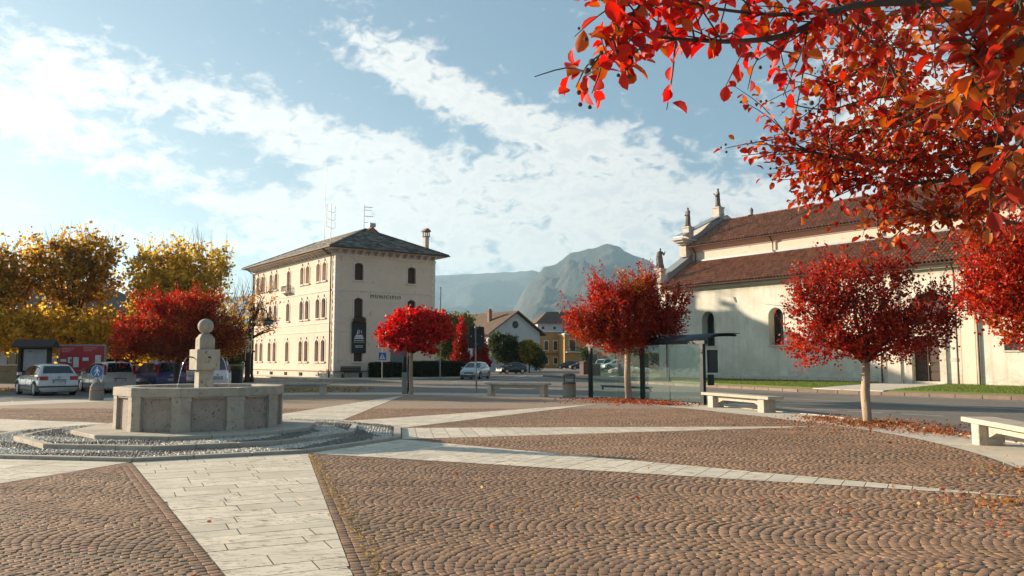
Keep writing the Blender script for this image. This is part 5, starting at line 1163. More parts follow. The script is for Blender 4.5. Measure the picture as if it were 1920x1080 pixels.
make_tree('street_tree', 'small dark green tree before the balcony of the yellow house', (11.6, 122, 0), 1.0, .1, [(0, 0, 2.5, 1.1, 1.1, 1.2, 0)], [[(.05, .065, .025), (.07, .09, .03)]], m_gleaf, m_bark, .2, 500, .4, 9, group=None, up=.4, seed=71, asp=.5)
make_tree('dark_conifer', 'dark green conifer behind the red poster board', (-30.5, 62, 0), 1.0, .15, [(0, 0, 1.8, 2.0, 2.0, 1.3, 0), (0, 0, 3.3, 1.4, 1.4, 1.1, 0), (0, 0, 4.5, .7, .7, .8, 0)], [[(.02, .04, .02), (.03, .05, .025)]], m_gleaf, m_bark, .2, 1100, .6, 9, group=None, up=.1, seed=72, asp=.3)
make_tree('green_tree', 'round green tree seen between the trunks behind the parked white van', (-28.5, 74, 0), 1.2, .15, [(0, 0, 2.6, 2.4, 2.2, 1.5, 0), (2.6, 0, 1.9, 1.6, 1.6, 1.0, 0)], [[(.10, .13, .035), (.16, .18, .04), (.06, .085, .025)]], m_gleaf, m_bark, .24, 1200, .7, 9, group=None, up=.3, seed=73, asp=.5)

# ---- the tree overhead whose branches hang into the picture at the top right
oh = thing('overhanging_tree', 'near tree whose branches of large red and orange leaves hang into the top right corner', 'tree', (3.9, 3.6, 0))
OL = Vector((3.9, 3.6, 0))
MB().tube([(0, 0, -.05), (.02, 0, .8), (-.03, .02, 1.6), (0, 0, 2.1)], [.16, .13, .12, .11], 12).build('trunk', m_bark_pale, oh, True)
BR = {
'A': [(2.6, 3.2, 2.75), (1.8, 2.6, 2.82), (1.27, 2.3, 2.71), (0.93, 2.1, 2.61), (0.72, 2.0, 2.49), (0.59, 1.95, 2.45), (0.47, 1.9, 2.43), (0.33, 1.85, 2.42)],
'A2': [(0.72, 2.0, 2.60), (0.49, 1.95, 2.58), (0.37, 1.85, 2.52), (0.28, 1.75, 2.44), (0.21, 1.7, 2.34), (0.15, 1.65, 2.24)],
'A3': [(0.28, 1.75, 2.44), (0.25, 1.72, 2.34), (0.23, 1.7, 2.30)],
'A4': [(0.93, 2.1, 2.61), (0.72, 2.0, 2.54), (0.51, 1.9, 2.51), (0.37, 1.8, 2.49), (0.23, 1.75, 2.48)],
'B': [(1.27, 2.3, 2.79), (0.94, 2.2, 2.7), (0.99, 2.25, 2.63), (1.12, 2.35, 2.58), (1.19, 2.4, 2.51), (1.27, 2.5, 2.5)],
'D': [(3.6, 3.6, 2.3), (2.32, 3.4, 2.63), (1.83, 3.2, 2.49), (1.51, 3.0, 2.41), (1.3, 2.9, 2.38), (1.11, 2.8, 2.38), (1.04, 2.8, 2.4), (0.98, 2.8, 2.45)],
'D2': [(1.3, 2.9, 2.38), (1.18, 2.9, 2.43), (1.13, 2.9, 2.46), (1.09, 2.9, 2.52)],
'E': [(3.5, 3.6, 2.4), (2.19, 3.2, 2.73), (1.94, 3.1, 2.52), (1.71, 3.0, 2.35), (1.5, 3.0, 2.32), (1.34, 3.0, 2.33), (1.21, 3.0, 2.37)],
'E2': [(3.6, 3.6, 2.25), (2.31, 3.4, 2.51), (2.01, 3.2, 2.33), (1.82, 3.1, 2.22), (1.66, 3.0, 2.19), (1.52, 3.0, 2.2)],
'F': [(2.3, 2.6, 2.7), (1.36, 1.9, 2.62), (1.27, 1.95, 2.53), (1.26, 2.0, 2.44), (1.24, 2.05, 2.38), (1.26, 2.1, 2.33)],
'G': [(1.8, 2.6, 2.82), (1.27, 2.3, 2.71), (1.33, 2.6, 2.75), (1.26, 2.7, 2.69), (1.15, 2.7, 2.62), (1.07, 2.7, 2.59)],
'H': [(3.6, 3.6, 2.5), (2.33, 3.4, 2.94), (2.07, 3.4, 2.77), (1.86, 3.4, 2.71), (1.62, 3.3, 2.65), (1.4, 3.2, 2.57)],
'I': [(2.2, 2.4, 2.5), (1.06, 1.5, 2.28), (0.97, 1.5, 2.23), (0.9, 1.5, 2.25), (0.87, 1.5, 2.28)],
'J': [(2.3, 2.6, 2.5), (1.2, 1.7, 2.2), (1.14, 1.75, 2.14), (1.12, 1.8, 2.07)],
'K': [(3.6, 3.4, 2.1), (1.82, 2.6, 2.27), (1.7, 2.6, 2.15), (1.65, 2.6, 2.08)]}
C_ = [(1.27, 2.5, 2.5), (1.13, 2.5, 2.48), (1.02, 2.5, 2.45), (0.92, 2.5, 2.46), (0.88, 2.5, 2.49), (0.87, 2.5, 2.55)]
def smooth(pts, n=4):
    P_ = [Vector(p) for p in pts]; out = []
    for i in range(len(P_) - 1):
        p0, p1, p2, p3 = P_[max(i - 1, 0)], P_[i], P_[i + 1], P_[min(i + 2, len(P_) - 1)]
        for k in range(n): t = k / n; out.append(.5 * ((2 * p1) + (p2 - p0) * t + (2 * p0 - 5 * p1 + 4 * p2 - p3) * t * t + (3 * p1 - 3 * p2 + p3 - p0) * t ** 3))
    out.append(P_[-1]); return out
bm_ = MB(); bars = MB(); rnd = random.Random(5)
LEAVES = []   # pos, dir, normal, size, colour index
def hang_leaves(pts, dens, spread, size, pal, side=.05):
    L = 0
    for i in range(len(pts) - 1):
        a, b_ = pts[i], pts[i + 1]; L = (b_ - a).length; d = (b_ - a).normalized()
        for _ in range(max(1, int(L * dens))) if rnd.random() < 1 else ():
            p = a.lerp(b_, rnd.random()); dr = (d * .5 + Vector((rnd.gauss(0, .7), rnd.gauss(0, .7), rnd.gauss(-.25, .6)))).normalized()
            p = p + dr * rnd.uniform(0, side); LEAVES.append((p, dr, Vector((rnd.gauss(0, .6), rnd.gauss(0, .6), 1)).normalized(), size * rnd.uniform(.65, 1.25), rnd.choice(pal)))
TW = 0
def twigs(pts, n, ln, dens, size, pal, from_=0.0):
    for _ in range(n):
        i = rnd.randrange(int(from_ * (len(pts) - 1)), len(pts) - 1); a = pts[i].lerp(pts[i + 1], rnd.random()); d = (pts[i + 1] - pts[i]).normalized()
        e = a + (d * .6 + Vector((rnd.gauss(0, .7), rnd.gauss(0, .5), rnd.gauss(.0, .65)))).normalized() * ln * rnd.uniform(.5, 1.2); m_ = a.lerp(e, .5) + Vector((rnd.gauss(0, .02), rnd.gauss(0, .02), rnd.uniform(0, .03)))
        t_ = smooth([a, m_, e], 3); bm_.tube(t_, [.0028 - .0016 * k / (len(t_) - 1) for k in range(len(t_))], 4, False); hang_leaves(t_, dens, .04, size, pal, .03)
        if rnd.random() < .35:
            for _ in range(3): bars.sphere(e + Vector((rnd.gauss(0, .012), rnd.gauss(0, .012), rnd.gauss(0, .01))), rnd.uniform(.0035, .0055), 6, 4)
spec = {'A': (.015, 32, .20, 42, .040, 0), 'A2': (.006, 12, .11, 48, .044, 0), 'A3': (.004, 7, .08, 58, .042, 0), 'A4': (.006, 20, .15, 46, .042, 0), 'B': (.009, 20, .20, 46, .038, 1), 'D': (.010, 56, .24, 66, .030, 1), 'D2': (.004, 5, .08, 34, .03, 1),
        'E': (.012, 84, .28, 72, .031, 1), 'E2': (.009, 52, .22, 66, .031, 2), 'F': (.014, 30, .24, 50, .038, 2), 'G': (.010, 32, .24, 52, .034, 1), 'H': (.014, 96, .34, 68, .033, 2), 'I': (.008, 12, .13, 42, .044, 1), 'J': (.007, 9, .12, 46, .042, 2), 'K': (.008, 9, .13, 50, .032, 1)}
for k, pts in BR.items():
    r0, nt, ln, dn, sz, pi_ = spec[k]; sp_ = smooth([Vector(p) - OL for p in pts]); n = len(sp_)
    bm_.tube(sp_, [r0 * (1 - .8 * i / (n - 1)) for i in range(n)], 6)
    a_ = max(0, n - 4 * (len(pts) - 2) - 1) if len(pts) > 4 else 0
    twigs(sp_, nt, ln, dn, sz, [pi_], a_ / n); hang_leaves(sp_[a_:], 30, .05, sz, [pi_], .03)
# fill of the dense right hand part of the crown, further back
for _ in range(210):
    x = rnd.uniform(1.55, 3.6); y = rnd.uniform(2.9, 4.6); q = Vector((x, y, rnd.uniform(2.45, 3.5)))
    if q.x / q.y < .42: continue
    if (q.z - 1.65) / q.y < .16 + .10 * rnd.random(): continue
    q = q - OL; e = q + Vector((rnd.gauss(-.12, .12), rnd.gauss(0, .12), rnd.gauss(0, .10))); t_ = smooth([q, q.lerp(e, .5) + Vector((0, 0, .02)), e], 3); bm_.tube(t_, [.004, .003, .003, .0025, .002, .002, .0015][:len(t_)] + [.0015] * max(0, len(t_) - 7), 4, False); hang_leaves(t_, 90, .05, .036, [2, 1], .04)
sp_ = smooth([Vector(p) - OL for p in C_]); bm_.tube(sp_, [.0035 - .0022 * i / (len(sp_) - 1) for i in range(len(sp_))], 5)
for a_ in ((.96, 2.5, 2.47), (.99, 2.8, 2.44), (1.0, 2.8, 2.46), (.17, 1.65, 2.28), (.16, 1.65, 2.26), (1.1, 2.9, 2.53)): bars.sphere(Vector(a_) - OL, .008, 7, 5)
bm_.build('branches', m_bark, oh, True); bars.build('seed_capsules', m_bark, oh, True, kind='stuff')
PAL3 = [np.array([(.60, .030, .022), (.52, .022, .018), (.66, .05, .03), (.55, .12, .025), (.45, .02, .02)]), np.array([(.50, .045, .018), (.42, .03, .016), (.36, .025, .016), (.52, .12, .02), (.30, .022, .014)]), np.array([(.42, .055, .018), (.46, .09, .02), (.38, .035, .016), (.30, .025, .015), (.50, .15, .03), (.30, .07, .02)])]
# ovate folded leaf: 2 x 5 points
lf_v = []; prof_ = [(0, 0), (.14, .15), (.36, .29), (.62, .34), (.86, .22), (1.0, 0)]
def leafshape(curl, fold):
    v = [(0, 0, 0)]
    for t_, w_ in prof_[1:-1]: z = -curl * t_ * t_; v += [(t_, -w_, z + fold * w_), (t_, 0, z), (t_, w_, z + fold * w_)]
    v.append((1, 0, -curl)); f = [(0, 1, 2), (0, 2, 3)]
    for k in range(3): a = 1 + 3 * k; f += [(a, a + 3, a + 4), (a, a + 4, a + 1), (a + 1, a + 4, a + 5), (a + 1, a + 5, a + 2)]
    f += [(10, 13, 11), (11, 13, 12)]; return np.array(v), np.array(f)
camp = Vector((0, 0, 1.65)) - OL
def inview(p): q = p + OL; return q.y > .5 and abs(q.x) < .66 * q.y and (q.z - 1.65) / q.y < .50
LEAVES.sort(key=lambda l: (not inview(l[0]), (l[0] - camp).length / l[3]))
LEAVES = [l for l in LEAVES if (l[0] - camp).length > 1.35 and (l[0] + OL).x > .058 * (l[0] + OL).y + .01]
SH = [leafshape(rnd.uniform(.08, .5), rnd.uniform(.2, .75)) for _ in range(6)]
def leafmatrix(p, d, n_, s): x = d.normalized(); y = n_.cross(x).normalized(); z = x.cross(y); return Matrix(((x.x * s, y.x * s, z.x * s, p.x), (x.y * s, y.y * s, z.y * s, p.y), (x.z * s, y.z * s, z.z * s, p.z), (0, 0, 0, 1)))
near_ = LEAVES[:300]; rest_ = LEAVES[300:]
meshes = {}
for (p, d, n_, s, ci) in near_:
    key = (rnd.randrange(6), ci, rnd.randrange(len(PAL3[ci])))
    if key not in meshes: v, f = SH[key[0]]; meshes[key] = npmesh('leaf', v, f, m_rleaf, np.repeat(PAL3[ci][key[2]][None], len(v), 0) * 1.0)
    o = bpy.data.objects.new('leaf', meshes[key]); COL.objects.link(o); o.parent = oh; o.matrix_local = leafmatrix(p, d, n_, s)
VV, FF, TT = [], [], []; o_ = 0
for (p, d, n_, s, ci) in rest_:
    v, f = SH[rnd.randrange(6)]; M_ = np.array(leafmatrix(p, d, n_, s)); VV.append(v @ M_[:3, :3].T + M_[:3, 3]); FF.append(f + o_); o_ += len(v); TT.append(np.repeat((PAL3[ci][rnd.randrange(len(PAL3[ci]))] * rnd.uniform(.7, 1.2))[None], len(v), 0))
put('leaves', npmesh('leaves', np.concatenate(VV), np.concatenate(FF), m_rleaf, np.concatenate(TT)), oh, kind='stuff')

# ---- fallen leaves
def litter(name, lab, pts, size, pal, z=.045):
    n = len(pts); P_ = np.concatenate([pts, np.full((n, 1), z) + RNG.uniform(0, .03, (n, 1))], 1)
    o_ = leafmesh(name, P_, np.concatenate([RNG.normal(size=(n, 2)), RNG.uniform(-.1, .4, (n, 1))], 1) * 3, size, pal, None, m_rleaf, None, .42); o_['kind'] = 'stuff'; o_['label'] = lab; o_['category'] = 'fallen leaves'
def blob(cx, cy, rx, ry, n, rot=0.0):
    a = RNG.uniform(0, 2 * PI, n); r = np.abs(RNG.normal(0, .5, n)); x, y = rx * r * np.cos(a), ry * r * np.sin(a); c_, s_ = math.cos(rot), math.sin(rot); return np.stack([cx + x * c_ - y * s_, cy + x * s_ + y * c_], 1)
LPAL = [(.36, .12, .04), (.28, .07, .03), (.40, .18, .07), (.22, .06, .03), (.34, .15, .07), (.20, .11, .06)]
litter('fallen_leaves', 'thick red and orange leaf litter round the tree before the church door', np.concatenate([blob(9.2, 20.6, 1.9, 1.9, 1500), blob(9.6, 18.3, .9, 2.0, 800), blob(8.6, 22.2, 1.2, 1.6, 450), blob(8.9, 19.5, 3.6, 3.8, 500)]), .062, LPAL)
litter('fallen_leaves', 'dark red leaf litter under the tree before the bus shelter', np.concatenate([blob(4.6, 32.3, 2.6, 1.5, 1700, -.6), blob(5.6, 29.6, 1.7, 1.1, 500, -.8), blob(4.2, 30.5, 3.6, 2.0, 400, -.6)]), .075, [(.26, .05, .025), (.32, .07, .03), (.38, .12, .04), (.2, .05, .03)])
litter('fallen_leaves', 'scattered yellow and orange leaves on the cobbles at the lower right', np.concatenate([blob(5.6, 9.2, 2.2, 1.2, 260), blob(7.4, 11.8, 1.2, 1.6, 200), blob(5.5, 8.2, 2.5, 1.5, 160), np.stack([RNG.uniform(-3, 8, 90), RNG.uniform(6, 17, 90)], 1)]), .05, [(.45, .28, .10), (.40, .15, .05), (.36, .09, .04), (.48, .33, .14)])
litter('fallen_leaves', 'yellow leaf litter in the gutter under the parked cars at the left', np.stack([RNG.uniform(-30, -8, 2500), RNG.uniform(41.5, 47, 2500)], 1), .12, [(.5, .32, .05), (.42, .22, .05), (.35, .15, .05)], .01)
tj = RNG.uniform(5.8, 13.9, 800)
litter('fallen_leaves', 'fine dry leaves along the right edge of the broad slab path', np.stack([-3.60 + (14.0 - tj) * .322 + np.abs(RNG.normal(0, .09, 800)) + .05, tj], 1), .022, [(.40, .26, .08), (.30, .18, .06), (.20, .18, .05)], .04)
blades('grass', lambda n: np.concatenate([blob(4.7, 32.6, 1.6, .5, n // 2, -.6), blob(9.25, 20.9, .8, .35, n // 2)]), 2500, .03, .09, .01, 'thin grass tufts round the bases of the two red trees', .03, ((.12, .13, .03), (.18, .16, .05)))
# ------------------------------------------------------------------ cars
m_tyre = flat('tyre_rubber', (.015, .015, .016), .85); m_rim = flat('alloy_rim', (.35, .36, .37), .35, .8)
m_cglass = flat('car_glass', (.018, .024, .028), .06, 0, .8); m_black = flat('black_plastic', (.02, .02, .022), .6)
m_red = flat('red_lamp_glass', (.36, .012, .012), .15, 0, .6, .5); m_head = flat('headlamp_glass', (.55, .57, .6), .1, .3, .8, .5)
m_plate = flat('number_plate', (.62, .64, .64), .5); m_blueb = flat('plate_blue_band', (.02, .07, .35), .5); m_ink = flat('plate_ink', (.02, .02, .02), .6)
def paint(n, c): return flat(n, c, .32, .15, .5, .8)
p_silver = paint('silver_car_paint', (.50, .50, .49)); p_pale = paint('pale_champagne_paint', (.46, .45, .42)); p_blue = paint('blue_car_paint', (.018, .045, .16))
p_white = paint('white_car_paint', (.70, .70, .69)); p_grey = paint('light_grey_car_paint', (.33, .36, .37)); p_black = paint('black_car_paint', (.012, .012, .014)); p_wine = paint('wine_red_car_paint', (.16, .012, .02))
PROF = {
 'hatch': dict(L=4.15, w=.875, st=[(0, .42, .46, .80), (.05, .56, .62, .88), (.25, .70, .74, .95), (.95, .86, .93, 1.0), (1.15, .89, .99, 1.0), (1.85, .91, 1.40, 1.0), (2.5, .92, 1.475, 1.0), (3.2, .94, 1.455, 1.0), (3.62, .96, 1.37, .985), (3.95, .98, 1.02, .96), (4.10, .84, .86, .95), (4.15, .50, .52, .93)], g=(4, 8)),
 'box': dict(L=3.75, w=.82, st=[(0, .42, .46, .82), (.05, .58, .64, .90), (.22, .74, .78, .96), (.75, .90, .97, 1.0), (.95, .93, 1.04, 1.0), (1.50, .95, 1.46, 1.0), (2.2, .96, 1.55, 1.0), (3.1, .98, 1.56, 1.0), (3.52, .99, 1.50, .99), (3.68, 1.0, 1.02, .97), (3.74, .84, .86, .96), (3.75, .50, .52, .95)], g=(4, 8)),
 'ka': dict(L=3.60, w=.82, st=[(0, .40, .44, .74), (.06, .52, .58, .84), (.25, .66, .72, .93), (.75, .80, .90, 1.0), (.95, .84, .98, 1.0), (1.60, .88, 1.33, 1.0), (2.1, .90, 1.41, 1.0), (2.7, .92, 1.36, 1.0), (3.15, .93, 1.20, .97), (3.42, .90, .95, .93), (3.55, .74, .76, .90), (3.60, .48, .50, .86)], g=(4, 8)),
 'van': dict(L=4.05, w=.85, st=[(0, .44, .48, .84), (.05, .62, .68, .92), (.20, .80, .84, .97), (.70, .98, 1.05, 1.0), (.90, 1.02, 1.12, 1.0), (1.40, 1.04, 1.66, 1.0), (2.1, 1.05, 1.80, 1.0), (3.3, 1.06, 1.82, 1.0), (3.86, 1.06, 1.78, .99), (3.98, 1.06, 1.08, .98), (4.04, .86, .88, .97), (4.05, .50, .52, .96)], g=(4, 8)),
}
def section(x, L, w, belt, top, f):
    X = L / 2 - x; t_ = top > belt + .12; W_ = w * f
    tw = .19 if t_ else .05
    h = [(W_ * .86, .19), (W_ * .985, .30), (W_, .55), (W_ * .985, belt - .02), (W_ * .955, belt), (W_ * (.955 - tw), top - (.07 if t_ else .012)), (W_ * (.86 - tw), top - .012 if t_ else top - .003), (W_ * .35, top + (.012 if t_ else .01))]
    return [(X, -y, z) for y, z in h[::-1]][::-1][::1], h
def make_car(name, label, style, paintm, loc, heading_az, group=None, detail=True, plate='CX 446BF', skirt=None):
    d = PROF[style]; L, w = d['L'], d['w']; root = thing(name, label, 'car', loc, R(90 - heading_az), group); st = d['st']
    rings = []
    hs = []
    for (x, b_, t_, f) in st:
        _, h = section(x, L, w, b_, t_, f); hs.append(h); X = L / 2 - x
        rings.append([(X, -y, z) for y, z in h] + [(X, y, z) for y, z in reversed(h)])
    body = MB(); body.loft(rings); body.build('body', paintm, root, True)
    bd = root.children[0]
    def qd(mb, i, j, k, side, e=.008, ins=.05):   # glass quad on side between stations i,i+1 and section rows j,k
        X0, X1 = L / 2 - st[i][0], L / 2 - st[i + 1][0]; a, b_, c, d_ = [Vector((X0, side * hs[i][j][0], hs[i][j][1])), Vector((X1, side * hs[i + 1][j][0], hs[i + 1][j][1])), Vector((X1, side * hs[i + 1][k][0], hs[i + 1][k][1])), Vector((X0, side * hs[i][k][0], hs[i][k][1]))]
        n_ = (b_ - a).cross(d_ - a).normalized(); n_ = n_ if n_.y * side > 0 else -n_; cen = (a + b_ + c + d_) / 4
        P4 = [p + (cen - p).normalized() * ins + n_ * e for p in (a, b_, c, d_)]
        mb.add([tuple(p) for p in P4] + [tuple(p - n_ * .012) for p in P4], [(0, 1, 2, 3), (0, 1, 5, 4), (1, 2, 6, 5), (2, 3, 7, 6), (3, 0, 4, 7)])
    g0, g1 = d['g']
    for side in (-1, 1):
        for i0, i1 in ((g0, g0 + 2), (g0 + 2, g1)):
            mb = MB()
            for i in range(i0, i1): qd(mb, i, 4, 5, side, .006, .035)
            W_ = mb.build('side_window', m_cglass, root); 
    def slope(i, ins, nm):
        X0, X1 = L / 2 - st[i][0], L / 2 - st[i + 1][0]; y0_, y1_ = hs[i][6][0], hs[i + 1][6][0]; z0_, z1_ = hs[i][6][1], hs[i + 1][6][1]
        a, b_, c, d_ = Vector((X0, -y0_, z0_ + .01)), Vector((X0, y0_, z0_ + .01)), Vector((X1, y1_, z1_ + .01)), Vector((X1, -y1_, z1_ + .01)); cen = (a + b_ + c + d_) / 4; n_ = (b_ - a).cross(d_ - a).normalized(); n_ = n_ if n_.z > 0 else -n_
        P4 = [p + (cen - p).normalized() * ins + n_ * .016 for p in (a, b_, c, d_)]; MB().add([tuple(p) for p in P4] + [tuple(p - n_ * .03) for p in P4], [(0, 1, 2, 3), (0, 1, 5, 4), (1, 2, 6, 5), (2, 3, 7, 6), (3, 0, 4, 7)]).build(nm, m_cglass, root)
    slope(4, .05, 'windscreen'); slope(8, .04, 'rear_window')
    wheels = [(L / 2 - .72, 1), (L / 2 - .72, -1), (-L / 2 + .68, 1), (-L / 2 + .68, -1)]
    key = 'wheel_' + style
    ty = MB().loft([[(r_ * math.cos(a), y, r_ * math.sin(a)) for a in [2 * PI * k / 20 for k in range(20)]] for r_, y in ((.22, -.09), (.295, -.10), (.31, -.07), (.31, .07), (.295, .10), (.22, .09))]).mesh('tyre', m_tyre)
    rm = MB().loft([[(r_ * math.cos(a), y, r_ * math.sin(a)) for a in [2 * PI * k / 16 for k in range(16)]] for r_, y in ((.20, -.096), (.20, .096))])
    for k in range(5): a = 2 * PI * k / 5; rm.loft([[(c_ * math.cos(a) - s_ * math.sin(a), y, c_ * math.sin(a) + s_ * math.cos(a)) for c_, s_ in ((.03, -.03), (.2, -.02), (.2, .02), (.03, .03))] for y in (-.108, .108)])
    rmm = rm.mesh('rim', m_rim)
    ao = MB()
    N_ = 14
    for (x, s) in wheels:
        W_ = put('wheel', ty, root, (x, s * (w - .10), .31)); put('rim', rmm, W_)
        arc = [[(x + r_ * math.cos(PI * k / N_), s * yy, .31 + r_ * math.sin(PI * k / N_) * 1.02) for k in range(N_ + 1)] for r_, yy in ((.20, w - .02), (.375, w + .006), (.395, w - .03))]
        mb = MB(); mb.loft(arc, False, False); mb.build('wheel_arch', m_black, root)
    sk = MB(); sk.box(-L / 2 + .98, L / 2 - 1.03, -w + .04, w - .04, .16, .24).box(-L / 2 + .2, L / 2 - .2, -w + .2, w - .2, .15, .25); sk.build('underbody', m_black, root)
    if detail:
        rx = -L / 2
        # rear: bumper, lamps, plate, badge, handle seams
        if skirt: MB().loft([[(rx - .012 + (0 if zz > .3 else .05), y * w * .93, zz) for y in (-1, 1)] + [(rx + .30, y * w * 1.012, zz) for y in (1, -1)] for zz in (.20, .46)]).build('bumper', m_black, root)
        else: MB().loft([[(rx - .035, y * w * .90, zz) for y in (-1, 1)] + [(rx + .25, y * w * 1.008, zz) for y in (1, -1)] for zz in (.26, .30, .52, .56)]).build('bumper', paintm, root)
        for s in (-1, 1):
            if style in ('box', 'van'): MB().loft([[(rx + .03 + .10 * max(0, (zz - .95)), s * w * .93, zz), (rx + .03 + .10 * max(0, (zz - .95)), s * w * .80, zz), (rx + .16, s * w * .80, zz), (rx + .2, s * w * .985, zz)] for zz in (.72, .85, 1.0, 1.2, 1.38)]).build('tail_lamp', m_red, root)
            else: MB().loft([[(rx + .02, s * w * .90, zz), (rx + .02, s * w * .52, zz), (rx + .1, s * w * .52, zz), (rx + .22, s * w * .985, zz)] for zz in (.73, .76, .86, .90)]).build('tail_lamp', m_red, root)
            MB().loft([[(L / 2 - .02, s * w * .55, zz), (L / 2 - .06, s * w * .86, zz), (L / 2 - .26, s * w * .955, zz + .02), (L / 2 - .2, s * w * .55, zz)] for zz in (.56, .70)]).build('headlamp', m_head, root)
            MB().cbox(L / 2 - 1.42, L / 2 - 1.24, s * (w + .07) - .09, s * (w + .07) + .09, .93, 1.07, .02).build('mirror', paintm, root)
            for xx in (-.62, .38): MB().box(xx - .10, xx + .06, s * (w + .004) - .012, s * (w + .004) + .012, .76, .79).build('door_handle', m_black, root)
            MB().box(-L / 2 + .7, L / 2 - 1.05, s * (w + .001) - .006, s * (w + .001) + .006, .42, .46).build('side_moulding', m_black, root)
            for xx in (.88, -.10, -1.05): MB().box(xx - .005, xx + .005, s * (w * 1.0) - .004, s * (w * 1.0) + .004, .30, .86).build('door_gap', m_black, root)
        MB().box(rx - .045, rx - .01, -.27, .27, .585, .70).build('number_plate', m_plate, root)
        pl_ = root.children[-1]
        MB().box(rx - .048, rx - .0455, .22, .265, .59, .695).build('band', m_blueb, pl_)
        MB().box(rx - .048, rx - .0455, -.265, -.22, .59, .695).build('band', m_blueb, pl_)
        put('lettering', text_mesh(plate, .10, m_ink, .001), pl_, (rx - .047, 0, .642), (R(90), 0, R(-90)))
        MB().box(rx - .035, rx - .0, -.30, .30, .72, .75).build('grip_strip', m_black, root)
        MB().loft([[(rx - .012, .06 * math.cos(a), .86 + .06 * math.sin(a)) for a in [2 * PI * k / 12 for k in range(12)]], [(rx + .03, .06 * math.cos(a), .86 + .06 * math.sin(a)) for a in [2 * PI * k / 12 for k in range(12)]]]).build('badge', m_rim, root)
        MB().tube([(rx + .62, 0, 1.44 if style == 'hatch' else 1.54), (rx + .48, 0, 1.62 if style == 'hatch' else 1.75)], .006, 4).build('aerial', m_black, root)
        fr = MB(); fr.box(L / 2 - .04, L / 2 + .015, -w * .42, w * .42, .46, .60); fr.box(L / 2 - .1, L / 2 + .02, -w * .78, w * .78, .24, .38); fr.build('grille', m_black, root)
        MB().box(L / 2 + .012, L / 2 + .03, -.26, .26, .38, .49).build('number_plate', m_plate, root)
    return root
GC = 'cars parked in the row at the left'
make_car('parked_car', 'pale silver hatchback seen from behind, leftmost of the parked row, below the notice board', 'hatch', p_silver, (-22.35, 38.6, 0), -45, GC, True, 'CX 449FP', True)
make_car('parked_car', 'small silver boxy car with tall red tail lamps, behind the round blue sign', 'box', p_pale, (-21.0, 41.6, 0), -47, GC, True, 'BL 315KD')
make_car('parked_car', 'dark blue hatchback parked between the silver car and the white van', 'box', p_blue, (-19.0, 43.0, 0), -47, GC, True, 'DA 872RT')
make_car('parked_van', 'small white van with red tail lamps, half hidden behind the fountain column', 'van', p_white, (-17.6, 45.2, 0), -50, GC, True, 'CE 508LN')
make_car('car', 'light grey hatchback facing us on the street behind the black sign panel', 'hatch', p_grey, (-3.2, 70.0, 0), 193, None)
make_car('car', 'small rounded black car in side view before the dark shrubs', 'ka', p_black, (-.1, 97.5, 0), -122, None)
GF = 'cars parked in front of the yellow house'
make_car('parked_car', 'dark car nearest the left front of the yellow house', 'hatch', p_black, (10.6, 152, 0), -75, GF, False)
make_car('parked_car', 'pale beige car between two dark cars before the yellow house', 'box', p_pale, (13.2, 158, 0), -75, GF, False)
make_car('parked_car', 'black car parked before the middle of the yellow house', 'hatch', p_black, (11.9, 138, 0), -100, GF, False)
make_car('parked_car', 'white car by the yellow house, just left of the leftmost shelter post', 'van', p_white, (14.4, 128, 0), -150, GF, False)
make_car('parked_car', 'silver white car on the raised verge behind the pale tree trunk', 'hatch', p_white, (15.6, 120, .3), -100, None, False)
GL = 'cars parked beyond the hedge right of the town hall'
make_car('parked_car', 'pale blue-grey car next to the right end of the hedge', 'hatch', p_grey, (-11.2, 130, 0), 160, GL, False)
make_car('parked_car', 'white car behind the wine red one, beyond the hedge', 'hatch', p_white, (-10.2, 142, .2), 120, GL, False)
make_car('parked_car', 'wine red car beyond the bicycle racks', 'hatch', p_wine, (-8.3, 126, 0), 130, GL, False)
# motor scooter parked between far cars
sc_ = thing('scooter', 'dark scooter standing between the black and the white parked cars', 'scooter', (13.1, 134, 0), R(40))
for x in (-.6, .6): MB().loft([[(x + r_ * math.cos(a), y, .28 + r_ * math.sin(a)) for a in [2 * PI * k / 14 for k in range(14)]] for r_, y in ((.18, -.05), (.28, -.04), (.28, .04), (.18, .05))]).build('wheel', m_tyre, sc_)
MB().loft([[(-.75, -.14, .5), (-.75, .14, .5), (-.7, .12, .8), (-.7, -.12, .8)], [(-.1, -.16, .35), (-.1, .16, .35), (-.1, .14, .78), (-.1, -.14, .78)], [(.35, -.16, .28), (.35, .16, .28), (.35, .16, .36), (.35, -.16, .36)], [(.55, -.16, .3), (.55, .16, .3), (.48, .14, 1.0), (.48, -.14, 1.0)]]).build('body', p_black, sc_)
MB().tube([(.5, -.3, 1.08), (.45, 0, 1.05), (.5, .3, 1.08)], .02, 6).tube([(.6, 0, .3), (.45, 0, 1.05)], .03, 6).build('handlebar', m_black, sc_)
MB().cbox(-.7, 0, -.13, .13, .78, .88, .03).build('seat', m_black, sc_)
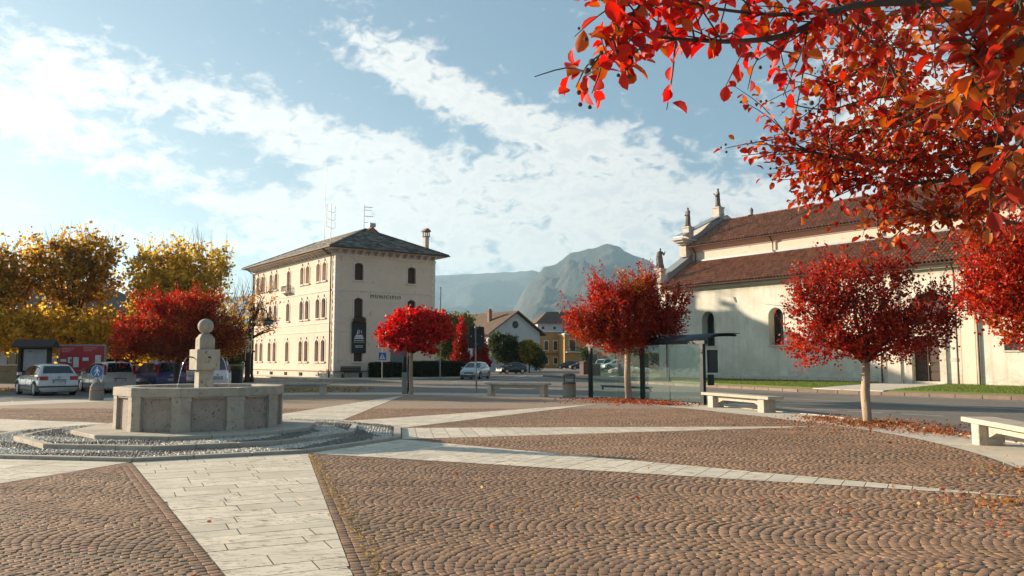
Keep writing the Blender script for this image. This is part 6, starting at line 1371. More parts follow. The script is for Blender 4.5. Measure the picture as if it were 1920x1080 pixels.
# ------------------------------------------------------------------ benches
m_bench = stone('bench_stone', (.48, .43, .35), (.38, .335, .27), 3, .85, (.28, .24, .19), .15, .35, 45, .06)
def bench(label, P0, P1, inset=.22, top=.50, wd=.56, legt=.34, brace=True):
    P0, P1 = Vector((*P0, 0)), Vector((*P1, 0)); L = (P1 - P0).length; d = (P1 - P0).normalized(); t = thing('bench', label, 'bench', tuple(P0) [:2] + (.02,), math.atan2(d.y, d.x), 'stone benches round the square')
    MB().cbox(0, L, -wd / 2, wd / 2, top - .09, top, .012).build('seat', m_bench, t)
    for x in (inset, L - inset - legt): MB().cbox(x, x + legt, -wd * .38, wd * .38, -.03, top - .092, .012).build('leg', m_bench, t)
    a, b_ = inset + legt + .002, L - inset - legt - .002
    MB().ext([(a, top - .094), (a, top - .36), (a + .12, top - .33), (a + .38, top - .24), (b_ - .38, top - .24), (b_ - .12, top - .33), (b_, top - .36), (b_, top - .094)], 'y', -.07, .07).build('beam', m_bench, t) if brace else MB().box(a, b_, -.08, .08, top - .24, top - .094).build('beam', m_bench, t)
    return t
bench('grey stone bench partly hidden behind the right rim of the fountain', (-12.1, 38.3), (-8.75, 38.5), .12, .55, .5, .3, False)
bench('grey stone bench between the thin pole and the litter bin', (-1.15, 37.5), (1.62, 35.7), .12, .60, .5, .22, True)
bench('pale stone bench right of the bus shelter post', (6.95, 28.6), (8.15, 24.9), .32, .50, .58, .34, True)
bench('pale stone bench cut by the right edge of the picture', (9.32, 16.2), (8.80, 12.8), .30, .50, .62, .34, True)
# ------------------------------------------------------------------ litter bin
m_bin = stone('bin_aggregate', (.30, .285, .225), (.24, .225, .175), 25, .8, None, 0, .4, 90); m_bint = flat('bin_green_lid', (.085, .09, .06), .5); m_or = flat('orange_band', (.50, .14, .04), .5)
b_ = thing('litter_bin', 'round olive litter bin with domed lid and orange band beside the middle bench', 'bin', (2.53, 35.6, .02))
MB().lathe([(.29, 0), (.295, .05), (.295, .50), (.30, .52)], 24).build('body', m_bin, b_); MB().lathe([(.302, .52), (.302, .57)], 24).build('band', m_or, b_)
MB().lathe([(.298, .572), (.30, .62), (.27, .66), (.20, .68), (.14, .685)], 24).build('collar', m_bint, b_)
for s in (-1, 1): MB().box(s * .22 - .025, s * .22 + .025, -.03, .03, .66, .93).build('post', m_bint, b_)
MB().lathe([(.285, .90), (.30, .93), (.285, .98), (.22, 1.03), (.10, 1.055), (.01, 1.06)], 24).build('lid', m_bint, b_)
# ------------------------------------------------------------------ bus shelter
m_sh = flat('dark_shelter_steel', (.022, .025, .026), .4, .5); m_sroof = flat('smoked_roof_sheet', (.045, .052, .055), .25, 0, .6); m_sglass = glassmat('shelter_glass', (.82, .90, .87), .05)
sh = thing('bus_shelter', 'dark steel bus shelter with curved roof and glass back behind the red tree', 'bus shelter', (3.45, 35.3, 0), math.atan2(29.5 - 35.3, 7.0 - 3.45))
SL = 6.8
def archz(y): return 2.32 + .30 * (1 - math.exp(-max(0, y + .06) / .38)) - .02 * y
for x in (0, SL / 2 + .05, SL): MB().cbox(x - .09, x + .09, -.07, .07, -.05, 2.30, .01).build('post', m_sh, sh)
for x in (0, SL / 2 + .05, SL):
    pts = [(x, y, archz(y)) for y in np.linspace(0, 1.75, 12)]
    MB().tube([(x, 0, 2.2)] + pts, [.07] + [.07 - .025 * k / 11 for k in range(12)], 8).build('roof_rib', m_sh, sh)
ys = np.linspace(-.06, 1.72, 14)
for a, b2 in ((-.25, SL / 2), (SL / 2 + .01, SL + .25)):
    mb = MB(); mb.loft([[(a, y, archz(y) + .05), (b2, y, archz(y) + .05), (b2, y, archz(y) + .075), (a, y, archz(y) + .075)] for y in ys]); mb.build('roof_panel', m_sroof, sh, True)
MB().cbox(-.2, SL + .2, -.09, .06, 2.24, 2.37, .01).build('back_beam', m_sh, sh)
for k in range(4):
    a = .12 + k * (SL - .24) / 4 + (.0 if k else 0); MB().box(a + .03, a + (SL - .24) / 4 - .03, -.012, .0, .10, 2.20).build('glass_pane', m_sglass, sh)
MB().tube([(.25, .45, .36), (.3, .45, .52), (3.35, .45, .52), (3.42, .45, .36)], .05, 8).build('seat_rail', m_sh, sh); MB().cbox(.3, 3.35, .3, .62, .50, .56, .01).build('seat', m_sh, sh)
MB().cbox(SL + .10, SL + .16, .12, .62, 1.18, 2.02, .01).build('timetable_case', m_sh, sh); MB().box(SL + .161, SL + .165, .18, .56, 1.24, 1.94).build('poster', m_glass_d, sh)
MB().cbox(SL + .10, SL + .15, .12, .42, .72, 1.12, .01).build('notice_box', m_sh, sh)
# ------------------------------------------------------------------ poles and signs
m_gpole = flat('grey_sign_pole', (.24, .24, .23), .5, .5); m_sback = flat('black_sign_back', (.018, .02, .024), .7); m_sblue = flat('sign_blue', (.02, .13, .38), .45); m_swhite = flat('sign_white', (.66, .66, .64), .5); m_sred = flat('sign_red', (.45, .03, .04), .45)
def disc(mb, cx, cz, r, y, n=24, r2=0): 
    if r2: 
        for k in range(n): a, b_ = 2 * PI * k / n, 2 * PI * (k + 1) / n; mb.quad((cx + r2 * math.cos(a), y, cz + r2 * math.sin(a)), (cx + r * math.cos(a), y, cz + r * math.sin(a)), (cx + r * math.cos(b_), y, cz + r * math.sin(b_)), (cx + r2 * math.cos(b_), y, cz + r2 * math.sin(b_)))
    else: mb.add([(cx + r * math.cos(2 * PI * k / n), y, cz + r * math.sin(2 * PI * k / n)) for k in range(n)], [tuple(range(n))])
    return mb
t = thing('sign_panel', 'tall black back of a road sign on a grey pole left of the middle bench', 'road sign', (-1.78, 39.6, 0))
MB().tube([(.05, 0, 0), (0, 0, 1.2), (-.03, 0, 3.30)], .042, 8).build('pole', m_gpole, t); MB().cbox(-.36, .40, .05, .08, 2.22, 3.28, .008).build('panel', m_sback, t); MB().box(-.07, .01, -.045, .05, 1.0, 1.55).build('sleeve', m_swhite, t)
for s in (-1, 1): MB().sphere((.02 + s * .26, .04, 2.82), .028, 8, 6).build('bolt', m_swhite, t)
for z in (2.42, 3.20): MB().box(-.10, .12, -.05, .05, z, z + .03).build('clamp', m_gpole, t)
t = thing('flag_pole', 'tall thin grey pole left of the black sign panel', 'pole', (-5.9, 66, 0)); MB().tube([(0, 0, 0), (0, 0, 7.6)], [.06, .035], 8).build('mast', m_gpole, t); MB().sphere((0, 0, 7.62), .06, 8, 6).build('knob', m_gpole, t)
t = thing('crossing_sign', 'blue square pedestrian crossing sign with a white direction board above it before the town hall', 'road sign', (-10.75, 66.6, .12))
MB().tube([(0, 0, 0), (0, 0, 3.45)], .03, 8).build('pole', m_gpole, t); MB().cbox(-.32, .32, -.06, -.03, 1.52, 2.14, .01).build('sign_plate', m_sblue, t)
sp_ = t.children[-1]; MB().add([(-.25, -.064, 1.60), (.25, -.064, 1.60), (0, -.064, 2.06)], [(0, 1, 2)]).build('white_triangle', m_swhite, sp_)
fg = MB(); disc(fg, 0.01, 1.90, .035, -.068, 10); fg.add([(-.05, -.068, 1.84), (.05, -.068, 1.84), (.03, -.068, 1.73), (-.02, -.068, 1.73)], [(0, 1, 2, 3)]); fg.add([(-.02, -.068, 1.74), (.01, -.068, 1.74), (-.08, -.068, 1.63), (-.11, -.068, 1.63)], [(0, 1, 2, 3)]); fg.add([(.0, -.068, 1.74), (.03, -.068, 1.74), (.10, -.068, 1.63), (.06, -.068, 1.63)], [(0, 1, 2, 3)]); fg.build('walking_figure', m_sback, sp_)
MB().cbox(-.36, .36, -.06, -.03, 2.50, 3.10, .01).build('direction_board', m_swhite, t); ab = t.children[-1]
aw = MB(); aw.add([(-.26, -.063, 2.95), (-.20, -.063, 3.05), (-.14, -.063, 2.95)], [(0, 1, 2)]).add([(-.215, -.063, 2.80), (-.185, -.063, 2.80), (-.185, -.063, 2.96), (-.215, -.063, 2.96)], [(0, 1, 2, 3)])
dashes(aw, -.10, .28, 2.92, .05, -.063); dashes(aw, -.06, .28, 2.78, .05, -.063); dashes(aw, -.28, .28, 2.58, .05, -.063); aw.build('print', m_sback, ab)
MB().box(-.36, .36, -.062, -.0605, 2.71, 2.725).box(-.005, .005, -.01, .01, 3.1, 3.45)
# bollard with round blue pedestrian sign
t = thing('bollard', 'concrete bollard with orange band and a round blue pedestrian sign on top', 'bollard', (-16.95, 32.9, .02))
MB().lathe([(.27, 0), (.27, .38), (.26, .39)], 20).build('body', m_conc2 := stone('bollard_concrete', (.24, .225, .20), (.19, .18, .16), 8, .9), t); MB().lathe([(.262, .40), (.262, .44)], 20).build('band', m_or, t)
MB().lathe([(.258, .442), (.25, .55), (.20, .66), (.12, .73), (.01, .76)], 20).build('dome', m_conc2, t)
MB().tube([(0, 0, .72), (0, 0, 1.0)], .03, 8).build('stub_pole', m_gpole, t)
MB().loft([[(.26 * math.cos(a), y, 1.16 + .26 * math.sin(a)) for a in [2 * PI * k / 28 for k in range(28)]] for y in (-.045, -.02)]).build('sign_disc', m_sblue, t); ds = t.children[-1]
disc(MB(), 0, 1.16, .26, -.048, 28, .245).build('rim', m_swhite, ds)
fg = MB(); disc(fg, 0, 1.32, .035, -.049, 12)
for q in ([(-.045, 1.28), (.045, 1.28), (.035, 1.12), (-.035, 1.12)], [(-.03, 1.14), (.012, 1.14), (-.07, .99), (-.105, .99)], [(-.01, 1.14), (.032, 1.14), (.10, .99), (.065, .99)], [(-.045, 1.28), (-.03, 1.24), (-.10, 1.13), (-.115, 1.15)], [(.045, 1.28), (.03, 1.24), (.09, 1.13), (.11, 1.15)]): fg.add([(x, -.049, z) for x, z in q], [(0, 1, 2, 3)])
fg.build('walking_figure', m_swhite, ds)
# street lamp with two arms, carrying a no-parking sign lower down
t = thing('street_lamp', 'dark two-armed street lamp with arched brackets left of the town hall', 'street lamp', (-19.4, 60.0, .02)); m_lampg = flat('lamp_glass', (.25, .32, .36), .2)
MB().lathe([(.16, 0), (.14, .3), (.09, .5), (.075, 3.0), (.07, 4.1), (.16, 4.15), (.20, 4.3), (.14, 4.5), (.07, 4.6), (.065, 5.5), (.10, 5.55), (.02, 5.75)], 12).build('post', m_iron, t)
for s in (-1, 1):
    MB().tube([(0, 0, 4.6), (s * .05, 0, 4.9), (s * .25, 0, 5.3), (s * .6, 0, 5.5), (s * .95, 0, 5.3), (s * 1.08, 0, 4.95), (s * 1.1, 0, 4.75)], .045, 8).build('arm', m_iron, t)
    MB().lathe([(.05, 4.78), (.16, 4.70), (.42, 4.60), (.46, 4.52)], 16, s * 1.12).build('lamp_cap', m_iron, t); MB().lathe([(.44, 4.518), (.36, 4.38), (.16, 4.28), (.02, 4.25)], 16, s * 1.12).build('lamp_bowl', m_lampg, t)
t = thing('no_parking_sign', 'white panel with a round no parking symbol beside the street lamp', 'road sign', (-19.55, 59.0, .02)); MB().tube([(0, 0, 0), (0, 0, 3.2)], .045, 8).build('pole', m_iron, t)
MB().cbox(-.26, .26, -.08, -.05, 2.20, 3.20, .01).build('panel', m_swhite, t); pn = t.children[-1]
disc(MB(), 0, 2.92, .20, -.083, 24).build('blue_disc', m_sblue, pn); disc(MB(), 0, 2.92, .215, -.086, 24, .165).build('red_ring', m_sred, pn); MB().quad((-.15, -.086, 3.03), (-.11, -.086, 3.07), (.15, -.086, 2.81), (.11, -.086, 2.77)).build('red_bar', m_sred, pn)
aw = MB(); dashes(aw, -.18, .18, 2.55, .05, -.083); dashes(aw, -.18, .18, 2.44, .05, -.083); dashes(aw, -.12, .12, 2.30, .05, -.083); aw.build('print', m_sback, pn)
t = thing('warning_sign', 'triangular warning sign seen right of the fountain spout block', 'road sign', (-22.2, 60.5, .02)); MB().tube([(0, 0, 0), (0, 0, 3.0)], .03, 8).build('pole', m_gpole, t)
MB().ext([(-.42, 2.30), (.42, 2.30), (0, 3.0)], 'y', -.06, -.035).build('triangle', m_sred, t); MB().add([(-.29, -.064, 2.375), (.29, -.064, 2.375), (0, -.064, 2.86)], [(0, 1, 2)]).build('white_field', m_swhite, t)
MB().box(-.04, .04, -.068, -.065, 2.42, 2.62).box(-.12, .12, -.068, -.065, 2.42, 2.46).build('symbol', m_sback, t)
# box on the corner by the crimson tree: dark lamp-like post and utility cabinet
t = thing('utility_cabinet', 'narrow grey post cabinet at the foot of the crimson tree', 'cabinet', (-5.2, 38.9, .02)); MB().cbox(-.11, .11, -.10, .10, 0, 1.05, .03).build('cabinet', m_gpole, t); MB().lathe([(.11, 1.05), (.12, 1.15), (.09, 1.5), (.10, 1.75), (.02, 1.8)], 12).build('head', m_iron, t)
t = thing('tree_stake', 'dark stake with cap standing close left of the crimson tree trunk', 'stake', (-5.0, 38.75, .02)); MB().tube([(0, 0, 0), (.02, 0, 2.15)], .045, 8).build('pole', m_iron, t); MB().cbox(-.13, .16, -.1, .1, 2.12, 2.2, .01).build('cap', m_iron, t)
# ------------------------------------------------------------------ notice boards at the left
m_dwood = flat('dark_stained_wood', (.045, .028, .02), .8); m_map = stone('faded_map_print', (.42, .40, .40), (.30, .31, .31), 2.2, .6, (.36, .28, .27), .2, 0)
t = thing('notice_board', 'dark wooden notice board with small roof and faded map beside the red board', 'notice board', (-25.3, 42.6, 0), R(4)); t.scale = (.60, .9, .93)
for x in (-1.25, 1.25): MB().cbox(x - .12, x + .12, -.12, .12, 0, 2.55, .01).build('post', m_dwood, t)
MB().box(-1.12, 1.12, .02, .08, 1.05, 2.50).build('back_panel', m_dwood, t); MB().box(-.98, .98, -.01, .018, 1.18, 2.38).build('map', m_map, t)
mp = t.children[-1]; aw = MB(); dashes(aw, -.6, -.25, 2.22, .05, -.013); dashes(aw, -.85, -.45, 1.3, .03, -.013); aw.build('print', m_sback, mp)
MB().ext([(-.45, 2.55), (0, 2.95), (.45, 2.55), (.45, 2.47), (-.45, 2.47)], 'x', -1.75, 1.75).build('roof', m_dwood, t); MB().box(-1.5, 1.5, -.05, .02, .98, 1.05).build('rail', m_dwood, t)
m_pred = flat('red_poster', (.42, .022, .028), .55)
t = thing('poster_board', 'wide red poster board in a metal frame with white notices, behind the parked cars', 'poster board', (-24.0, 44.8, 0), R(3)); t.scale = (.74, 1, .93)
fr = MB(); fr.box(-1.72, 1.72, -.0, .06, 2.62, 2.70).box(-1.72, 1.72, 0, .06, .92, .98).box(-1.72, -1.64, 0, .06, .98, 2.62).box(1.64, 1.72, 0, .06, .98, 2.62); fr.build('frame', m_metal, t); MB().box(-1.64, 1.64, .01, .04, .98, 2.62).build('poster', m_pred, t); po = t.children[-1]
for x in (-1.68, 1.68): MB().box(x - .04, x + .04, .06, .14, 0, 2.7).build('post', m_metal, t)
pr = MB()
for a, b_, z in ((-1.5, -.55, 2.44), (-1.5, -.7, 2.34), (-1.5, -.9, 2.24), (.1, 1.1, 2.50), (.1, 1.0, 2.40), (.1, .75, 2.30)): dashes(pr, a, b_, z, .06, .007)
dashes(pr, -.3, .1, 1.12, .05, .007); dashes(pr, .05, .3, 1.2, .05, .007); pr.build('print', flat('pale_red_print', (.62, .25, .24), .6), po)
for x, z, w_, h_ in ((-1.56, 1.66, .42, .17), (-1.02, 1.60, .28, .34), (-.62, 1.34, .40, .60), (.06, 1.72, .44, .20), (.98, 1.46, .42, .60)): MB().box(x, x + w_, .003, .009, z, z + h_).build('notice', m_swhite, po)
MB().add([(-.86, .001, 1.66), (-.74, .001, 1.66), (-.78, .001, 1.90), (-.86, .001, 1.80)], [(0, 1, 2, 3)]).build('dark_shape', m_sback, po)
# low wall behind the cars
t = thing('low_wall', 'long low yellowish wall behind the parked cars under the yellow trees', 'wall', (-24.5, 57.5, 0), R(0)); m_lw = stone('old_wall', (.30, .28, .20), (.22, .21, .15), 1.5, .9, (.12, .12, .08), .1, .5, 20)
MB().box(-14, 5.2, 0, .3, 0, 1.25).build('wall', m_lw, t); MB().box(-14.05, 5.25, -.05, .35, 1.25, 1.33).build('coping', m_ctrim, t)
t = thing('planter_wall', 'dark low parapet with trimmed grass top between fountain column and town hall', 'wall', (-22.8, 57.0, 0)); MB().box(0, 3.6, -.2, .25, 0, .95).build('wall', flat('dark_parapet', (.045, .048, .05), .8), t)
g_ = leafmesh('hedge_top', np.stack([RNG.uniform(0, 3.6, 1400), RNG.uniform(-.2, .25, 1400), RNG.uniform(.9, 1.15, 1400)], 1), RNG.normal(size=(1400, 3)), .09, [(.10, .15, .03), (.07, .11, .02), (.16, .2, .04)], t, m_gleaf)
# ------------------------------------------------------------------ town hall surroundings: hedges, bench
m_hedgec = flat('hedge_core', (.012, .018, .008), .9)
def hedge(label, x0, x1, y0, y1, h, n):
    t = thing('hedge', label, 'hedge', (*ML(0, 0), .12), R(37), 'clipped hedges before the town hall')
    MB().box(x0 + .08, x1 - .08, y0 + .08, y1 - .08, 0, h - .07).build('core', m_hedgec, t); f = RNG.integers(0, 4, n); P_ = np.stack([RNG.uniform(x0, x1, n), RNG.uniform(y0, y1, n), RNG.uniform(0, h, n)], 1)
    P_[f == 0, 1] = y0; P_[f == 1, 2] = h; P_[f == 2, 0] = x0; k = (f == 3); P_[k, 0] = x1; P_ += RNG.normal(size=P_.shape) * .035
    leafmesh('foliage', P_, RNG.normal(size=(n, 3)), .085, [(.022, .036, .014), (.03, .048, .018), (.016, .026, .012), (.045, .06, .022)], t, m_gleaf)
hedge('long dark clipped hedge left of the entrance, behind the blue crossing sign', 2.9, 5.3, -2.6, -.9, 1.25, 9000)
hedge('dark clipped hedge right of the crimson tree trunk, at the town hall corner', 7.3, 11.9, -2.6, -.9, 1.35, 14000)
t = thing('wooden_bench', 'dark wooden bench with a high back against the town hall wall below the banner', 'bench', (*ML(.35, -.75), .12), R(37))
for k in range(4): MB().box(0, 1.9, .05 + .0, .10, .48 + k * .13, .48 + k * .13 + .11).build('back_slat', m_dwood, t)
for k in range(3): MB().box(0, 1.9, -.40 + k * .14, -.40 + k * .14 + .12, .42, .46).build('seat_slat', m_dwood, t)
for x in (.1, 1.75): MB().box(x, x + .06, -.38, .12, 0, .42).build('leg', m_iron, t)
t = thing('bicycle_rack', 'low row of pale hoops beyond the hedge, by the parked cars', 'bicycle rack', (-9.0, 88, 0), R(-10))
for k in range(6): MB().tube([(k * .75, 0, 0), (k * .75, 0, .45), (k * .75 + .12, 0, .62), (k * .75 + .33, 0, .62), (k * .75 + .45, 0, .45), (k * .75 + .45, 0, 0)], .03, 6).build('hoop', m_swhite, t)
t = thing('low_wall', 'pale low wall beyond the hedge behind the bicycle rack', 'wall', (-13.5, 97, 0), R(-8)); MB().box(0, 6.0, 0, .3, 0, .9).build('wall', m_plinth, t); MB().box(-.04, 6.04, -.04, .34, .9, .98).build('coping', m_ctrim, t)
# person by the far wall
m_cloth = flat('dark_clothes', (.02, .022, .028), .9); m_skin = flat('skin', (.45, .27, .19), .6)
pt_ = thing('person', 'person in dark clothes walking past the low wall beyond the hedge', 'person', (-7.6, 95.0, 0), R(60))
me = bpy.data.meshes.new('body'); jv = [(0, 0, .95), (0, 0, 1.2), (0, 0, 1.42), (0, 0, 1.52), (0, .01, 1.66), (-.19, 0, 1.40), (-.24, .04, 1.12), (-.22, .16, .88), (.19, 0, 1.40), (.24, -.06, 1.12), (.22, -.02, .86), (-.09, 0, .90), (-.11, .14, .50), (-.11, .10, .06), (-.11, .24, .03), (.09, 0, .90), (.11, -.10, .50), (.11, -.30, .10), (.11, -.18, .04)]
je = [(0, 1), (1, 2), (2, 3), (3, 4), (2, 5), (5, 6), (6, 7), (2, 8), (8, 9), (9, 10), (0, 11), (11, 12), (12, 13), (13, 14), (0, 15), (15, 16), (16, 17), (17, 18)]
me.from_pydata(jv, je, []); me.materials.append(m_cloth); po_ = put('body', me, pt_); sk_ = po_.modifiers.new('skin', 'SKIN')
rad = [.13, .13, .14, .055, .10, .075, .05, .035, .075, .05, .035, .09, .065, .045, .035, .09, .065, .045, .035]
for v_, r_ in zip(me.skin_vertices[0].data, rad): v_.radius = (r_, r_ * .85)
me.skin_vertices[0].data[0].use_root = True; po_.modifiers.new('sub', 'SUBSURF').levels = 1; po_.modifiers['sub'].render_levels = 1
MB().sphere((0, .02, 1.67), .105, 12, 8, 1.2).build('face', m_skin, pt_, True); MB().sphere((0, -.01, 1.71), .108, 12, 8, 1.05).build('hair', m_cloth, pt_, True)
for s in (-1, 1): MB().sphere((s * .22, .16 if s < 0 else -.02, .84), .045, 8, 6, 1.4).build('hand', m_skin, pt_, True)
# ------------------------------------------------------------------ far street: houses
m_hw = stone('white_house_render', (.56, .57, .58), (.49, .50, .51), .6, .9, (.40, .41, .41), .05, .2, 15); m_yw = stone('ochre_house_render', (.42, .25, .09), (.36, .21, .08), .6, .9, (.38, .22, .08), .05, .2, 15); m_hroof = stone('old_tile_roof', (.15, .095, .068), (.10, .068, .05), 1.2, .9, (.10, .08, .06), .1, .6, 6); m_droof = stone('dark_slate_roof', (.10, .10, .10), (.07, .07, .072), 1, .9, None, 0, .5, 6)
def win_box(par, x, z, w_, h_, y=0, shutter=True, arch=0):
    fr = MB().box(x - w_ / 2 - .10, x + w_ / 2 + .10, y - .05, y - .002, z - .08, z + h_ + .10 + arch).build('window', m_trim, par); ou = arch_outline(w_, h_ + arch, arch)
    MB().add([(px_ + x, y - .055, pz_ + z) for px_, pz_ in ou], [tuple(range(len(ou)))]).build('shutter' if shutter else 'pane', m_shut if shutter else m_glass_d, fr)
    MB().box(x - w_ / 2 - .15, x + w_ / 2 + .15, y - .12, y - .052, z - .16, z - .082).build('sill', m_trim, fr)
hz = thing('white_house', 'white gabled house with a round attic window beyond the dark shrubs', 'house', (-2.9, 109, 0), R(37))
GW = 8.6; GH = 5.5; AP = 8.25
MB().ext([(0, 0), (GW, 0), (GW, GH), (GW / 2, AP), (0, GH)], 'y', 0, 12).build('wall', m_hw, hz)
for s in (0, 1):
    a = (-.7, GH - .42) if s == 0 else (GW + .7, GH - .42); MB().ext([a, (GW / 2, AP + .06), (GW / 2, AP + .26), (a[0], a[1] + .18)], 'y', -.6, 12.5).build('roof', m_hroof, hz)
rw = MB(); rw.loft([[(GW / 2 - .1 + .52 * math.cos(a), y, 6.55 + .52 * math.sin(a)) for a in [2 * PI * k / 20 for k in range(20)]] for y in (-.05, .0)]); rw.build('round_window', m_dwood, hz); disc(MB(), GW / 2 - .1, 6.55, .36, -.06, 20).build('pane', m_glass_d, hz.children[-1])
win_box(hz, 6.9, 3.0, .95, 1.55); win_box(hz, 1.9, 3.0, .95, 1.55)
MB().box(2.0, 2.5, 3.2, 3.7, 6.2, 8.5).build('chimney', m_brick, hz); MB().box(1.9, 2.6, 3.1, 3.8, 8.5, 8.6).box(2.05, 2.45, 3.25, 3.65, 8.6, 8.85).build('chimney_cap', m_brick, hz)
yh = thing('yellow_house', 'ochre yellow house with arched upper windows and a pale attic storey', 'house', (5.2, 160, 0), R(14)); YW = 10.2
MB().box(0, YW, 0, 9, 0, 7.2).build('wall', m_yw, yh); MB().box(-.2, YW + .2, -.25, 9.2, 7.2, 7.5).build('cornice', m_trim, yh); MB().box(.1, YW + 2.5, .6, 9, 7.5, 9.0).build('attic', m_hw, yh)
MB().add([(-.5, -.1, 9.0), (YW + 3.2, -.1, 9.0), (YW + 3.2, 9.6, 9.0), (-.5, 9.6, 9.0), (3.2, 4.6, 11.6), (YW - 1.2, 4.6, 11.6)], [(0, 1, 5, 4), (1, 2, 5), (2, 3, 4, 5), (3, 0, 4), (3, 2, 1, 0)]).build('roof', m_hroof, yh)
for x in (1.7, 3.6): win_box(yh, x, 3.6, .8, 1.5, 0, True, .4)
for x in (1.7, 3.6): win_box(yh, x, .9, .75, 1.2, 0, False)
for x in (1.2, 3.6, 7.4): win_box(yh, x, 7.8, .6, .55, .6, False)
MB().box(.8, 4.6, -.18, -.002, 2.75, 2.95).build('ledge', m_hroof, yh)
wg = thing('yellow_house_wing', 'ochre wing with a balcony and large shutters right of the arched windows', 'house', (10.3, 157, 0), R(14)); MB().box(0, 9, 0, 8, 0, 6.6).build('wall', m_yw, wg); MB().box(-.1, 9.1, -.15, 8.1, 6.6, 6.85).build('cornice', m_trim, wg)
win_box(wg, 1.6, 3.4, 1.25, 2.2); win_box(wg, 5.8, 3.6, 1.2, 1.7); win_box(wg, 5.8, .4, 1.9, 2.1); win_box(wg, 8.1, 3.6, 1.1, 1.7)
MB().box(.2, 3.4, -.9, -.0, 3.1, 3.25).build('balcony', m_ctrim, wg); rl = MB()
for k in range(14): rl.tube([(.25 + k * .24, -.85, 3.25), (.25 + k * .24, -.85, 4.1)], .03, 4)
rl.tube([(.2, -.85, 4.12), (3.4, -.85, 4.12)], .04, 4); rl.build('railing', m_iron, wg)
MB().box(.3, 3.6, .2, 2, 6.85, 7.9).build('terrace_shed', m_droof, wg)
dr = thing('dark_roofed_house', 'house with a dark hipped roof and antennas behind the yellow house', 'house', (9.5, 178, 0), R(14)); MB().box(0, 12, 0, 8, 0, 9.3).build('wall', m_hw, dr)
MB().add([(-.6, -.6, 9.3), (12.6, -.6, 9.3), (12.6, 8.6, 9.3), (-.6, 8.6, 9.3), (3.5, 4, 12.0), (8.5, 4, 12.0)], [(0, 1, 5, 4), (1, 2, 5), (2, 3, 4, 5), (3, 0, 4), (3, 2, 1, 0)]).build('roof', m_droof, dr)
MB().box(6.0, 6.7, 2.4, 3.0, 11.0, 12.7).build('chimney', m_brick, dr); MB().box(9.0, 9.6, 2.4, 3.0, 10.6, 12.3).build('chimney', m_brick, dr)
gh = thing('grey_house', 'grey house with brown roof half hidden by the crimson tree, right of the town hall', 'house', (-14.2, 112, 0), R(30)); MB().ext([(0, 0), (7, 0), (7, 4.6), (3.5, 6.6), (0, 4.6)], 'x', 0, 7).build('wall', m_hw, gh)
for s in (0, 1):
    a = (-.6, 4.25) if s == 0 else (7.6, 4.25); MB().ext([a, (3.5, 6.66), (3.5, 6.86), (a[0], a[1] + .2)], 'x', -.5, 7.6).build('roof', m_hroof, gh)
win_box(gh, 2.2, 2.4, .8, 1.3); win_box(gh, 5.0, 2.4, .8, 1.3); win_box(gh, 5.0, .2, .9, 1.9)
for x in (5.6, 6.5): MB().cbox(x, x + .22, -2.0, -1.78, 0, 2.2, .01).build('gate_post', m_plinth, gh)
# left background house
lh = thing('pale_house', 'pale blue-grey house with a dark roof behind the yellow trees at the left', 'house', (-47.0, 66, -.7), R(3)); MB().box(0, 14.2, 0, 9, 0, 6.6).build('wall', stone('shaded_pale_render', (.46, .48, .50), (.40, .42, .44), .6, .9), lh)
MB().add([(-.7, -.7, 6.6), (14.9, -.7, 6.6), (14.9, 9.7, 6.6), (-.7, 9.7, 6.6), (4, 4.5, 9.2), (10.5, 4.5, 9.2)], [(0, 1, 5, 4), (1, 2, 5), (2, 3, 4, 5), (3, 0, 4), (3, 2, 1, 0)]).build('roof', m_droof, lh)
MB().box(5.4, 6.9, -.10, .0, .9, 3.3).build('door', m_wood_d, lh)
for x in (5.5, 6.2): MB().box(x, x + .6, -.12, -.102, 1.9, 3.1).build('door_pane', flat('curtain_yellow', (.30, .24, .12), .8), lh)
for x in (2.5, 9.6, 12.2): win_box(lh, x, 4.1, .9, 1.5)
win_box(lh, 9.8, 1.3, .9, 1.6)
for k in range(4): MB().box(4.2, 9.0, -1.8 + .35 * k, -.1, .0 + .2 * k, .2 + .2 * k).build('step', m_ctrim, lh)
rl = MB()
for k in range(9): rl.tube([(4.4 + k * .5, -1.9, .1), (4.4 + k * .5, -1.9, 1.1)], .03, 4)
rl.tube([(4.4, -1.9, 1.1), (8.4, -1.9, 1.1)], .035, 4); rl.build('railing', m_metal, lh)
# white building far behind the shelter, right of the yellow house
wb = thing('white_building', 'low white building seen through the bus shelter beside the church corner', 'building', (20.2, 150, 0), R(-10)); MB().box(0, 16, 0, 8, 0, 4.4).build('wall', m_hw, wb); MB().box(-.4, 16.4, -.5, 8.4, 4.4, 4.7).build('roof', m_hroof, wb)
for x in (2, 5, 8, 11): win_box(wb, x, 1.2, 1.0, 1.6, 0, False)
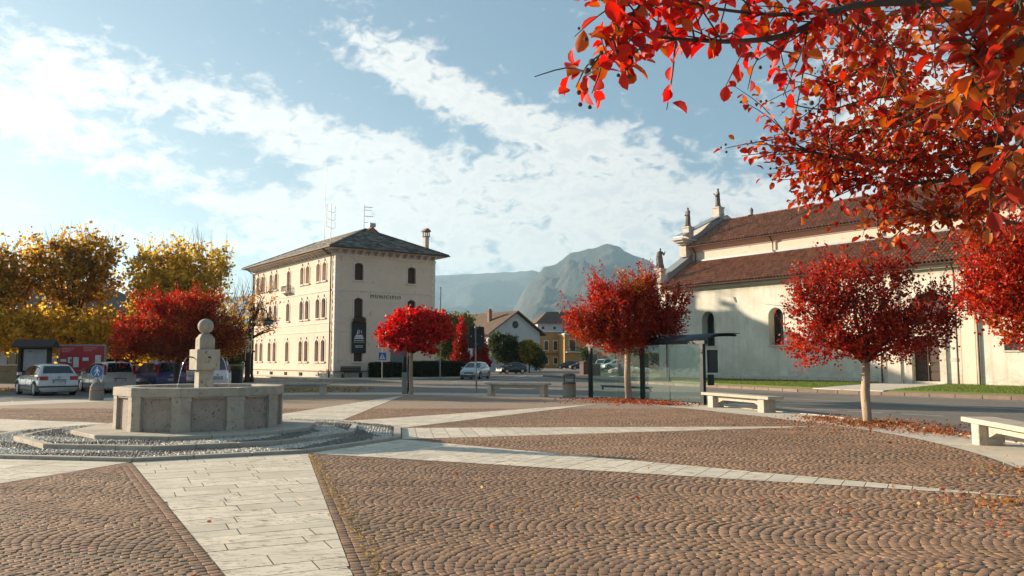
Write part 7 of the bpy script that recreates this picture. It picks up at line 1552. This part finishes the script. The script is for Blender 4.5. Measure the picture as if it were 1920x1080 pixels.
# verge with concrete edge, boulders, brick-red bins and fence, far right of the crossing
sidewalk('verge', [(9.2, 93), (11.5, 84), (19, 84), (26, 120), (14, 122)], .14, m_lawn, [(9.0, 93), (11.5, 84), (19, 84)], m_ctrim)
t = thing('rubble_bank', 'low bank of pale stones on the verge behind the trunk of the middle red tree', 'rocks', (12.6, 93, .1)); rnd2 = random.Random(3)
for k in range(26):
    r_ = rnd2.uniform(.3, .6); x, y = rnd2.uniform(-1.6, 3.4), rnd2.uniform(-.8, .8); mb = MB(); mb.sphere((0, 0, 0), r_, 7, 5, .7); mb.v = [(a * rnd2.uniform(.85, 1.15), b_ * rnd2.uniform(.85, 1.15), c * rnd2.uniform(.85, 1.1)) for a, b_, c in mb.v]; mb.build('stone', m_ctrim, t, loc=(x, y, r_ * .35 + .25 * (1 - abs(x - .8) / 2.6)))
m_brbin = flat('brick_red_bin', (.05, .018, .014), .7)
for k, lab in enumerate(('larger brick-red kerbside container left of the shelter post', 'smaller brick-red kerbside container touching the shelter post line')):
    t = thing('waste_container', lab, 'container', (7.6 + .5 * k, 84.0 - k * 5.5, .02), R(35)); t.scale = (.8, .8, .85); MB().cbox(-.55, .55, -.45, .45, .1, 1.55 - .2 * k, .05).build('body', m_brbin, t); MB().ext([(-.6, 1.56 - .2 * k), (.6, 1.56 - .2 * k), (.5, 1.72 - .2 * k), (-.5, 1.72 - .2 * k)], 'y', -.5, .5).build('lid', m_brbin, t); MB().box(-.5, .5, -.4, .4, 0, .1).build('base', m_black, t)
t = thing('concrete_planter', 'round concrete planter on the verge left of the pale trunk', 'planter', (10.9, 78, .1)); MB().lathe([(.55, 0), (.62, .1), (.66, 1.15), (.72, 1.2), (.72, 1.35), (.6, 1.36)], 18).build('pot', m_conc2, t)
t = thing('fence', 'thin wire fence with posts beyond the verge right of the pale trunk', 'fence', (13.5, 100, .1), R(-5))
for k in range(9): MB().tube([(k * 1.6, 0, 0), (k * 1.6, 0, 1.8)], .04, 6).build('post', m_iron, t)
for z in (.4, .9, 1.4, 1.75): MB().tube([(0, 0, z), (12.8, 0, z)], .012, 4).build('wire', m_iron, t)
t = thing('road_sign_post', 'thin dark post on the verge between the pale trunk and the middle shelter post', 'post', (10.9, 66.5, .1)); MB().tube([(0, 0, 0), (0, 0, 3.0)], .035, 8).build('pole', m_iron, t); MB().box(-.2, .2, -.03, .0, 2.5, 2.95).build('plate', m_metal, t)
make_tree('green_shrub', 'green shrub on the verge to the right of the rubble bank', (18.5, 108, 0), .6, .1, [(0, 0, 1.5, 2.2, 1.5, 1.2, 0), (2.2, 0, 1.2, 1.5, 1.2, .9, 0), (-2.4, 0, 1.4, 1.6, 1.2, 1.1, 0)], [[(.08, .11, .03), (.13, .15, .04), (.05, .07, .02)]], m_gleaf, m_bark, .2, 900, .4, 9, group=None, cat='shrub', up=.4, seed=81, asp=.5)
make_tree('street_tree', 'green tree between the yellow wing and the white building', (17.5, 132, 0), 1.4, .12, [(0, 0, 3.0, 1.8, 1.6, 1.5, 0), (2.2, 0, 2.4, 1.4, 1.3, 1.1, 0)], [[(.07, .10, .03), (.11, .13, .04)]], m_gleaf, m_bark, .24, 700, .5, 9, group=None, up=.4, seed=82, asp=.5)
